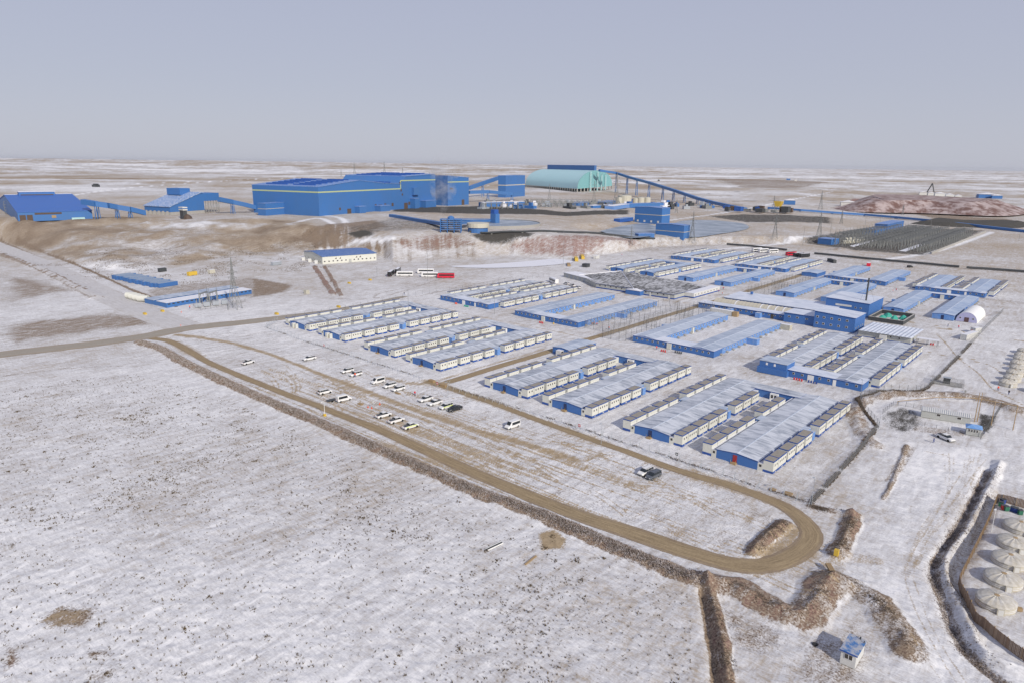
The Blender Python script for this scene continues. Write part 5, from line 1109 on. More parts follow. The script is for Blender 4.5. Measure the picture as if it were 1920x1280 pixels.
pts = [(1889, 722), (1897, 713), (1902, 703), (1908, 694), (1909, 685), (1914, 677), (1916, 670), (1921, 662), (1935, 706), (1940, 735)]
nm = ['lowest felt tent of the far row, nearest the two walkers', 'second lowest felt tent of the far row', 'third lowest felt tent of the far row', 'fourth felt tent up the far row', 'fifth felt tent up the far row', 'sixth felt tent up the far row', 'seventh felt tent up the far row', 'topmost felt tent in view of the far row', 'felt tent cut by the right frame edge, upper one', 'felt tent cut by the right frame edge, lower one']
for (px, py), lab in zip(pts, nm):
    x, y = flat(px, py); o = dup(gt, (x, y, zb(x, y)), r(-60), lab, 'far row of felt tents', (.9, .9, .95)); o['category'] = 'felt tent'
# board fence round the near tents: every board its own piece
BF = catmull(np.array([flat(*p_) for p_ in ((1930, 955), (1868, 937))]), 1).tolist()+[list(flat(*p_)) for p_ in ((1852, 978), (1825, 1035), (1797, 1090), (1800, 1104), (1826, 1158), (1856, 1190), (1890, 1218), (1935, 1250))]
x0, y0 = BF[0]; root = empty('board_fence', (x0, y0, zb(x0, y0)), 0, 'brown board fence round the near felt tents', 'fence'); bm_ = MB(); bm_.box(-.11, .11, -.02, .02, 0, 2.0); me_b = bm_.mesh('board', [paint('fence_board', (0.20, 0.13, 0.085), .9, .5, 1.5)])
bm_ = MB(); bm_.box(-.11, .11, -.02, .02, 0, 2.0); me_b2 = bm_.mesh('board', [paint('fence_board_pale', (0.27, 0.19, 0.13), .9, .5, 1.5)])
cnt = 0; L_ = np.array(BF); d_ = np.concatenate([[0], np.cumsum(np.hypot(*np.diff(L_, axis=0).T))]); t_ = np.arange(0, d_[-1], .26)
print('boards', len(t_))
for t in t_[:298]:
    xx = np.interp(t, d_, L_[:, 0]); yy = np.interp(t, d_, L_[:, 1]); k = min(np.searchsorted(d_, t, 'right')-1, len(L_)-2); a = math.atan2(*(L_[k+1]-L_[k])[::-1])
    put('board', me_b if random.random() < .6 else me_b2, root, (xx-x0, yy-y0, zb(xx, yy)-zb(x0, y0)+random.uniform(-.06, .04)), a)
if len(t_) > 298:
    b = MB()
    for t in t_[298:]:
        xx = np.interp(t, d_, L_[:, 0]); yy = np.interp(t, d_, L_[:, 1]); k = min(np.searchsorted(d_, t, 'right')-1, len(L_)-2); a = math.atan2(*(L_[k+1]-L_[k])[::-1]); b.at(Matrix.Translation((xx-x0, yy-y0, zb(xx, yy)-zb(x0, y0))) @ Matrix.Rotation(a, 4, 'Z')); b.box(-.11, .11, -.02, .02, 0, 2.0)
    o = b.build('far_boards', [me_b.materials[0]], root); o['kind'] = 'stuff'
for t in np.arange(0, d_[-1], 2.6):
    xx = np.interp(t, d_, L_[:, 0]); yy = np.interp(t, d_, L_[:, 1]); b = MB(); b.box(-.06, .06, .03, .15, 0, 2.1); k = min(np.searchsorted(d_, t, 'right')-1, len(L_)-2); b.build('fence_post', [M['wood']], root, (xx-x0, yy-y0, zb(xx, yy)-zb(x0, y0)), math.atan2(*(L_[k+1]-L_[k])[::-1]))
x, y = flat(1859, 995); pole(x, y, 5.6, 'white lamp pole inside the board fence by the bins', .06, 'white', arm=.9)
for i, (px, py, m, l) in enumerate(((1876, 948, 'green', 'dark green wheeled bin in the fence corner, leftmost'), (1881, 955, 'red', 'orange red bag among the bins'), (1886, 957, 'green', 'green wheeled bin right of the orange bag'), (1880, 943, 'navy', 'navy bin at the back of the fence corner'), (1898, 958, 'navy', 'navy bin with open lid along the board fence'), (1904, 960, 'navy', 'second navy bin along the board fence'), (1912, 964, 'green', 'green bin nearest the right frame edge'))):
    x, y = flat(px, py); root = empty('wheeled_bin', (x, y, zb(x, y)), r(20*i), l, 'bin', 'bins in the board fence corner'); b = MB(); b.prism([(-.42, .1), (.42, .1), (.5, 1.15), (-.5, 1.15)], -.4, .4, 0); b.build('tub', [M[m] if m != 'green' else paint('bin_green', (.02, .14, .08), .6, .2)], root); b = MB(); b.box(-.55, .55, -.46, .46, 1.15, 1.23); b.build('lid', [M['dark']], root)
x, y = flat(1911, 1144); block(0, 0, .8, .7, .6, 'wood', 'small timber box beside the nearest felt tent', 'box', 'timber_box', .4, (x, y))
# cabin at the bottom
x, y = flat(1602, 1255); root = empty('site_cabin', (x, y, zb(x, y)), 0, 'off white cabin with patchy blue roof and a double window at the bottom edge', 'cabin')
b = MB(); b.box(-2.2, 0, 0, 4.6, .15, 2.6); b.build('wall', [M['offwhite']], root); b = MB(); b.prism([(-2.4, 2.6), (.2, 2.5), (.2, 2.62), (-2.4, 2.74)], -.2, 4.8, 0)
mr, nt, bb = newmat('patchy_blue_roof'); p = pos(nt); nt.links.new(mix(nt, remap(nt, noise(nt, p, .9, 5, .7), .40, .56), (0.05, 0.15, 0.36), (0.36, 0.37, 0.40)), bb.inputs['Base Color']); bb.inputs['Roughness'].default_value = .7
b.build('roof', [mr], root); b = MB(); b.box(-2.42, .22, -.24, -.18, 2.45, 2.66); b.build('fascia', [M['dkblue']], root)
for xx in (-1.35, -.75): put('window', ME_WINW, root, (xx, -.02, 1.35), -math.pi/2, (1, .72, 1.15))
b = MB(); b.bar((-.7, 4.4, 2.6), (-.7, 4.4, 3.1), .12, 0, 8); b.build('flue', [M['dark']], root); b = MB(); b.bar((0.0, 3.9, 2.6), (0, 3.9, 3.0), .08); b.build('flue', [M['dark']], root)
b = MB(); b.lathe([(.3, 0), (.42, .02), (.48, .12), (.42, .22), (.3, .24)], 16); x, y = flat(1528, 1208); tag(b.build('old_tyre', [M['tyre']], None, (x, y, zb(x, y))), 'old black tyre lying left of the bottom cabin', 'tyre')
x, y = flat(927, 1024); b = MB(); b.box(-2.1, 2.1, -.3, .3, .02, .16, 0); b.box(-2.1, 2.1, .3, .36, .02, .24, 1); b.box(-2.1, 2.1, -.36, -.3, .02, .24, 1); tag(b.build('ground_grille', [M['dark'], M['white']], None, (x, y, zb(x, y)), r(84)), 'dark narrow grille with white edges lying on the snow field', 'grille')
x, y = flat(995, 1050); b = MB(); b.box(-1.9, 1.9, -.2, .2, 0.0, .22, 0); tag(b.build('timber_baulk', [M['wood']], None, (x, y, zb(x, y)), r(96)), 'rough timber baulk lying by the tan dig', 'timber')
x, y = flat(570, 863); b = MB(); b.box(-2.4, 2.4, -.12, .12, 0, .12); tag(b.build('steel_rail', [M['steel']], None, (x, y, zb(x, y)), r(70)), 'thin grey rail lying on the snow left of the bank', 'rail')
# guard house and long grey shed at the right gate
x, y = flat(1822, 797); root = empty('workshop_shed', (x-13.2, y-2.6, zb(x, y)), r(11.5), 'long grey shed with ribbed pale roof by the gate', 'shed'); b = MB(); b.box(0, 13, 0, 3.8, .1, 2.3); b.build('wall', [M['greywall']], root)
for k in range(26): b = MB(); b.prism([(k*.5, 2.3), (k*.5+.46, 2.3), (k*.5+.23, 2.42)], -.3, 4.1); b.build('roof_sheet', [M['offwhite']], root)
for q in (4.6, 10): put('window', ME_WINW, root, (q, -.02, 1.2), -math.pi/2, (1, 1.5, 1))
x, y = flat(1824, 817); root = empty('guard_house', (x-1.8, y, zb(x, y)), r(10), 'small guard house with hipped blue roof and four windows', 'guard house'); b = MB(); b.box(0, 3.6, 0, 3.4, .1, 2.3); b.build('wall', [M['greywall']], root)
b = MB(); a_, c_ = (-.3, -.3, 2.3), (3.9, -.3, 2.3); d2, e2 = (3.9, 3.7, 2.3), (-.3, 3.7, 2.3); p1_, p2_ = (1.3, 1.7, 3.1), (2.3, 1.7, 3.1); b.poly([a_, c_, p2_, p1_]); b.poly([c_, d2, p2_]); b.poly([d2, e2, p1_, p2_]); b.poly([e2, a_, p1_]); b.poly([a_, e2, d2, c_]); b.build('roof', [paint('guard_blue_roof', (.12, .30, .62), .6, .3, frost=.2)], root)
for q in (.7, 1.35, 2.0, 2.65): put('window', ME_WIN, root, (q, -.02, 1.1), -math.pi/2, (1, .7, 1.3))
fence([flat(*p_) for p_ in ((1838, 823), (1860, 790), (1876, 765))], 1.6, 2.0, 'grey mesh fence right of the guard house'); fence([flat(*p_) for p_ in ((1712, 794), (1760, 803), (1800, 812))], 2.5, 1.2, 'low rail fence in front of the long shed', net=False, wr=(.5, 1.1))
fence([flat(*p_) for p_ in ((1655, 775), (1676, 758), (1720, 764), (1726, 766))], 2, 1.6, 'low fence left of the long shed')
for px, py, h, l in ((1827, 790, 9.5, 'left of the pair of timber poles behind the guard house'), (1832, 790, 9.5, 'right of the pair of timber poles behind the guard house'), (1858, 797, 7.5, 'timber pole inside the guard house fence'), (1899, 806, 8.0, 'tall timber pole right of the guard house')):
    x, y = flat(px, py); pole(x, y, h, l, .14, 'wood', head=False, name='timber_pole')
x, y = flat(1797, 727); root = empty('equipment_pen', (x-8, y, zb(x, y)), r(8), 'fenced pen with a dark unit on a slab', 'pen'); b = MB(); b.box(0, 9, 0, 5, 0, .3); b.build('slab', [M['concrete']], root); b = MB(); b.box(3, 5.2, 1.5, 3, .3, 2.4, 0); b.box(2.8, 5.4, 1.3, 3.2, 2.4, 2.55, 1); b.build('unit', [M['dark'], M['steel']], root)
for (xx, yy, xl, yl) in ((-.6, -.6, .06, 6), (9.5, -.6, .06, 6), (-.6, -.6, 10, .06), (-.6, 5.4, 10, .06)): b = MB(); b.box(xx, xx+xl, yy, yy+yl, 0, 1.8); b.build('mesh_panel', [M['mesh']], root)
x, y = flat(1887, 770); root = empty('small_gate', (x, y, zb(x, y)), r(20), 'small open steel gate frame right of the mesh fence', 'gate'); b = MB(); b.bar((0, 0, 0), (0, 0, 1.8), .06); b.bar((2.4, 0, 0), (2.4, 0, 1.8), .06); b.bar((0, 0, 1.7), (2.4, 0, 1.7), .05); b.build('frame', [M['steel']], root)
block(1810, 735, .6, .6, .8, 'concrete', 'grey block at the right of the fenced pen', 'block', 'concrete_block')
root = empty('pole_rail', tuple(G(1682, 758)), 0, 'long thin timber rail running behind the grey shed to the right edge', 'rail'); q0 = G(1682, 758); pr_ = [G(*p_) for p_ in ((1682, 758), (1760, 750), (1830, 752), (1890, 764), (1930, 772))]
for a_, b_ in zip(pr_[:-1], pr_[1:]): b = MB(); b.bar(tuple(a_-q0+np.array([0, 0, 1.2])), tuple(b_-q0+np.array([0, 0, 1.2])), .12); b.bar(tuple(a_-q0), tuple(a_-q0+np.array([0, 0, 1.3])), .08); b.build('rail_section', [M['wood']], root)
# things beyond the dining hall: yellow containers, coaches, small shed
# ================================================================ the plant on its terrace and everything beyond the camp
M['plant'] = paint('plant_blue_cladding', (0.04, 0.155, 0.415), 0.5, 0.38, .035); M['plantroof'] = paint('plant_blue_roof', (0.07, 0.20, 0.52), 0.5, .5, .05, frost=.35); M['stripe'] = paint('pale_yellow_band', (0.42, 0.48, 0.26), .6, .1)
M['vent'] = paint('roof_vent_blue', (0.02, 0.09, 0.34), .6, .1); M['teal'] = paint('teal_sheet', (0.20, 0.46, 0.48), .5, .25, .04); M['tealpale'] = paint('pale_teal_sheet', (0.36, 0.60, 0.62), .5, .2, .04, frost=.3)
M['bluesteel'] = paint('blue_painted_steel', (0.05, 0.16, 0.40), .5, .3, .2); M['greysteel'] = paint('lattice_steel', (0.20, 0.21, 0.21), .6, .3, .2); M['brown'] = paint('brown_louvre', (0.09, 0.06, 0.045), .8, .2); M['silo'] = paint('cream_silo', (0.52, 0.50, 0.42), .6, .3, .3)
class Site:
    """footprint frame read from three ground corners: C nearest, R and L the two next to it"""
    def __init__(s, L, Cn, R, drop=0.0):
        s.C = G(*Cn); r_ = G(*R)-s.C; l_ = G(*L)-s.C; s.w = float(np.hypot(*r_[:2])); u = r_[:2]/s.w; v = np.array([-u[1], u[0]])
        s.d = abs(float(l_[:2]@v)); s.flip = 1 if l_[:2]@v > 0 else -1; s.rz = math.atan2(u[1], u[0]); s.z = float(zat(s.C[0], s.C[1])[0])
    def root(s, name, label, cat, group=None, dz=-.3):
        return empty(name, (s.C[0], s.C[1], s.z+dz), s.rz, label, cat, group)
    def h(s, py): return H(s.C, py)
class SiteO(Site):
    def __init__(s, Cn, rz, pxR, pxL, flip):
        s.C = G(*Cn); s.rz = rz; s.flip = flip; s.z = float(zat(s.C[0], s.C[1])[0]); u = np.array([math.cos(rz), math.sin(rz)]); v = np.array([-u[1], u[0]])*flip
        def solve(dr, px):
            best = None
            for t in np.arange(2, 400, .5):
                w = np.array([s.C[0]+dr[0]*t, s.C[1]+dr[1]*t, s.C[2]-HC]); c = _b*w[0]+_a*w[1]+_u*w[2]; x = CX+F*c[0]/c[2]
                if best is None or abs(x-px) < best[0]: best = (abs(x-px), t)
            return best[1]
        s.w = solve(u, pxR); s.d = solve(v, pxL); print('siteO', s.w, s.d)
def hat(s, x, y, py):
    u = np.array([math.cos(s.rz), math.sin(s.rz)]); v = np.array([-u[1], u[0]])*s.flip; return H(np.array([s.C[0]+u[0]*x+v[0]*y, s.C[1]+u[1]*x+v[1]*y, s.z]), py)
def Y_(s, a, b): return sorted((s.flip*a, s.flip*b))
# --- concentrator: stepped roofline along the long front
S_ = Site((478, 399), (599, 406), (817, 387)); w, d = S_.w, S_.d; h0 = S_.h(351)
r0 = S_.root('concentrator_building', 'huge blue processing hall with stepped gabled roofline and thin yellow band', 'processing hall'); k = h0
prof = [(0, 0), (w, 0), (w, k*1.36), (w*.985, k*1.38), (w*.70, k*1.30), (w*.655, k*1.02), (w*.50, k*1.06), (w*.30, k*1.19), (0, k)]
y0, y1 = Y_(S_, 0, d); b = MB(); b.prism(prof, y0, y1, 0); b.build('wall', [M['plant']], r0)
b = MB()
for (xa, za), (xb, zb_) in (((0, k), (w*.30, k*1.19)), ((w*.30, k*1.19), (w*.50, k*1.06)), ((w*.50, k*1.06), (w*.655, k*1.02)), ((w*.70, k*1.30), (w*.985, k*1.38))): b.prism([(xa, za+.05), (xb, zb_+.05), (xb, zb_+.7), (xa, za+.7)], y0-.6, y1+.6, 0)
b.build('roof', [M['plantroof']], r0)
for nx, lo, hi, zr in ((7, .04, .28, (1.03, 1.17)), (3, .52, .63, (1.06, 1.04)), (6, .73, .96, (1.315, 1.37))):
    for i in range(nx):
        f = lo+(hi-lo)*i/max(nx-1, 1); z = k*(zr[0]+(zr[1]-zr[0])*(i/max(nx-1, 1)))
        for j in range(2): a, c = Y_(S_, d*(.12+.42*j), d*(.12+.42*j)+d*.32); b = MB(); b.box(w*f-1.0, w*f+1.0, a, c, z, z+1.9); b.build('roof_vent', [M['vent']], r0)
sgn = -S_.flip*.12
for xa, xb, z in ((0, .655*w, .80*k), (.655*w, w, 1.12*k)):
    b = MB(); b.box(xa, xb, *(sorted((sgn, 0))), z, z+1.5); b.build('band', [M['stripe']], r0)
b = MB(); b.box(w*.648, w*.655, *(sorted((sgn, 0))), .80*k, 1.12*k+1.4); b.build('band', [M['stripe']], r0); b = MB(); b.box(-.12, 0, y0, y1, .80*k, .80*k+1.5); b.build('band', [M['stripe']], r0)
for f, ww_, hh in ((.14, 3, 3), (.20, 7, 6), (.26, 3, 3), (.42, 3, 4), (.45, 7, 8), (.50, 4, 4), (.565, 4, 4), (.68, 8, 8), (.72, 4, 4), (.84, 6, 7), (.88, 3, 4), (.93, 3, 4)): b = MB(); b.box(w*f, w*f+ww_, *(sorted((sgn*1.5, 0))), .3 if hh > 5 else 5, hh if hh > 5 else 5+hh); b.build('door' if hh > 5 else 'window', [M['brown']], r0)
for f, z in ((.64, 1.0), (.65, .72), (.66, .55)): b = MB(); b.box(w*f, w*f+2.6, *(sorted((sgn*1.5, 0))), k*z, k*z+2.6); b.build('window', [M['brown']], r0)
for f, ww_, dd, hh in ((.22, 12, 7, 8), (.38, 20, 9, 7), (.70, 9, 8, 13), (.80, 26, 9, 9)): a, c = sorted((-S_.flip*dd, 0)); b = MB(); b.box(w*f+9, w*f+9+ww_, a, c, 0, hh); b.box(w*f+8.6, w*f+9.4+ww_, a-.3, c, hh, hh+.6, 1); b.build('lean_to', [M['plant'], M['plantroof']], r0)
b = MB(); b.box(w*.755, w*.755+12, *(sorted((-S_.flip*4, 0))), k*.55, k*.85); b.build('duct', [M['bluesteel']], r0)
# projecting end bay
S2 = Site((817, 386), (840, 386.5), (879, 384)); r2 = S2.root('end_bay_building', 'tall blue end bay at the right of the processing hall', 'processing hall'); hh = S2.h(330); a, c = Y_(S2, 0, 60)
b = MB(); b.prism([(0, 0), (S2.w, 0), (S2.w, hh*.93), (0, hh)], a, c, 0); b.build('wall', [M['plant']], r2); b = MB(); b.prism([(-.5, hh+.05), (S2.w+.5, hh*.93), (S2.w+.5, hh*.93+.7), (-.5, hh+.8)], a-.5, c+.5); b.build('roof', [M['plantroof']], r2)
for zz in (.78,): b = MB(); b.box(0, S2.w, *(sorted((-S2.flip*.12, 0))), hh*zz, hh*zz+1.4); b.build('band', [M['stripe']], r2)
for f, z0_, z1_ in ((.65, .3, 8), (.1, hh*.55, hh*.6)): b = MB(); b.box(S2.w*f, S2.w*f+6, *(sorted((-S2.flip*.2, 0))), z0_, z1_); b.build('door', [M['brown']], r2)
# annexes at its left foot
def blue_box(L, Cn, R, ytop, label, name='plant_building', cat='plant building', depth=None, rise=.06, band=True, mat='plant', roof='plantroof', windows=0, group=None, ridge='u', ori=None):
    s = Site(L, Cn, R) if ori is None else SiteO(Cn, ori[0], R[0], L[0], ori[1]); r_ = s.root(name, label, cat, group); hh = s.h(ytop); dd = depth or max(s.d, 6); a, c = Y_(s, 0, dd); b = MB()
    if ridge == 'u': b.prism([(0, 0), (s.w, 0), (s.w, hh), (s.w/2, hh*(1+rise)), (0, hh)], a, c, 0)
    else: b.prism([(a, 0), (c, 0), (c, hh), ((a+c)/2, hh*(1+rise)), (a, hh)], 0, s.w, 0, ax='x')
    b.build('wall', [M[mat]], r_); b = MB(); t = max(.3, hh*.02)
    if ridge == 'u':
        b.prism([(-.3, hh+.04), (s.w/2, hh*(1+rise)+.04), (s.w/2, hh*(1+rise)+t), (-.3, hh+t)], a-.3, c+.3); b.prism([(s.w/2, hh*(1+rise)+.04), (s.w+.3, hh+.04), (s.w+.3, hh+t), (s.w/2, hh*(1+rise)+t)], a-.3, c+.3)
    else:
        m_ = (a+c)/2; b.prism([(a-.3, hh+.04), (m_, hh*(1+rise)+.04), (m_, hh*(1+rise)+t), (a-.3, hh+t)], -.3, s.w+.3, 0, ax='x'); b.prism([(m_, hh*(1+rise)+.04), (c+.3, hh+.04), (c+.3, hh+t), (m_, hh*(1+rise)+t)], -.3, s.w+.3, 0, ax='x')
    b.build('roof', [M[roof]], r_)
    if band:
        b = MB(); g_ = -s.flip*.1; b.box(-.1, s.w+.1, *(sorted((g_, 0))), hh*.55, hh*.55+max(.5, hh*.04)); b.build('band', [M['tent']], r_); b = MB(); b.box(-.12, 0, *Y_(s, .1, dd-.1), hh*.55, hh*.55+max(.5, hh*.04)); b.build('band', [M['tent']], r_)
    for i in range(windows):
        b = MB(); x = (s.d if ori else s.w)*(i+.5)/windows; b.box(-.15, 0, *Y_(s, x-1.2, x+1.2), hh*.1, hh*.22) if ori else b.box(x-s.w*.03, x+s.w*.03, *(sorted((-s.flip*.15, 0))), hh*.1, hh*.22); b.build('window', [M['offwhite'] if windows < 5 else M['brown']], r_)
    return r_, s, hh, (a, c)
blue_box((484, 400), (499, 405), (553, 403.5), 382, 'blue annex block at the left foot of the processing hall', rise=.02, ori=(S_.rz, S_.flip))
blue_box((500, 395), (513, 399), (566, 397), 374, 'second blue annex stepped behind the first one', rise=.02, ori=(S_.rz, S_.flip))
S3 = Site((560, 393), (566, 396), (626, 392)); r3 = S3.root('elevated_gallery', 'low blue gallery on legs beside the annex blocks', 'gallery'); hh = S3.h(379); b = MB(); b.box(0, S3.w, *Y_(S3, 0, 14), hh*.55, hh); b.build('gallery', [M['plant']], r3)
for i in range(9):
    for y in (1, 12): b = MB(); b.bar((S3.w*i/8, S3.flip*y, 0), (S3.w*i/8, S3.flip*y, hh*.56), .35, 0); b.build('leg', [M['bluesteel']], r3)
# crusher hall far left
S4 = Site((1, 411), (35, 416), (174, 411)); S4 = SiteO((35, 416), S4.rz, 174, -2, S4.flip); r4 = S4.root('crusher_hall', 'steep roofed blue hall with raised monitor at the far left edge', 'hall'); he = S4.h(399); d4 = S4.d; hr = hat(S4, 0, d4/2, 366); a, c = Y_(S4, 0, d4); m_ = (a+c)/2
b = MB(); b.prism([(a, 0), (c, 0), (c, he), (m_, hr), (a, he)], 0, S4.w, 0, ax='x'); b.build('wall', [M['plant']], r4)
b = MB(); nr_ = .03; 
b.prism([(a-.4, he), (m_, hr+.1), (m_, hr+.6), (a-.4, he+.5)], -.5, S4.w+.5, 0, ax='x'); b.prism([(m_, hr+.1), (c+.4, he), (c+.4, he+.5), (m_, hr+.6)], -.5, S4.w+.5, 0, ax='x'); b.build('roof', [paint('steep_blue_roof', (.03, .13, .45), .5, .3, .1)], r4)
b = MB(); b.box(S4.w*.20, S4.w*.73, m_-8, m_+8, hr*.66, hr*1.17); b.build('monitor', [M['plant']], r4); b = MB(); b.box(S4.w*.22, S4.w*.71, m_-8.15, m_-8, hr*.98, hr*1.04); b.box(S4.w*.22, S4.w*.71, m_+8, m_+8.15, hr*.98, hr*1.04); b.build('louvre', [M['brown']], r4)
b = MB(); b.box(S4.w*.2-.5, S4.w*.73+.5, m_-8.6, m_+8.6, hr*1.17, hr*1.19); b.build('monitor_roof', [M['snow']], r4)
b = MB(); b.box(0, S4.w*.18, m_-1.5, m_+1.5, hr+.5, hr+.75); b.box(S4.w*.74, S4.w, m_-1.5, m_+1.5, hr+.5, hr+.75); b.build('ridge_snow', [M['snow']], r4)
for xa, xb in ((.02, .10), (.115, .19)): b = MB(); b.box(S4.w*xa, S4.w*xb, *(sorted((-S4.flip*.2, 0))), .3, he*.72); b.build('door', [M['brown']], r4)
b = MB(); b.box(S4.w*.22, S4.w*.58, *(sorted((-S4.flip*.2, 0))), he*.72, he*.92); b.build('louvre', [M['brown']], r4); b = MB(); b.box(S4.w*.44, S4.w*.50, *(sorted((-S4.flip*.25, 0))), he*.3, he*.6); b.build('notice_board', [M['wood']], r4)
b = MB(); b.box(S4.w*.70, S4.w*.88, *(sorted((-S4.flip*4, -S4.flip*1))), 0, he*.28); b.build('pale_tank', [M['tealpale']], r4)
for i in range(5): b = MB(); b.box(-2.0-.0, -.3, m_-1.5, m_+1.5, he*.35*i+1, he*.35*i+1.3); b.build('stair_landing', [M['greysteel']], r4)
for yy in (-1.5, 1.5): b = MB(); b.bar((-2, m_+yy, 0), (-2, m_+yy, he*1.5), .15); b.build('stair_post', [M['greysteel']], r4)
# stockpile cover
S5 = SiteO((320, 404), S_.rz, 415, 272, S_.flip); r5 = S5.root('stockpile_building', 'sloping snow dusted blue shed over the ore stockpile', 'shed'); w5 = S5.w; hl = S5.h(389); hp = hat(S5, w5*.62, 0, 362); a, c = Y_(S5, 0, max(S5.d, 40))
b = MB(); b.prism([(0, hl*.4), (w5*.66, hl*.4), (w5*.66, hp), (w5*.60, hp), (0, hl)], a, c, 0); b.build('wall', [M['plant']], r5)
b = MB(); b.prism([(0, 0), (w5*.66, 0), (w5*.66, hl*.39), (0, hl*.39)], a, c); b.build('concrete_base', [M['concrete']], r5)
b = MB(); b.prism([(-1, hl+.1), (w5*.60, hp+.1), (w5*.66, hp+.1), (w5*.66, hp+.9), (w5*.60, hp+.9), (-1, hl+.9)], a-.8, c+.8); b.build('roof', [paint('half_snowed_blue_roof', (.06, .20, .48), .5, .5, .04, frost=.9)], r5)
b = MB(); b.box(w5*.66, w5*.98, a, a+20 if S5.flip > 0 else c-20, hp*.62, hp*.98) if False else b.box(w5*.66, w5*.98, *(Y_(S5, 0, 22)), hp*.60, hp*.98); b.build('head_house', [M['plant']], r5)
b = MB(); b.box(w5*.42, w5*.62, *(Y_(S5, 18, 40)), hp*.9, hp*1.22); b.build('roof_house', [M['plant']], r5)
for i in range(6): b = MB(); x = w5*(.70+.055*i); b.bar((x, S5.flip*1, 0), (x, S5.flip*1, hp*.6), .5); b.bar((x, S5.flip*1, 0), (x+w5*.055*(1 if i < 5 else -1), S5.flip*1, hp*.6), .25); b.build('leg', [M['greysteel']], r5)
for i in range(7): b = MB(); x = -4-i*0; y = S5.flip*(4+i*7); b.prism([(-3, 0), (0, 0), (0, hl*.5), (-1, hl*.5)], y-1, y+1); b.build('buttress', [M['concrete']], r5)
S6 = G(345, 411); root = empty('machine_heap', tuple(S6), 0, 'dark machine with white banded top in front of the stockpile shed', 'machine'); b = MB(); b.box(-4, 4, -2, 2, 0, 9); b.build('body', [M['dark']], root); b = MB(); b.box(-5, 5, -2.5, 2.5, 9, 10.2); b.box(-5, 5, -2.5, 2.5, 11.4, 12.4); b.build('top', [M['offwhite']], root); heap(3, 2, 9, 5, 5, M['brown'], root, 'rubble')
# conveyor galleries
def gallery(pts, label, wdt=3.4, ht=3.2, mat='plant', legs=None, name='conveyor_gallery', cat='conveyor', legmat='bluesteel', zfrac=None):
    """pts: (px, py ground, py deck top)"""
    P3 = []
    for px, pg, pd in pts: g = G(px, pg); P3.append((g, H(g, pd)))
    g0 = P3[0][0]; root = empty(name, tuple(g0), 0, label, cat)
    for i in range(len(P3)-1):
        (a_, ha), (b_, hb) = P3[i], P3[i+1]; pa = Vector(a_-g0)+Vector((0, 0, ha)); pb = Vector(b_-g0)+Vector((0, 0, hb)); dr = (pb-pa); sd = Vector((-dr.y, dr.x, 0)).normalized()*wdt/2; b = MB()
        q = [pa-sd, pa+sd, pb+sd, pb-sd]; dn_ = Vector((0, 0, -ht)); v = [b._v(p_) for p_ in q]+[b._v(p_+dn_) for p_ in q]
        for f in ((0, 1, 2, 3), (7, 6, 5, 4), (0, 4, 5, 1), (1, 5, 6, 2), (2, 6, 7, 3), (3, 7, 4, 0)): b.f.append([v[j] for j in f]); b.m.append(0)
        b.build('gallery_section', [M[mat]], root)
    for i, (g, hh) in enumerate(P3):
        if legs and legs[i] and hh > ht+1:
            b_ = P3[min(i+1, len(P3)-1)][0]-P3[max(i-1, 0)][0]; sd = Vector((-b_[1], b_[0], 0)).normalized(); tw = Vector((b_[0], b_[1], 0)).normalized(); z = hh-ht; o = Vector(g-g0); sp_ = max(2.2, z*.045); lw = .26+z*.006; b = MB()
            cs = [o+sd*s_*sp_+tw*t_*sp_*.6 for s_ in (-1, 1) for t_ in (-1, 1)]; tp = [o+sd*s_*1.4+tw*t_*.9+Vector((0, 0, z)) for s_ in (-1, 1) for t_ in (-1, 1)]
            for p_, q_ in zip(cs, tp): b.bar(p_, q_, lw)
            n = max(1, int(z/13))
            for j in range(n):
                f0, f1 = j/n, (j+1)/n
                for (m1, m2) in ((0, 1), (2, 3), (0, 2), (1, 3)): b.bar(cs[m1].lerp(tp[m1], f0), cs[m2].lerp(tp[m2], f1), lw*.5)
            b.build('trestle', [M[legmat]], root)
    return root
gallery([(160, 411, 374), (184, 411, 378), (206, 410.5, 381), (221, 410, 384), (245, 409, 388), (272, 407, 395)], 'blue conveyor gallery from the left hall down to the stockpile shed', 5, 5, legs=[0, 1, 0, 1, 1, 0])
gallery([(413, 403, 370), (437, 401, 375), (460, 400, 380), (482, 399, 386)], 'blue conveyor gallery with round windows between stockpile shed and annex', 5, 5, 'bluesteel', legs=[0, 1, 0, 0])
gallery([(879, 372, 350), (905, 370, 341), (935, 368, 331)], 'inclined blue gallery from the processing hall to the transfer tower', 6, 6, 'bluesteel', legs=[0, 1, 0]); gallery([(879, 380, 358), (915, 379, 357), (960, 377, 361), (975, 376, 362)], 'low blue pipe gallery in front of the transfer tower', 7, 5, 'bluesteel', legs=[0, 1, 1, 0])
rt_, st_, ht_, _ = blue_box((934, 368), (948, 371), (984, 369), 330, 'blue transfer tower with pale band left of the teal shed', rise=0.01, ori=(S_.rz, S_.flip))
blue_box((900, 387), (905, 389), (987, 387), 380, 'long low blue substation hall below the transfer tower', rise=.02, band=False, depth=12, mat='plant', roof='snow')
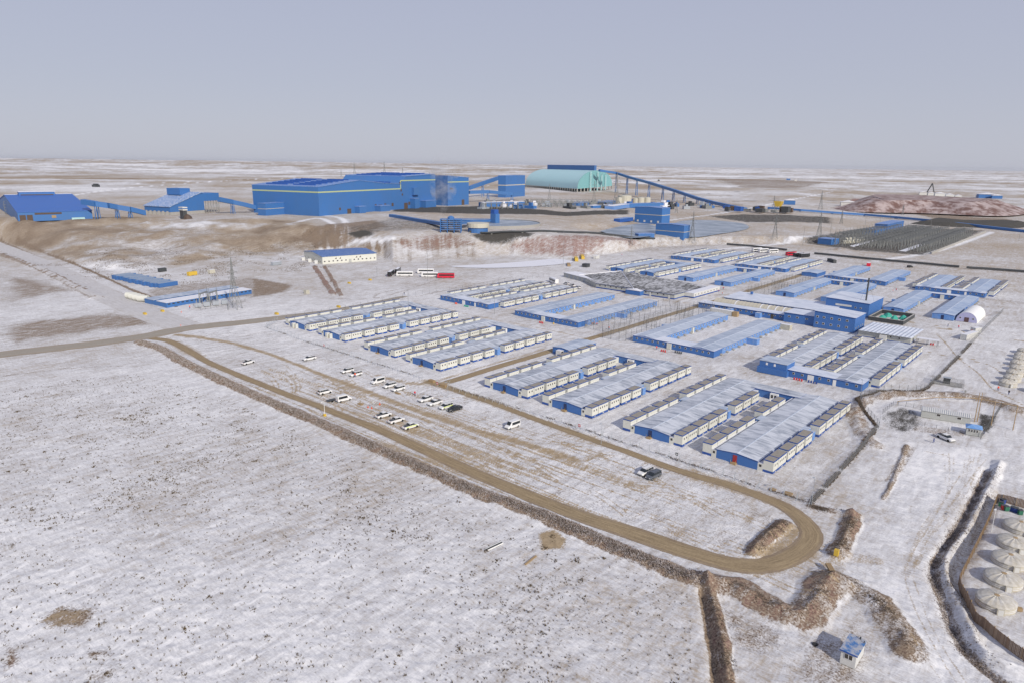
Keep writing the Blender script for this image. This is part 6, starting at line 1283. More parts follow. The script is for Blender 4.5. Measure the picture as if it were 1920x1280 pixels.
# teal barrel shed
S7 = Site((985, 351), (1082, 361), (1147, 357)); L7 = float(np.hypot(*(G(985, 351)-S7.C)[:2])); w7 = S7.w; hp = S7.h(320); r7 = S7.root('barrel_shed', 'large teal barrel roofed storage shed on short columns', 'storage shed')
ux = np.array([math.cos(S7.rz), math.sin(S7.rz)]); lv = (G(985, 351)-S7.C)[:2]; lu, lvv = float(lv@ux), float(lv@np.array([-ux[1], ux[0]]))
n = 18; zb0 = hp*.16; arc = [(w7/2-w7/2*math.cos(math.pi*i/n), zb0+(hp-zb0)*math.sin(math.pi*i/n)**.85) for i in range(n+1)]
b = MB(); A_v = [b._v((x, 0, z)) for x, z in arc]; B_v = [b._v((x+lu, lvv, z)) for x, z in arc]
for i in range(n): b.f.append([A_v[i], A_v[i+1], B_v[i+1], B_v[i]]); b.m.append(0)
b.build('vault', [M['tealpale']], r7, smooth=True); b = MB(); b.poly([(x, -.3*S7.flip, z) for x, z in arc]); b.build('end_wall', [M['teal']], r7); b = MB(); b.poly([(x+lu, lvv, z) for x, z in arc]); b.build('end_wall', [M['teal']], r7)
for i in range(12): b = MB(); x = w7*i/11; b.bar((x, 0, 0), (x, 0, zb0+.5), 1.6); b.build('column', [M['concrete']], r7)
for i in range(1, 24): f = i/24; b = MB(); b.bar((lu*f, lvv*f, 0), (lu*f, lvv*f, zb0+.5), 1.4); b.build('column', [M['concrete']], r7)
b = MB(); m0 = (w7/2+lu*.02, lvv*.02); m1 = (w7/2+lu*.93, lvv*.93); dx_, dy_ = m1[0]-m0[0], m1[1]-m0[1]; q = [(m0[0]-9, m0[1]), (m0[0]+9, m0[1]), (m1[0]+9, m1[1]), (m1[0]-9, m1[1])]; v = [b._v((x, y, hp*.97)) for x, y in q]+[b._v((x, y, hp*1.24)) for x, y in q]
for f in ((3, 2, 1, 0), (4, 5, 6, 7), (0, 1, 5, 4), (1, 2, 6, 5), (2, 3, 7, 6), (3, 0, 4, 7)): b.f.append([v[j] for j in f]); b.m.append(0)
b.build('monitor', [M['plant']], r7)
for xx in (.3, .5, .62, .74): 
    for s_ in (-3, 3): b = MB(); b.bar((w7*xx+s_, -4*S7.flip, 0), (w7*xx+s_, -4*S7.flip, hp*(.95 if xx < .6 else .75)), .8); b.build('stair_post', [M['tealpale']], r7)
    for z in np.arange(8, hp*.8, 7): b = MB(); b.bar((w7*xx-3, -4*S7.flip, z), (w7*xx+3, -4*S7.flip, z+6), .5); b.build('stair_flight', [M['greysteel']], r7)
gallery([(1122, 360, 318), (1154, 361, 323), (1175, 364, 330), (1193, 367, 335), (1216, 372, 341), (1242, 376, 349), (1262, 378, 355), (1283, 380, 362), (1307, 383, 370), (1334, 386, 377), (1357, 389, 382), (1398, 394, 390)], 'long curving conveyor descending from the teal shed on tall trestles', 6, 5.0, 'bluesteel', legs=[0, 1, 1, 1, 1, 1, 1, 1, 1, 1, 1, 0])
gallery([(1440, 394, 388.5), (1500, 398, 392.5), (1560, 402, 397), (1620, 406, 401), (1680, 411, 406), (1740, 416.5, 411.5), (1800, 423, 418), (1860, 430, 425), (1945, 439, 434)], 'long low blue conveyor running to the right edge', 5, 3.0, 'plant', legs=[1]*9)
g = G(1407, 398); root = empty('transfer_station', tuple(g), 0, 'dark jumbled transfer station where the conveyors meet', 'transfer station')
for i in range(16): b = MB(); x, y = rng.uniform(-45, 55), rng.uniform(-25, 25); s_ = rng.uniform(2, 6); b.box(x-s_, x+s_, y-s_, y+s_, rng.uniform(0, 3), rng.uniform(4, 11)); b.build('machinery', [M[('dark', 'vent', 'greysteel', 'brown')[i % 4]]], root)
g = G(1458, 400); root = empty('yellow_hopper', tuple(g), 0, 'yellowish hopper standing over the low conveyor', 'hopper'); b = MB(); b.prism([(-3, 10), (3, 10), (6, 18), (-6, 18)], -5, 5); b.build('bin', [M['yellow']], root)
for x in (-5, 5):
    for y in (-4, 4): b = MB(); b.bar((x, y, 0), (x*.6, y, 11), .5); b.build('leg', [M['greysteel']], root)
# silos
for i, (px, pg, pt, wpx) in enumerate(((1160, 383, 370, 6), (1171, 383, 366, 12), (1192, 385, 371, 6), (1201, 386, 370, 11), (1213, 386, 370, 12))):
    g = G(px, pg); hh = H(g, pt); rr_ = float(np.hypot(*(G(px+wpx/2, pg)-g)[:2])); root = empty('silo', tuple(g), 0, ('slim cream silo at the left of the group', 'tallest cream silo, second from left', 'slim cream silo in the middle of the group', 'cream silo second from right', 'cream silo at the right end')[i], 'silo', 'cream silos'); b = MB(); b.lathe([(rr_, 0), (rr_, hh*.93), (rr_*.4, hh)], 18); b.build('shell', [M['silo']], root, smooth=False); b = MB(); b.lathe([(rr_*.4, hh), (rr_*.4, hh*1.04), (.1, hh*1.05)], 10); b.build('cap', [M['greysteel']], root)
# two tall blue blocks and ponds
rb, sb, hb, (a, c) = blue_box((1189.5, 418), (1240, 421.5), (1255, 416), 391, 'tall blue block by the grey pond, the farther of two', rise=.05, windows=4, ridge='x', ori=(math.pi/2, 1)); rb2, sb2, hb2, _ = blue_box((1228, 447), (1281, 451.5), (1292, 447), 423.5, 'tall blue block nearer the camp, with flat pale roof', rise=.05, windows=3, ridge='x', ori=(math.pi/2, 1))
blue_box((1195, 446), (1197, 446.5), (1227, 446), 439, 'low dark blue lean-to left of the nearer tall block', rise=.01, band=False, depth=8)
blue_box((1161, 417), (1162, 417.5), (1187, 417), 411, 'dark red and navy sheds left of the farther tall block', rise=.01, band=False, depth=8, mat='vent')
for L, Cn, R, yt, lab, mt, rf in (((1148, 393), (1150, 394), (1180, 392), 387, 'pale blue low shed below the silos', 'blue2', 'snow'), ((1170, 389), (1172, 390), (1245, 390), 383, 'long blue roofed shed right of the silos', 'plant', 'plantroof'), ((1082, 386), (1084, 387), (1108, 386), 381, 'small blue shed left of the snowy low roof', 'plant', 'plantroof'), ((1110, 390), (1112, 391), (1146, 391), 386, 'low shed with snowy roof below the teal shed', 'plant', 'snow'), ((1134, 385), (1135, 386), (1154, 385), 379, 'small blue shed beside the first slim silo', 'plant', 'plantroof'), ((1175, 382), (1176, 382.5), (1189, 382), 375, 'small blue shed between the silos', 'vent', 'vent'), ((1245, 386), (1246, 387), (1268, 387), 383, 'small blue huts right of the long blue roofed shed', 'plant', 'snow'), ((1634, 442), (1640, 443), (1660, 440), 431, 'blue control building beside the substation', 'plant', 'plantroof'), ((1660, 437), (1662, 438), (1693, 430), 421, 'long blue hall behind the control building', 'blue', 'plantroof'), ((1546, 459), (1558, 460), (1573, 458), 449, 'blue box building at the left end of the substation', 'plant', 'plantroof')):
    blue_box(L, Cn, R, yt, lab, rise=.03, band=False, depth=14, mat=mt, roof=rf, name='low_shed', cat='shed')
pm, nt, bb = newmat('pond_ice'); p = pos(nt); nt.links.new(mix(nt, remap(nt, noise(nt, p, .05, 5, .7), .4, .6), (0.17, 0.21, 0.25), (0.34, 0.38, 0.43)), bb.inputs['Base Color']); bb.inputs['Roughness'].default_value = .35
def pond(pts, label, lift=.25, mat=None):
    W_ = [G(*p_) for p_ in pts]; L = catmull(np.array([w_[:2] for w_ in W_]+[W_[0][:2]]), 6); z = max(float(zat(*l)[0]) for l in L[::3]); cxy = L.mean(0); b = MB(); b.poly([(x, y, z+lift) for x, y in L[:-1]]); o = b.build('pond', [mat or pm]); tag(o, label, None, None, 'structure'); return o
pond(PONDS[0][0], 'grey blue frozen pond left of the tall blue blocks', .4); pond(PONDS[1][0], 'grey blue frozen pond right of the tall blue blocks', .4)
pond([(905, 497), (985, 491), (1040, 486), (1075, 492), (1035, 498), (950, 503), (880, 503), (845, 500)], 'snow covered pond at the foot of the red slope', .15, M['snow'])
# thickener tank
g = G(928, 422); rad = 62.0; e = G(990, 418); rad = float(np.hypot(*(e-g)[:2])); root = empty('thickener_tank', (g[0], g[1], g[2]), 0, 'round open thickener tank with a walkway bridge', 'thickener')
b = MB(); b.lathe([(rad, -1), (rad, 2.6), (rad-.8, 2.6), (rad-.8, 2.0)], 48); b.build('rim', [M['concrete']], root); b = MB(); b.lathe([(rad-.8, 2.0), (.5, 2.05)], 48); b.build('water', [pm], root)
bd = Vector((RT[0], RT[1], 0)); b = MB(); p_ = -bd*rad; b.bar(p_+Vector((0, 0, 4)), Vector((0, 0, 4)), .9); b.bar(p_+Vector((0, 0, 5.6)), Vector((0, 0, 5.6)), .3); b.build('bridge', [M['bluesteel']], root)
b = MB(); b.box(-3.5, 3.5, -3, 3, 2, 11); b.build('centre_house', [M['bluesteel']], root); b = MB(); b.box(-3, 2, -3, 3, 11, 15); b.build('centre_house', [M['vent']], root)
g = G(845, 437); hh = H(g, 412); root = empty('pump_tower', tuple(g), math.atan2(RT[1], RT[0]), 'blue lattice pump tower with fat blue tank below the plant', 'tower')
for i in range(4):
    for y in (0, 8): b = MB(); b.bar((-9+6*i, y, 0), (-9+6*i, y, hh), .45); b.build('column', [M['bluesteel']], root)
for z in np.linspace(3, hh, 6): b = MB(); b.box(-9.5, 9.5, -.5, 8.5, z-.3, z+.2); b.build('platform', [M['bluesteel']], root)
b = MB(); b.lathe([(9, 0), (9, hh*.35), (10, hh*.40)], 20, cx=24, cy=6); b.build('tank', [M['plant']], root); b = MB(); b.lathe([(10, hh*.40), (10, hh*.72), (9, hh*.74)], 20, cx=24, cy=6); b.build('tank', [M['silo']], root); b = MB(); b.lathe([(3, hh), (3, hh*1.15), (1, hh*1.25)], 10, cx=0, cy=4); b.build('hood', [M['bluesteel']], root)
gallery([(733, 407, 402), (758, 411, 406), (784, 416, 410.5), (806, 420, 413.5), (836, 430, 418)], 'pipe bridge running down to the pump tower', 5, 3.0, 'bluesteel', legs=[1, 1, 1, 1, 0]); gallery([(860, 432, 417), (900, 424, 413), (925, 421, 412)], 'walkway from the pump tower to the round tank', 3, 2, 'bluesteel', legs=[0, 1, 0])
# steam over the pump tower: a small real cloud
b = MB(); n = 10; b.lathe([(2, 0), (9, 8), (13, 20), (16, 34), (12, 48), (3, 56)], n); stm = b.build('steam', [], None, tuple(G(832, 425)+np.array([0, 0, 12]))); sm = bpy.data.materials.new('steam'); sm.use_nodes = True; nt = sm.node_tree; nt.nodes.clear(); o_ = nt.nodes.new('ShaderNodeOutputMaterial'); pv = nt.nodes.new('ShaderNodeVolumePrincipled'); pv.inputs['Color'].default_value = (.9, .9, .92, 1); t_ = nt.nodes.new('ShaderNodeNewGeometry')
nt.links.new(remap(nt, noise(nt, t_.outputs['Position'], .09, 5, .7), .50, .75, 0, .10), pv.inputs['Density']); nt.links.new(pv.outputs[0], o_.inputs['Volume']); stm.data.materials.clear(); stm.data.materials.append(sm); tag(stm, 'thin white steam rising over the pump tower', 'steam', None, 'stuff')
# white office hall with blue roof
S8 = Site((563, 485), (605, 496), (706, 488.5)); r8 = S8.root('office_hall', 'cream office hall with low blue gabled roof above the coaches', 'office building', dz=0); hh = S8.h(482); a, c = Y_(S8, 0, max(S8.d, 12)); m_ = (a+c)/2
b = MB(); b.prism([(a, 0), (c, 0), (c, hh), (m_, hh*1.3), (a, hh)], 0, S8.w, 0, ax='x'); b.build('wall', [M['cream']], r8)
b = MB(); b.prism([(a-.4, hh-.1), (m_, hh*1.3+.05), (m_, hh*1.3+.25), (a-.4, hh+.15)], -.4, S8.w+.4, 0, ax='x'); b.prism([(m_, hh*1.3+.05), (c+.4, hh-.1), (c+.4, hh+.15), (m_, hh*1.3+.25)], -.4, S8.w+.4, 0, ax='x'); b.build('roof', [paint('bright_blue_roof', (.035, .12, .36), .5, .4, .3, frost=.2)], r8)
for i in range(13): 
    if i == 6: b = MB(); b.box(S8.w*.5-1, S8.w*.5+1, *(sorted((-S8.flip*.3, 0))), .1, 2.6); b.build('door', [M['greywall']], r8)
    else: put('window', ME_WINW, r8, (S8.w*(i+.5)/13, -S8.flip*.03, 1.4), -S8.flip*math.pi/2, (1, 1.7, 1.4))
for i in range(6): put('window', ME_WINW, r8, (-.03, a+(c-a)*(i+.5)/6, 1.4), math.pi, (1, 1.5, 1.3))
for x in (S8.w*.22, S8.w*.30, S8.w*.60, S8.w*.67): b = MB(); b.poly([(x, -S8.flip*.05, 3.3), (x+1.6, -S8.flip*.05, 3.3), (x+1.4, -S8.flip*.05, 4.6)]); b.build('wall_emblem', [M['brown']], r8)
for i in range(3): g = G(572+i*12, 489+i*3); b = MB(); b.box(0, 4, 0, 2.4, 0, 2.5); o = b.build('site_cabin', [M['offwhite']], None, tuple(g), S8.rz+1.2); tag(o, ('small white cabin left of the cream office hall', 'white cabin in the middle of three at the office gable', 'white cabin nearest the corner of the cream office hall')[i], 'cabin')
# blue containers at the left
place = [flat(214, 524), flat(296, 541)]; ax_ = (flat(332, 535.6)-flat(296, 541)); ang = math.atan2(ax_[1], ax_[0]); Lc = float(np.hypot(*ax_)); st0, st1 = np.array(place[0]), np.array(place[1]); nC_ = int(np.hypot(*(st1-st0))/2.6)
lb = ('leftmost', 'second', 'third', 'fourth', 'fifth', 'sixth', 'seventh', 'eighth', 'ninth', 'tenth', 'eleventh', 'twelfth', 'thirteenth', 'fourteenth', 'fifteenth', 'sixteenth', 'seventeenth', 'eighteenth', 'nineteenth', 'twentieth')
M['contblue'] = paint('container_blue', (0.04, 0.14, 0.38), .6, .3); M['conttop'] = paint('container_frosted_top', (0.22, 0.30, 0.40), .8, .6, dcol=(.4, .42, .46))
print('blue containers', nC_, Lc)
for i in range(min(nC_, 20)):
    q = st0+(st1-st0)*i/max(nC_-1, 1); j = 1.2*math.sin(i*2.1) if i not in (5, 6) else 0
    place_container(q[0]+math.cos(ang)*j, q[1]+math.sin(ang)*j, ang, lb[i]+' blue container of the side by side row at the left', 'contblue', 'conttop', 12.19, 'row of blue containers')
S9 = Site((281, 567), (313, 577.5), (472, 551)); r9 = S9.root('motor_house', 'long low blue building with two snowy roofs beside the big pylon', 'low building', dz=0); hh = S9.h(568.5); dd = S9.d; b = MB(); b.box(0, S9.w, *Y_(S9, 0, dd*.42), 0, hh); b.box(0, S9.w, *Y_(S9, dd*.58, dd), 0, hh*1.02); b.box(0, .4, *Y_(S9, dd*.42, dd*.58), 0, hh*.9); b.build('wall', [M['plant']], r9)
for f0, f1 in ((0, .42), (.58, 1)): b = MB(); b.box(-.3, S9.w+.3, *Y_(S9, dd*f0-.3, dd*f1+.2), hh*1.03, hh*1.1); b.build('roof', [M['snow'] if f0 == 0 else M['roofB']], r9)
for i in range(20): b = MB(); x = S9.w*(i+.5)/20; b.box(x-.7, x+.7, *(sorted((-S9.flip*.1, 0))), hh*.62, hh*.82); b.build('window', [M['glass']], r9)
# lattice pylons
def pylon_mesh(h, w):
    b = MB(); lv = [(0, w), (h*.25, w*.62), (h*.45, w*.38), (h*.62, w*.22), (h*.8, w*.14), (h, .15)]; th = max(.12, h*.0045)
    for i in range(len(lv)-1):
        z0, a0 = lv[i]; z1, a1 = lv[i+1]; c0 = [(s*a0/2, t*a0/2, z0) for s, t in ((-1, -1), (1, -1), (1, 1), (-1, 1))]; c1 = [(s*a1/2, t*a1/2, z1) for s, t in ((-1, -1), (1, -1), (1, 1), (-1, 1))]
        for k in range(4): j = (k+1) % 4; b.bar(c0[k], c1[k], th); b.bar(c0[k], c1[j], th*.6); b.bar(c0[j], c1[k], th*.6); b.bar(c1[k], c1[j], th*.6)
    for z, L in ((h*.62, w*.85), (h*.73, w*1.0), (h*.85, w*.75)):
        for s in (-1, 1): b.bar((0, 0, z+h*.02), (s*L/2, 0, z), th*.7); b.bar((0, 0, z-h*.03), (s*L/2, 0, z), th*.6); b.bar((s*L/2, 0, z), (s*L/2, 0, z-h*.035), th*.9)
    return b.mesh('lattice_pylon', [M['greysteel']])
_PY = {}
def pylon(px, pg, pt, label, rz=.6, wk=.2):
    g = G(px, pg); h = H(g, pt); k = round(h/3)
    if k not in _PY: _PY[k] = pylon_mesh(k*3., k*3.*wk)
    o = put('lattice_pylon', _PY[k], None, tuple(g), rz); tag(o, label, 'pylon', 'lattice power pylons'); return o
for a_ in ((441, 580, 487, 'big lattice pylon by the long low blue building'), (1297, 454, 396, 'lattice pylon right of the nearer tall blue block'), (1183, 461, 424, 'lattice pylon in front of the left frozen pond'), (1030, 375, 346, 'small lattice pylon below the teal shed'), (1535, 446, 399, 'wide legged lattice pylon left of the substation'), (1452, 449, 400, 'lattice pylon right of the right pond'), (1538, 394, 359, 'lattice pylon beyond the low conveyor'), (1450, 394, 366, 'lattice pylon near the yellowish hopper'), (721, 328, 303, 'distant pylon standing above the processing hall, right one'), (665, 330, 305, 'distant pylon standing above the processing hall, middle one'), (640, 333, 318, 'distant pylon above the processing hall, left one'), (755, 329, 313, 'small distant pylon behind the stepped roof'), (1113, 388, 340, 'lattice mast at the end wall of the teal shed'), (1268, 400, 372, 'lattice pylon behind the farther tall block'), (1155, 386, 322, 'tall lattice mast between teal shed and silos'), (805, 334, 322, 'small distant pylon behind the roof of the end bay'), (1692, 404, 384, 'distant pylon left end of the red heap'), (1577, 420, 396, 'slim pylon behind the blue control building')): pylon(*a_)
for px, pg, pt, lab in ((802, 528, 457, 'tall grey mast among the coaches'), (1056, 496, 435, 'tall grey mast beside the red slope'), (1505, 461, 426, 'timber pole left of the substation'), (1556, 446, 411, 'tall pole by the blue box building'), (1620, 438, 404, 'tall pole left of the control building'), (1648, 431, 396, 'tall pole behind the control building'), (1667, 425, 392, 'tall pole right of the control building'), (1745, 425, 398, 'tall pole over the middle of the substation'), (1327, 398, 375, 'thin pole beyond the ponds'), (953, 388, 372, 'lamp mast by the long low substation hall'), (927, 590, 556, 'thin lamp pole at the second row left block'), (766, 590, 545, 'thin lamp pole behind the nearest left block'), (707, 519, 501, 'thin pole in the yard below the cream office hall'), (1910, 452, 436, 'leaning pole at the right edge')):
    g = G(px, pg); pole(g[0], g[1], H(g, pt), lab, .16 if pg < 480 else .12, 'greysteel', head=(pg > 480), z=g[2], name='tall_pole')
# substations: portal gantries, each a thing of its own
def gantry_mesh(h, w):
    b = MB(); th = .26
    for s in (-1, 1): b.bar((s*w/2-.8, 0, 0), (s*w/2, 0, h), th); b.bar((s*w/2+.8, 0, 0), (s*w/2, 0, h), th); b.bar((s*w/2, 0, h), (s*w/2, 0, h+2.5), th*.5)
    b.box(-w/2, w/2, -.35, .35, h-.5, h+.1)
    for k in range(3): b.bar((-w/3+k*w/3, 0, h), (-w/3+k*w/3, 0, h-1.8), .16); b.bar((-w/3+k*w/3, 2.5, 0), (-w/3+k*w/3, 2.5, 3.6), .22)
    return b.mesh('switchyard_gantry', [M['greysteel']])
GM = gantry_mesh(8.5, 9.0); GM2 = gantry_mesh(7, 8)
sub = wl([(1622, 470), (1560, 459), (1660, 432), (1845, 436), (1745, 476)]); a0 = flat(1745, 476); a1 = flat(1845, 436); dv_ = (a1-a0)/np.hypot(*(a1-a0)); dc = np.array([-dv_[1], dv_[0]]); rzs = math.atan2(dc[1], dc[0]); cnt = 0
for i in range(19):
    for j in range(12):
        q = a0+dv_*(8+i*12.5)+dc*(7+j*8.0+(2.5 if j > 3 else 0))
        if inpoly(np.array([q[0]]), np.array([q[1]]), sub)[0] and cnt < 220 and j not in (2, 8): o = put('switchyard_gantry', GM, None, (q[0], q[1], zb(*q)), rzs); tag(o, 'grey steel gantry, %s across and %s back in the large substation' % (lb[j], lb[i]), 'gantry', 'gantries of the large substation'); cnt += 1
print('gantries', cnt, np.hypot(*(a1-a0)))
b = MB(); P_l = [a0-dc*2, a1-dc*2]; 
sheet('cable_road', [tuple(a0+dc*20-dv_*2), tuple(a0+dc*26-dv_*2), tuple(a1+dc*26), tuple(a1+dc*20)], .3, M['snow'], 'snowy service lane through the substation'); sheet('cable_road', [tuple(a0+dc*66), tuple(a0+dc*70), tuple(a1+dc*70), tuple(a1+dc*66)], .3, M['snow'], 'second snowy lane through the substation')
L_ = [tuple(a0-dc*1.5-dv_*4), tuple(a1-dc*1.5)]; root = empty('substation_wall', (L_[0][0], L_[0][1], 0), math.atan2(dv_[1], dv_[0]), 'low dark wall along the near right side of the substation', 'wall'); b = MB(); b.box(0, float(np.hypot(*(a1-a0)))+4, -.3, .3, 0, 2.0); b.build('wall', [M['concrete']], root)
for i in range(10): g = G(1583+i*3.6, 457-(i % 2)*4-i*.2); b = MB(); b.lathe([(2.0, 0), (2.0, 2.6), (1.0, 3.6)], 10); b.box(-2.4, 2.4, -1.5, 1.5, .2, 1.6); o = b.build('power_transformer', [M['silo']], None, tuple(g)); tag(o, lb[i]+' pale transformer of the cluster right of the blue box building', 'transformer', 'pale transformers')
c2 = 0
for i in range(15):
    for j in range(3):
        g = G(1000+i*11+j*3, 383+j*3.2); o = put('switchyard_gantry', GM2, None, tuple(g), .5+.3*j); tag(o, '%s gantry from the left in the %s line below the teal shed' % (lb[i], ('back', 'middle', 'front')[j]), 'gantry', 'gantries of the small substation'); c2 += 1
for i in range(8):
    g = G(906+i*10, 392); o = put('switchyard_gantry', GM2, None, tuple(g), .5); tag(o, '%s gantry from the left in front of the low substation hall' % lb[i], 'gantry', 'gantries by the low hall')
for px, py, lab in ((383, 573, 'left dark gantry in front of the long low blue building'), (401, 571, 'right dark gantry in front of the long low blue building')): g = G(px, py); o = put('switchyard_gantry', GM2, None, tuple(g), 2.2); tag(o, lab, 'gantry')
for i, (px, py) in enumerate(((372, 577), (388, 575), (405, 573), (421, 571))): g = G(px, py); b = MB(); b.box(-1.5, 1.5, -1, 1, .3, 2.4, 0); b.bar((-.8, 0, 2.4), (-.8, 0, 3.4), .15); b.bar((.8, 0, 2.4), (.8, 0, 3.4), .15); o = b.build('power_transformer', [M['steel']], None, tuple(g), 1.2); tag(o, lb[i]+' grey transformer from the left in the small yard by the big pylon', 'transformer')
fence([flat(*p_) for p_ in ((363, 574), (378, 582), (440, 571), (460, 566))], 3, 1.8, 'mesh fence of the small transformer yard by the big pylon')
# coaches and other vehicles beyond
def park_px(kind, mat, px, py, rz, label, group): g = G(px, py); return park(kind, mat, g[0], g[1], rz, label, group)
park_px('bus', 'carwhite', 759, 518, r(225), 'white coach at the left of the yard below the cream hall', 'coaches in the yard'); park_px('bus', 'carwhite', 798, 513, r(225), 'white coach behind the tall grey mast', 'coaches in the yard'); park_px('bus', 'carwhite', 806, 520, r(225), 'white coach left of the red coach', 'coaches in the yard'); park_px('bus', 'busred', 836, 522, r(225), 'red coach with dark windows at the right of the yard', 'coaches in the yard')
park_px('bus', 'carblack', 733, 517, r(130), 'dark coach seen end on at the left of the yard', 'coaches in the yard'); park_px('bus', 'carblack', 746, 512, r(130), 'dark coach behind the left white coach', 'coaches in the yard')
for i, (px, py, m_) in enumerate(((1419, 472, 'carwhite'), (1431, 473.5, 'carwhite'), (1449, 475, 'carwhite'), (1483, 479.5, 'busred'), (1497, 481.5, 'carblack'), (1508, 483, 'carblack'))): park_px('bus', m_, px, py, r(70), ('first white coach of the line beyond the camp', 'second white coach of the line beyond the camp', 'third white coach of the line beyond the camp', 'red coach of the line beyond the camp', 'dark coach next to the red one beyond the camp', 'dark coach at the right end of the line beyond the camp')[i], 'coaches beyond the camp')
for px, py, lab in ((1073, 537, 'white pickup in front of the grey store'), (1083, 541, 'white car in front of the grey store, right one'), (1062, 534, 'white car in front of the grey store, left one')): park_px('suv' if 'car' in lab else 'pickup', 'carwhite', px, py, r(160), lab, 'vehicles by the grey store')
park_px('bus', 'carwhite', 1038, 531, r(150), 'white coach at the end of the grey store', 'vehicles by the grey store'); park_px('suv', 'carblack', 1706, 502, r(60), 'dark car at the far blue block', 'vehicles by the grey store')
for px, py, m_, L, lab in ((1084, 491, 'yellow', 12.19, 'long yellow container at the front of the pair'), (1096, 487, 'yellow', 12.19, 'long yellow container behind the first one'), (1118, 486, 'offwhite', 6, 'grey white container right of the yellow ones'), (1070, 500, 'wood', 12.19, 'flat brown container left of the dark hut'), (1027, 541, 'offwhite', 3, 'white cube cabin beyond the second row'), (355, 518, 'yellow', 6, 'yellow orange container on the snowy yard at left'), (394, 514, 'beige', 4, 'tan box on the snowy yard at left'), (300, 511, 'dark', 5, 'small black container above the blue row'), (1631, 500, 'busred', 6, 'red container at the far blue block'), (1568, 494, 'dark', 12.19, 'long black container near the far hut'), (512, 499, 'steel', 8, 'grey skid load left of the cream office hall'), (520, 497, 'green', 3, 'greenish skid box left of the cream office hall')):
    g = G(px, py); place_container(g[0], g[1], r(130) if L > 10 else r(100), lab, m_, m_ if m_ in ('yellow', 'dark', 'wood') else 'snow', L, Hh=2.6 if m_ != 'wood' else 1.2)
g = G(1100, 501); blue_box((1094, 500), (1100, 502), (1106, 500.5), 496, 'dark hut between the yellow containers and the blue block', band=False, depth=4, mat='dark', roof='dark', name='dark_hut', cat='hut')
for i, (px, py) in enumerate(((247, 560), (254, 562), (261, 564), (269, 566))): g = G(px, py); b = MB(); b.at(Matrix.Rotation(math.pi/2, 4, 'X')); b.lathe([(1.5, -3), (1.7, -2.9), (1.7, 2.9), (1.5, 3)], 14); b.at(None); o = b.build('cream_tank', [M['cream']], None, (g[0], g[1], g[2]+1.8), 2.2); tag(o, ('first', 'second', 'third', 'fourth')[i]+' cream tank from the left beside the left highway', 'tank')
for px, py, lab in ((272, 590, 'yellow marker block at the highway crossing, left'), (305, 585, 'yellow marker block at the highway crossing, right'), (655, 532, 'yellow concrete block in the yard, left one'), (694, 526, 'yellow concrete block in the yard, right one'), (519, 590, 'dark block on the verge, right one'), (635, 577, 'dark yellowish block on the verge')): block(px, py, 2.2, 1.2, 1.0, 'yellow', lab, 'block', 'concrete_block')
g = G(575, 551); block(575, 551, 3.0, 2.2, 2.2, 'beige', 'small tan box standing alone in the snowy yard', 'box', 'plant_box')
# pipelines
def pipe(pts, rr_, label, mat='dark'):
    W_ = [G(*p_) for p_ in pts]; L = catmull(np.array([w_[:2] for w_ in W_]), 5); b = MB(); g0 = W_[0]; q = [(x-g0[0], y-g0[1], zb(x, y)-g0[2]+rr_+.3) for x, y in L]
    for p1_, p2_ in zip(q[:-1], q[1:]): b.bar(p1_, p2_, rr_, 0, 8)
    root = empty('pipeline', tuple(g0), 0, label, 'pipeline'); b.build('pipe', [M[mat]], root); b = MB(); b.box(-.4, .4, -.8, .8, -.4, .5); me = b.mesh('sleeper', [M['concrete']])
    for p_ in q[::3]: put('sleeper', me, root, (p_[0], p_[1], p_[2]-rr_-.3))
pipe([(1363, 460), (1420, 465), (1475, 471)], .9, 'thick black pipeline beyond the camp, left stretch'); pipe([(1527, 477.5), (1617, 486.5), (1700, 494), (1798, 503)], .9, 'thick black pipeline beyond the camp, middle stretch'); pipe([(1812, 504.5), (1870, 508), (1935, 513)], .9, 'thick black pipeline beyond the camp, right stretch'); pipe([(880, 437), (960, 437), (1062, 437.5), (1150, 443), (1228, 450)], .9, 'black pipeline along the crest of the red slope')
# spoil heap
def mesa(name, base, ytop_px, inset, mat, label, seed):
    Wb = np.array([G(*p_)[:2] for p_ in base]); Lb = catmull(np.vstack([Wb, Wb[:1]]), 16)[:-1]; c0 = Lb.mean(0); g = G(*base[0]); h = H(g, ytop_px); V = []; F_ = []; n = len(Lb); R = 7
    for i in range(R+1):
        f = i/R
        for k, q in enumerate(Lb):
            dq = c0-q; ln = np.hypot(*dq); gy_ = 1+.35*(fbm(np.array([q[0]*1.0]), np.array([q[1]]), 22, 2, seed)[0]-.5)*(1-abs(2*f-1)); p_ = q+dq/ln*min(inset*f*gy_, ln*.9); V.append((p_[0], p_[1], g[2]-1+h*f**.9*(1 if i < R else 1)+(vnoise(np.array([p_[0]]), np.array([p_[1]]), 14, seed)[0]-.5)*2.4*f))
    for i in range(R):
        for k in range(n): j = (k+1) % n; F_.append((i*n+k, i*n+j, (i+1)*n+j, (i+1)*n+k))
    F_.append(tuple(range(R*n, R*n+n))); m = bpy.data.meshes.new(name); m.from_pydata(V, [], F_); m.materials.append(mat); bm = bmesh.new(); bm.from_mesh(m); bmesh.ops.recalc_face_normals(bm, faces=bm.faces); bm.to_mesh(m); bm.free(); o = put(name, m); tag(o, label, None, None, 'structure')
rm, nt, bb = newmat('red_spoil'); p = pos(nt); sg = noise(nt, mapping(nt, p, (.06, .06, .01)), 1.0, 5, .7); nt.links.new(mix(nt, remap(nt, sg, .42, .58), (0.15, 0.085, 0.072), (0.40, 0.33, 0.32)), bb.inputs['Base Color']); bb.inputs['Roughness'].default_value = 1
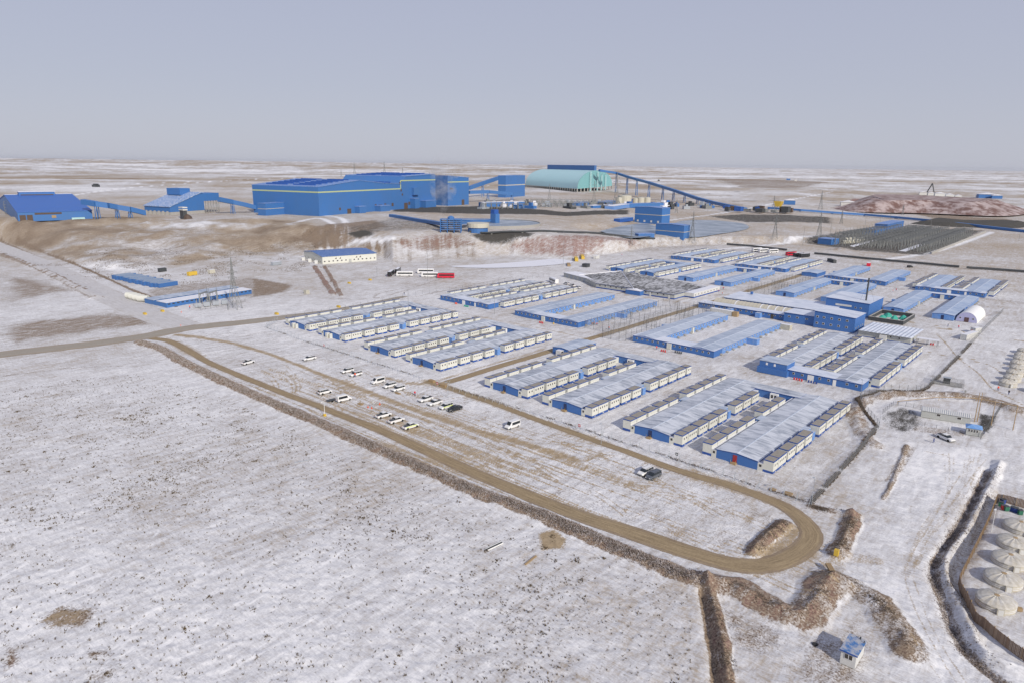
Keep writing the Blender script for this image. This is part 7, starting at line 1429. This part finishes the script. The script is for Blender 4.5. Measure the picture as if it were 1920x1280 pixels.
mesa('spoil_heap', [(1560, 392), (1610, 399), (1740, 403), (1860, 408), (1918, 405), (1925, 398), (1800, 388), (1620, 380)], 372, 60, rm, 'long flat topped red spoil heap at the right', 3)
mesa('spoil_heap', [(1700, 420), (1760, 425), (1830, 428), (1925, 428), (1925, 418), (1820, 415), (1740, 412)], 414, 22, gm, 'low dark bench of spoil in front of the red heap', 5)
# scattered far works
fb = ((1478, 338, 10), (1492, 340, 6), (1730, 366, 10), (1745, 367, 8), (1762, 369, 14), (1780, 371, 10), (1796, 373, 8), (1850, 372, 22), (1868, 373, 12), (1836, 371, 8), (1480, 384, 10), (1590, 388, 14))
for i, (px, py, s_) in enumerate(fb): g = G(px, py); b = MB(); b.box(-s_, s_, -s_*.5, s_*.5, 0, 6+s_*.2, 0); b.prism([(-s_-1, 6+s_*.2), (s_+1, 6+s_*.2), (0, 8+s_*.3)], -s_*.5-1, s_*.5+1, 1); o = b.build('far_building', [M['plant'] if px > 1845 or px < 1490 else M['offwhite'], M['snow']], None, tuple(g), .4); tag(o, lb[i]+(' distant low building counted along the works behind the red heap' if px > 1500 else ' distant low building counted on the plain left of the red heap'), 'building', 'distant low buildings')
g = G(1735, 366); b = MB(); b.bar((0, 0, 0), (14, 0, 34), 1.6); b.bar((24, 0, 0), (14, 0, 34), 1.6); b.box(-6, 26, -5, 5, 0, 8); tag(b.build('crane', [M['dark']], None, tuple(g)), 'distant leaning crane shape beyond the red heap', 'crane')
for i, (px, py) in enumerate(((178, 351), (182, 351), (1235, 340))): g = G(px, py); b = MB(); b.box(-5, 5, -3, 3, 0, 5); b.box(-2, 3, -2, 2, 5, 7); tag(b.build('far_truck', [M['dark']], None, tuple(g), .5), ('left of two dark trucks on the distant left road', 'right of two dark trucks on the distant left road', 'dark truck alone on the distant plain')[i], 'truck')
# plant yard clutter: pipe racks and stores between hall and ponds
for i in range(34):
    px = rng.uniform(905, 1240) if i % 3 else rng.uniform(1240, 1330); py = rng.uniform(383, 393); g = G(px, py); s_ = rng.uniform(2, 6); b = MB(); b.box(-s_*2, s_*2, -s_, s_, 0, rng.uniform(2, 6)); b.box(-s_*.5, s_*.8, -s_*.5, s_*.5, 2, 8)
    o = b.build('yard_store', [M[('dark', 'steel', 'snow', 'plant', 'greysteel')[i % 5]]], None, tuple(g), rng.uniform(0, 3)); tag(o, ('dark', 'grey', 'snow covered', 'blue', 'steel grey')[i % 5]+' plant kit, %s of its colour below the teal shed' % lb[i//5], 'equipment', 'plant yard equipment')
# air: even pale haze round everything
b = MB(); b.box(-50000, 50000, -50000, 50000, -12, 150); hz = b.build('haze', []); hm = bpy.data.materials.new('haze'); hm.use_nodes = True; nt = hm.node_tree; nt.nodes.clear(); o_ = nt.nodes.new('ShaderNodeOutputMaterial'); pv = nt.nodes.new('ShaderNodeVolumePrincipled'); pv.inputs['Color'].default_value = (0.86, 0.89, 0.96, 1); pv.inputs['Density'].default_value = 0.00001; pv.inputs['Anisotropy'].default_value = 0.2; nt.links.new(pv.outputs[0], o_.inputs['Volume']); hz.data.materials.clear(); hz.data.materials.append(hm); hz['kind'] = 'stuff'
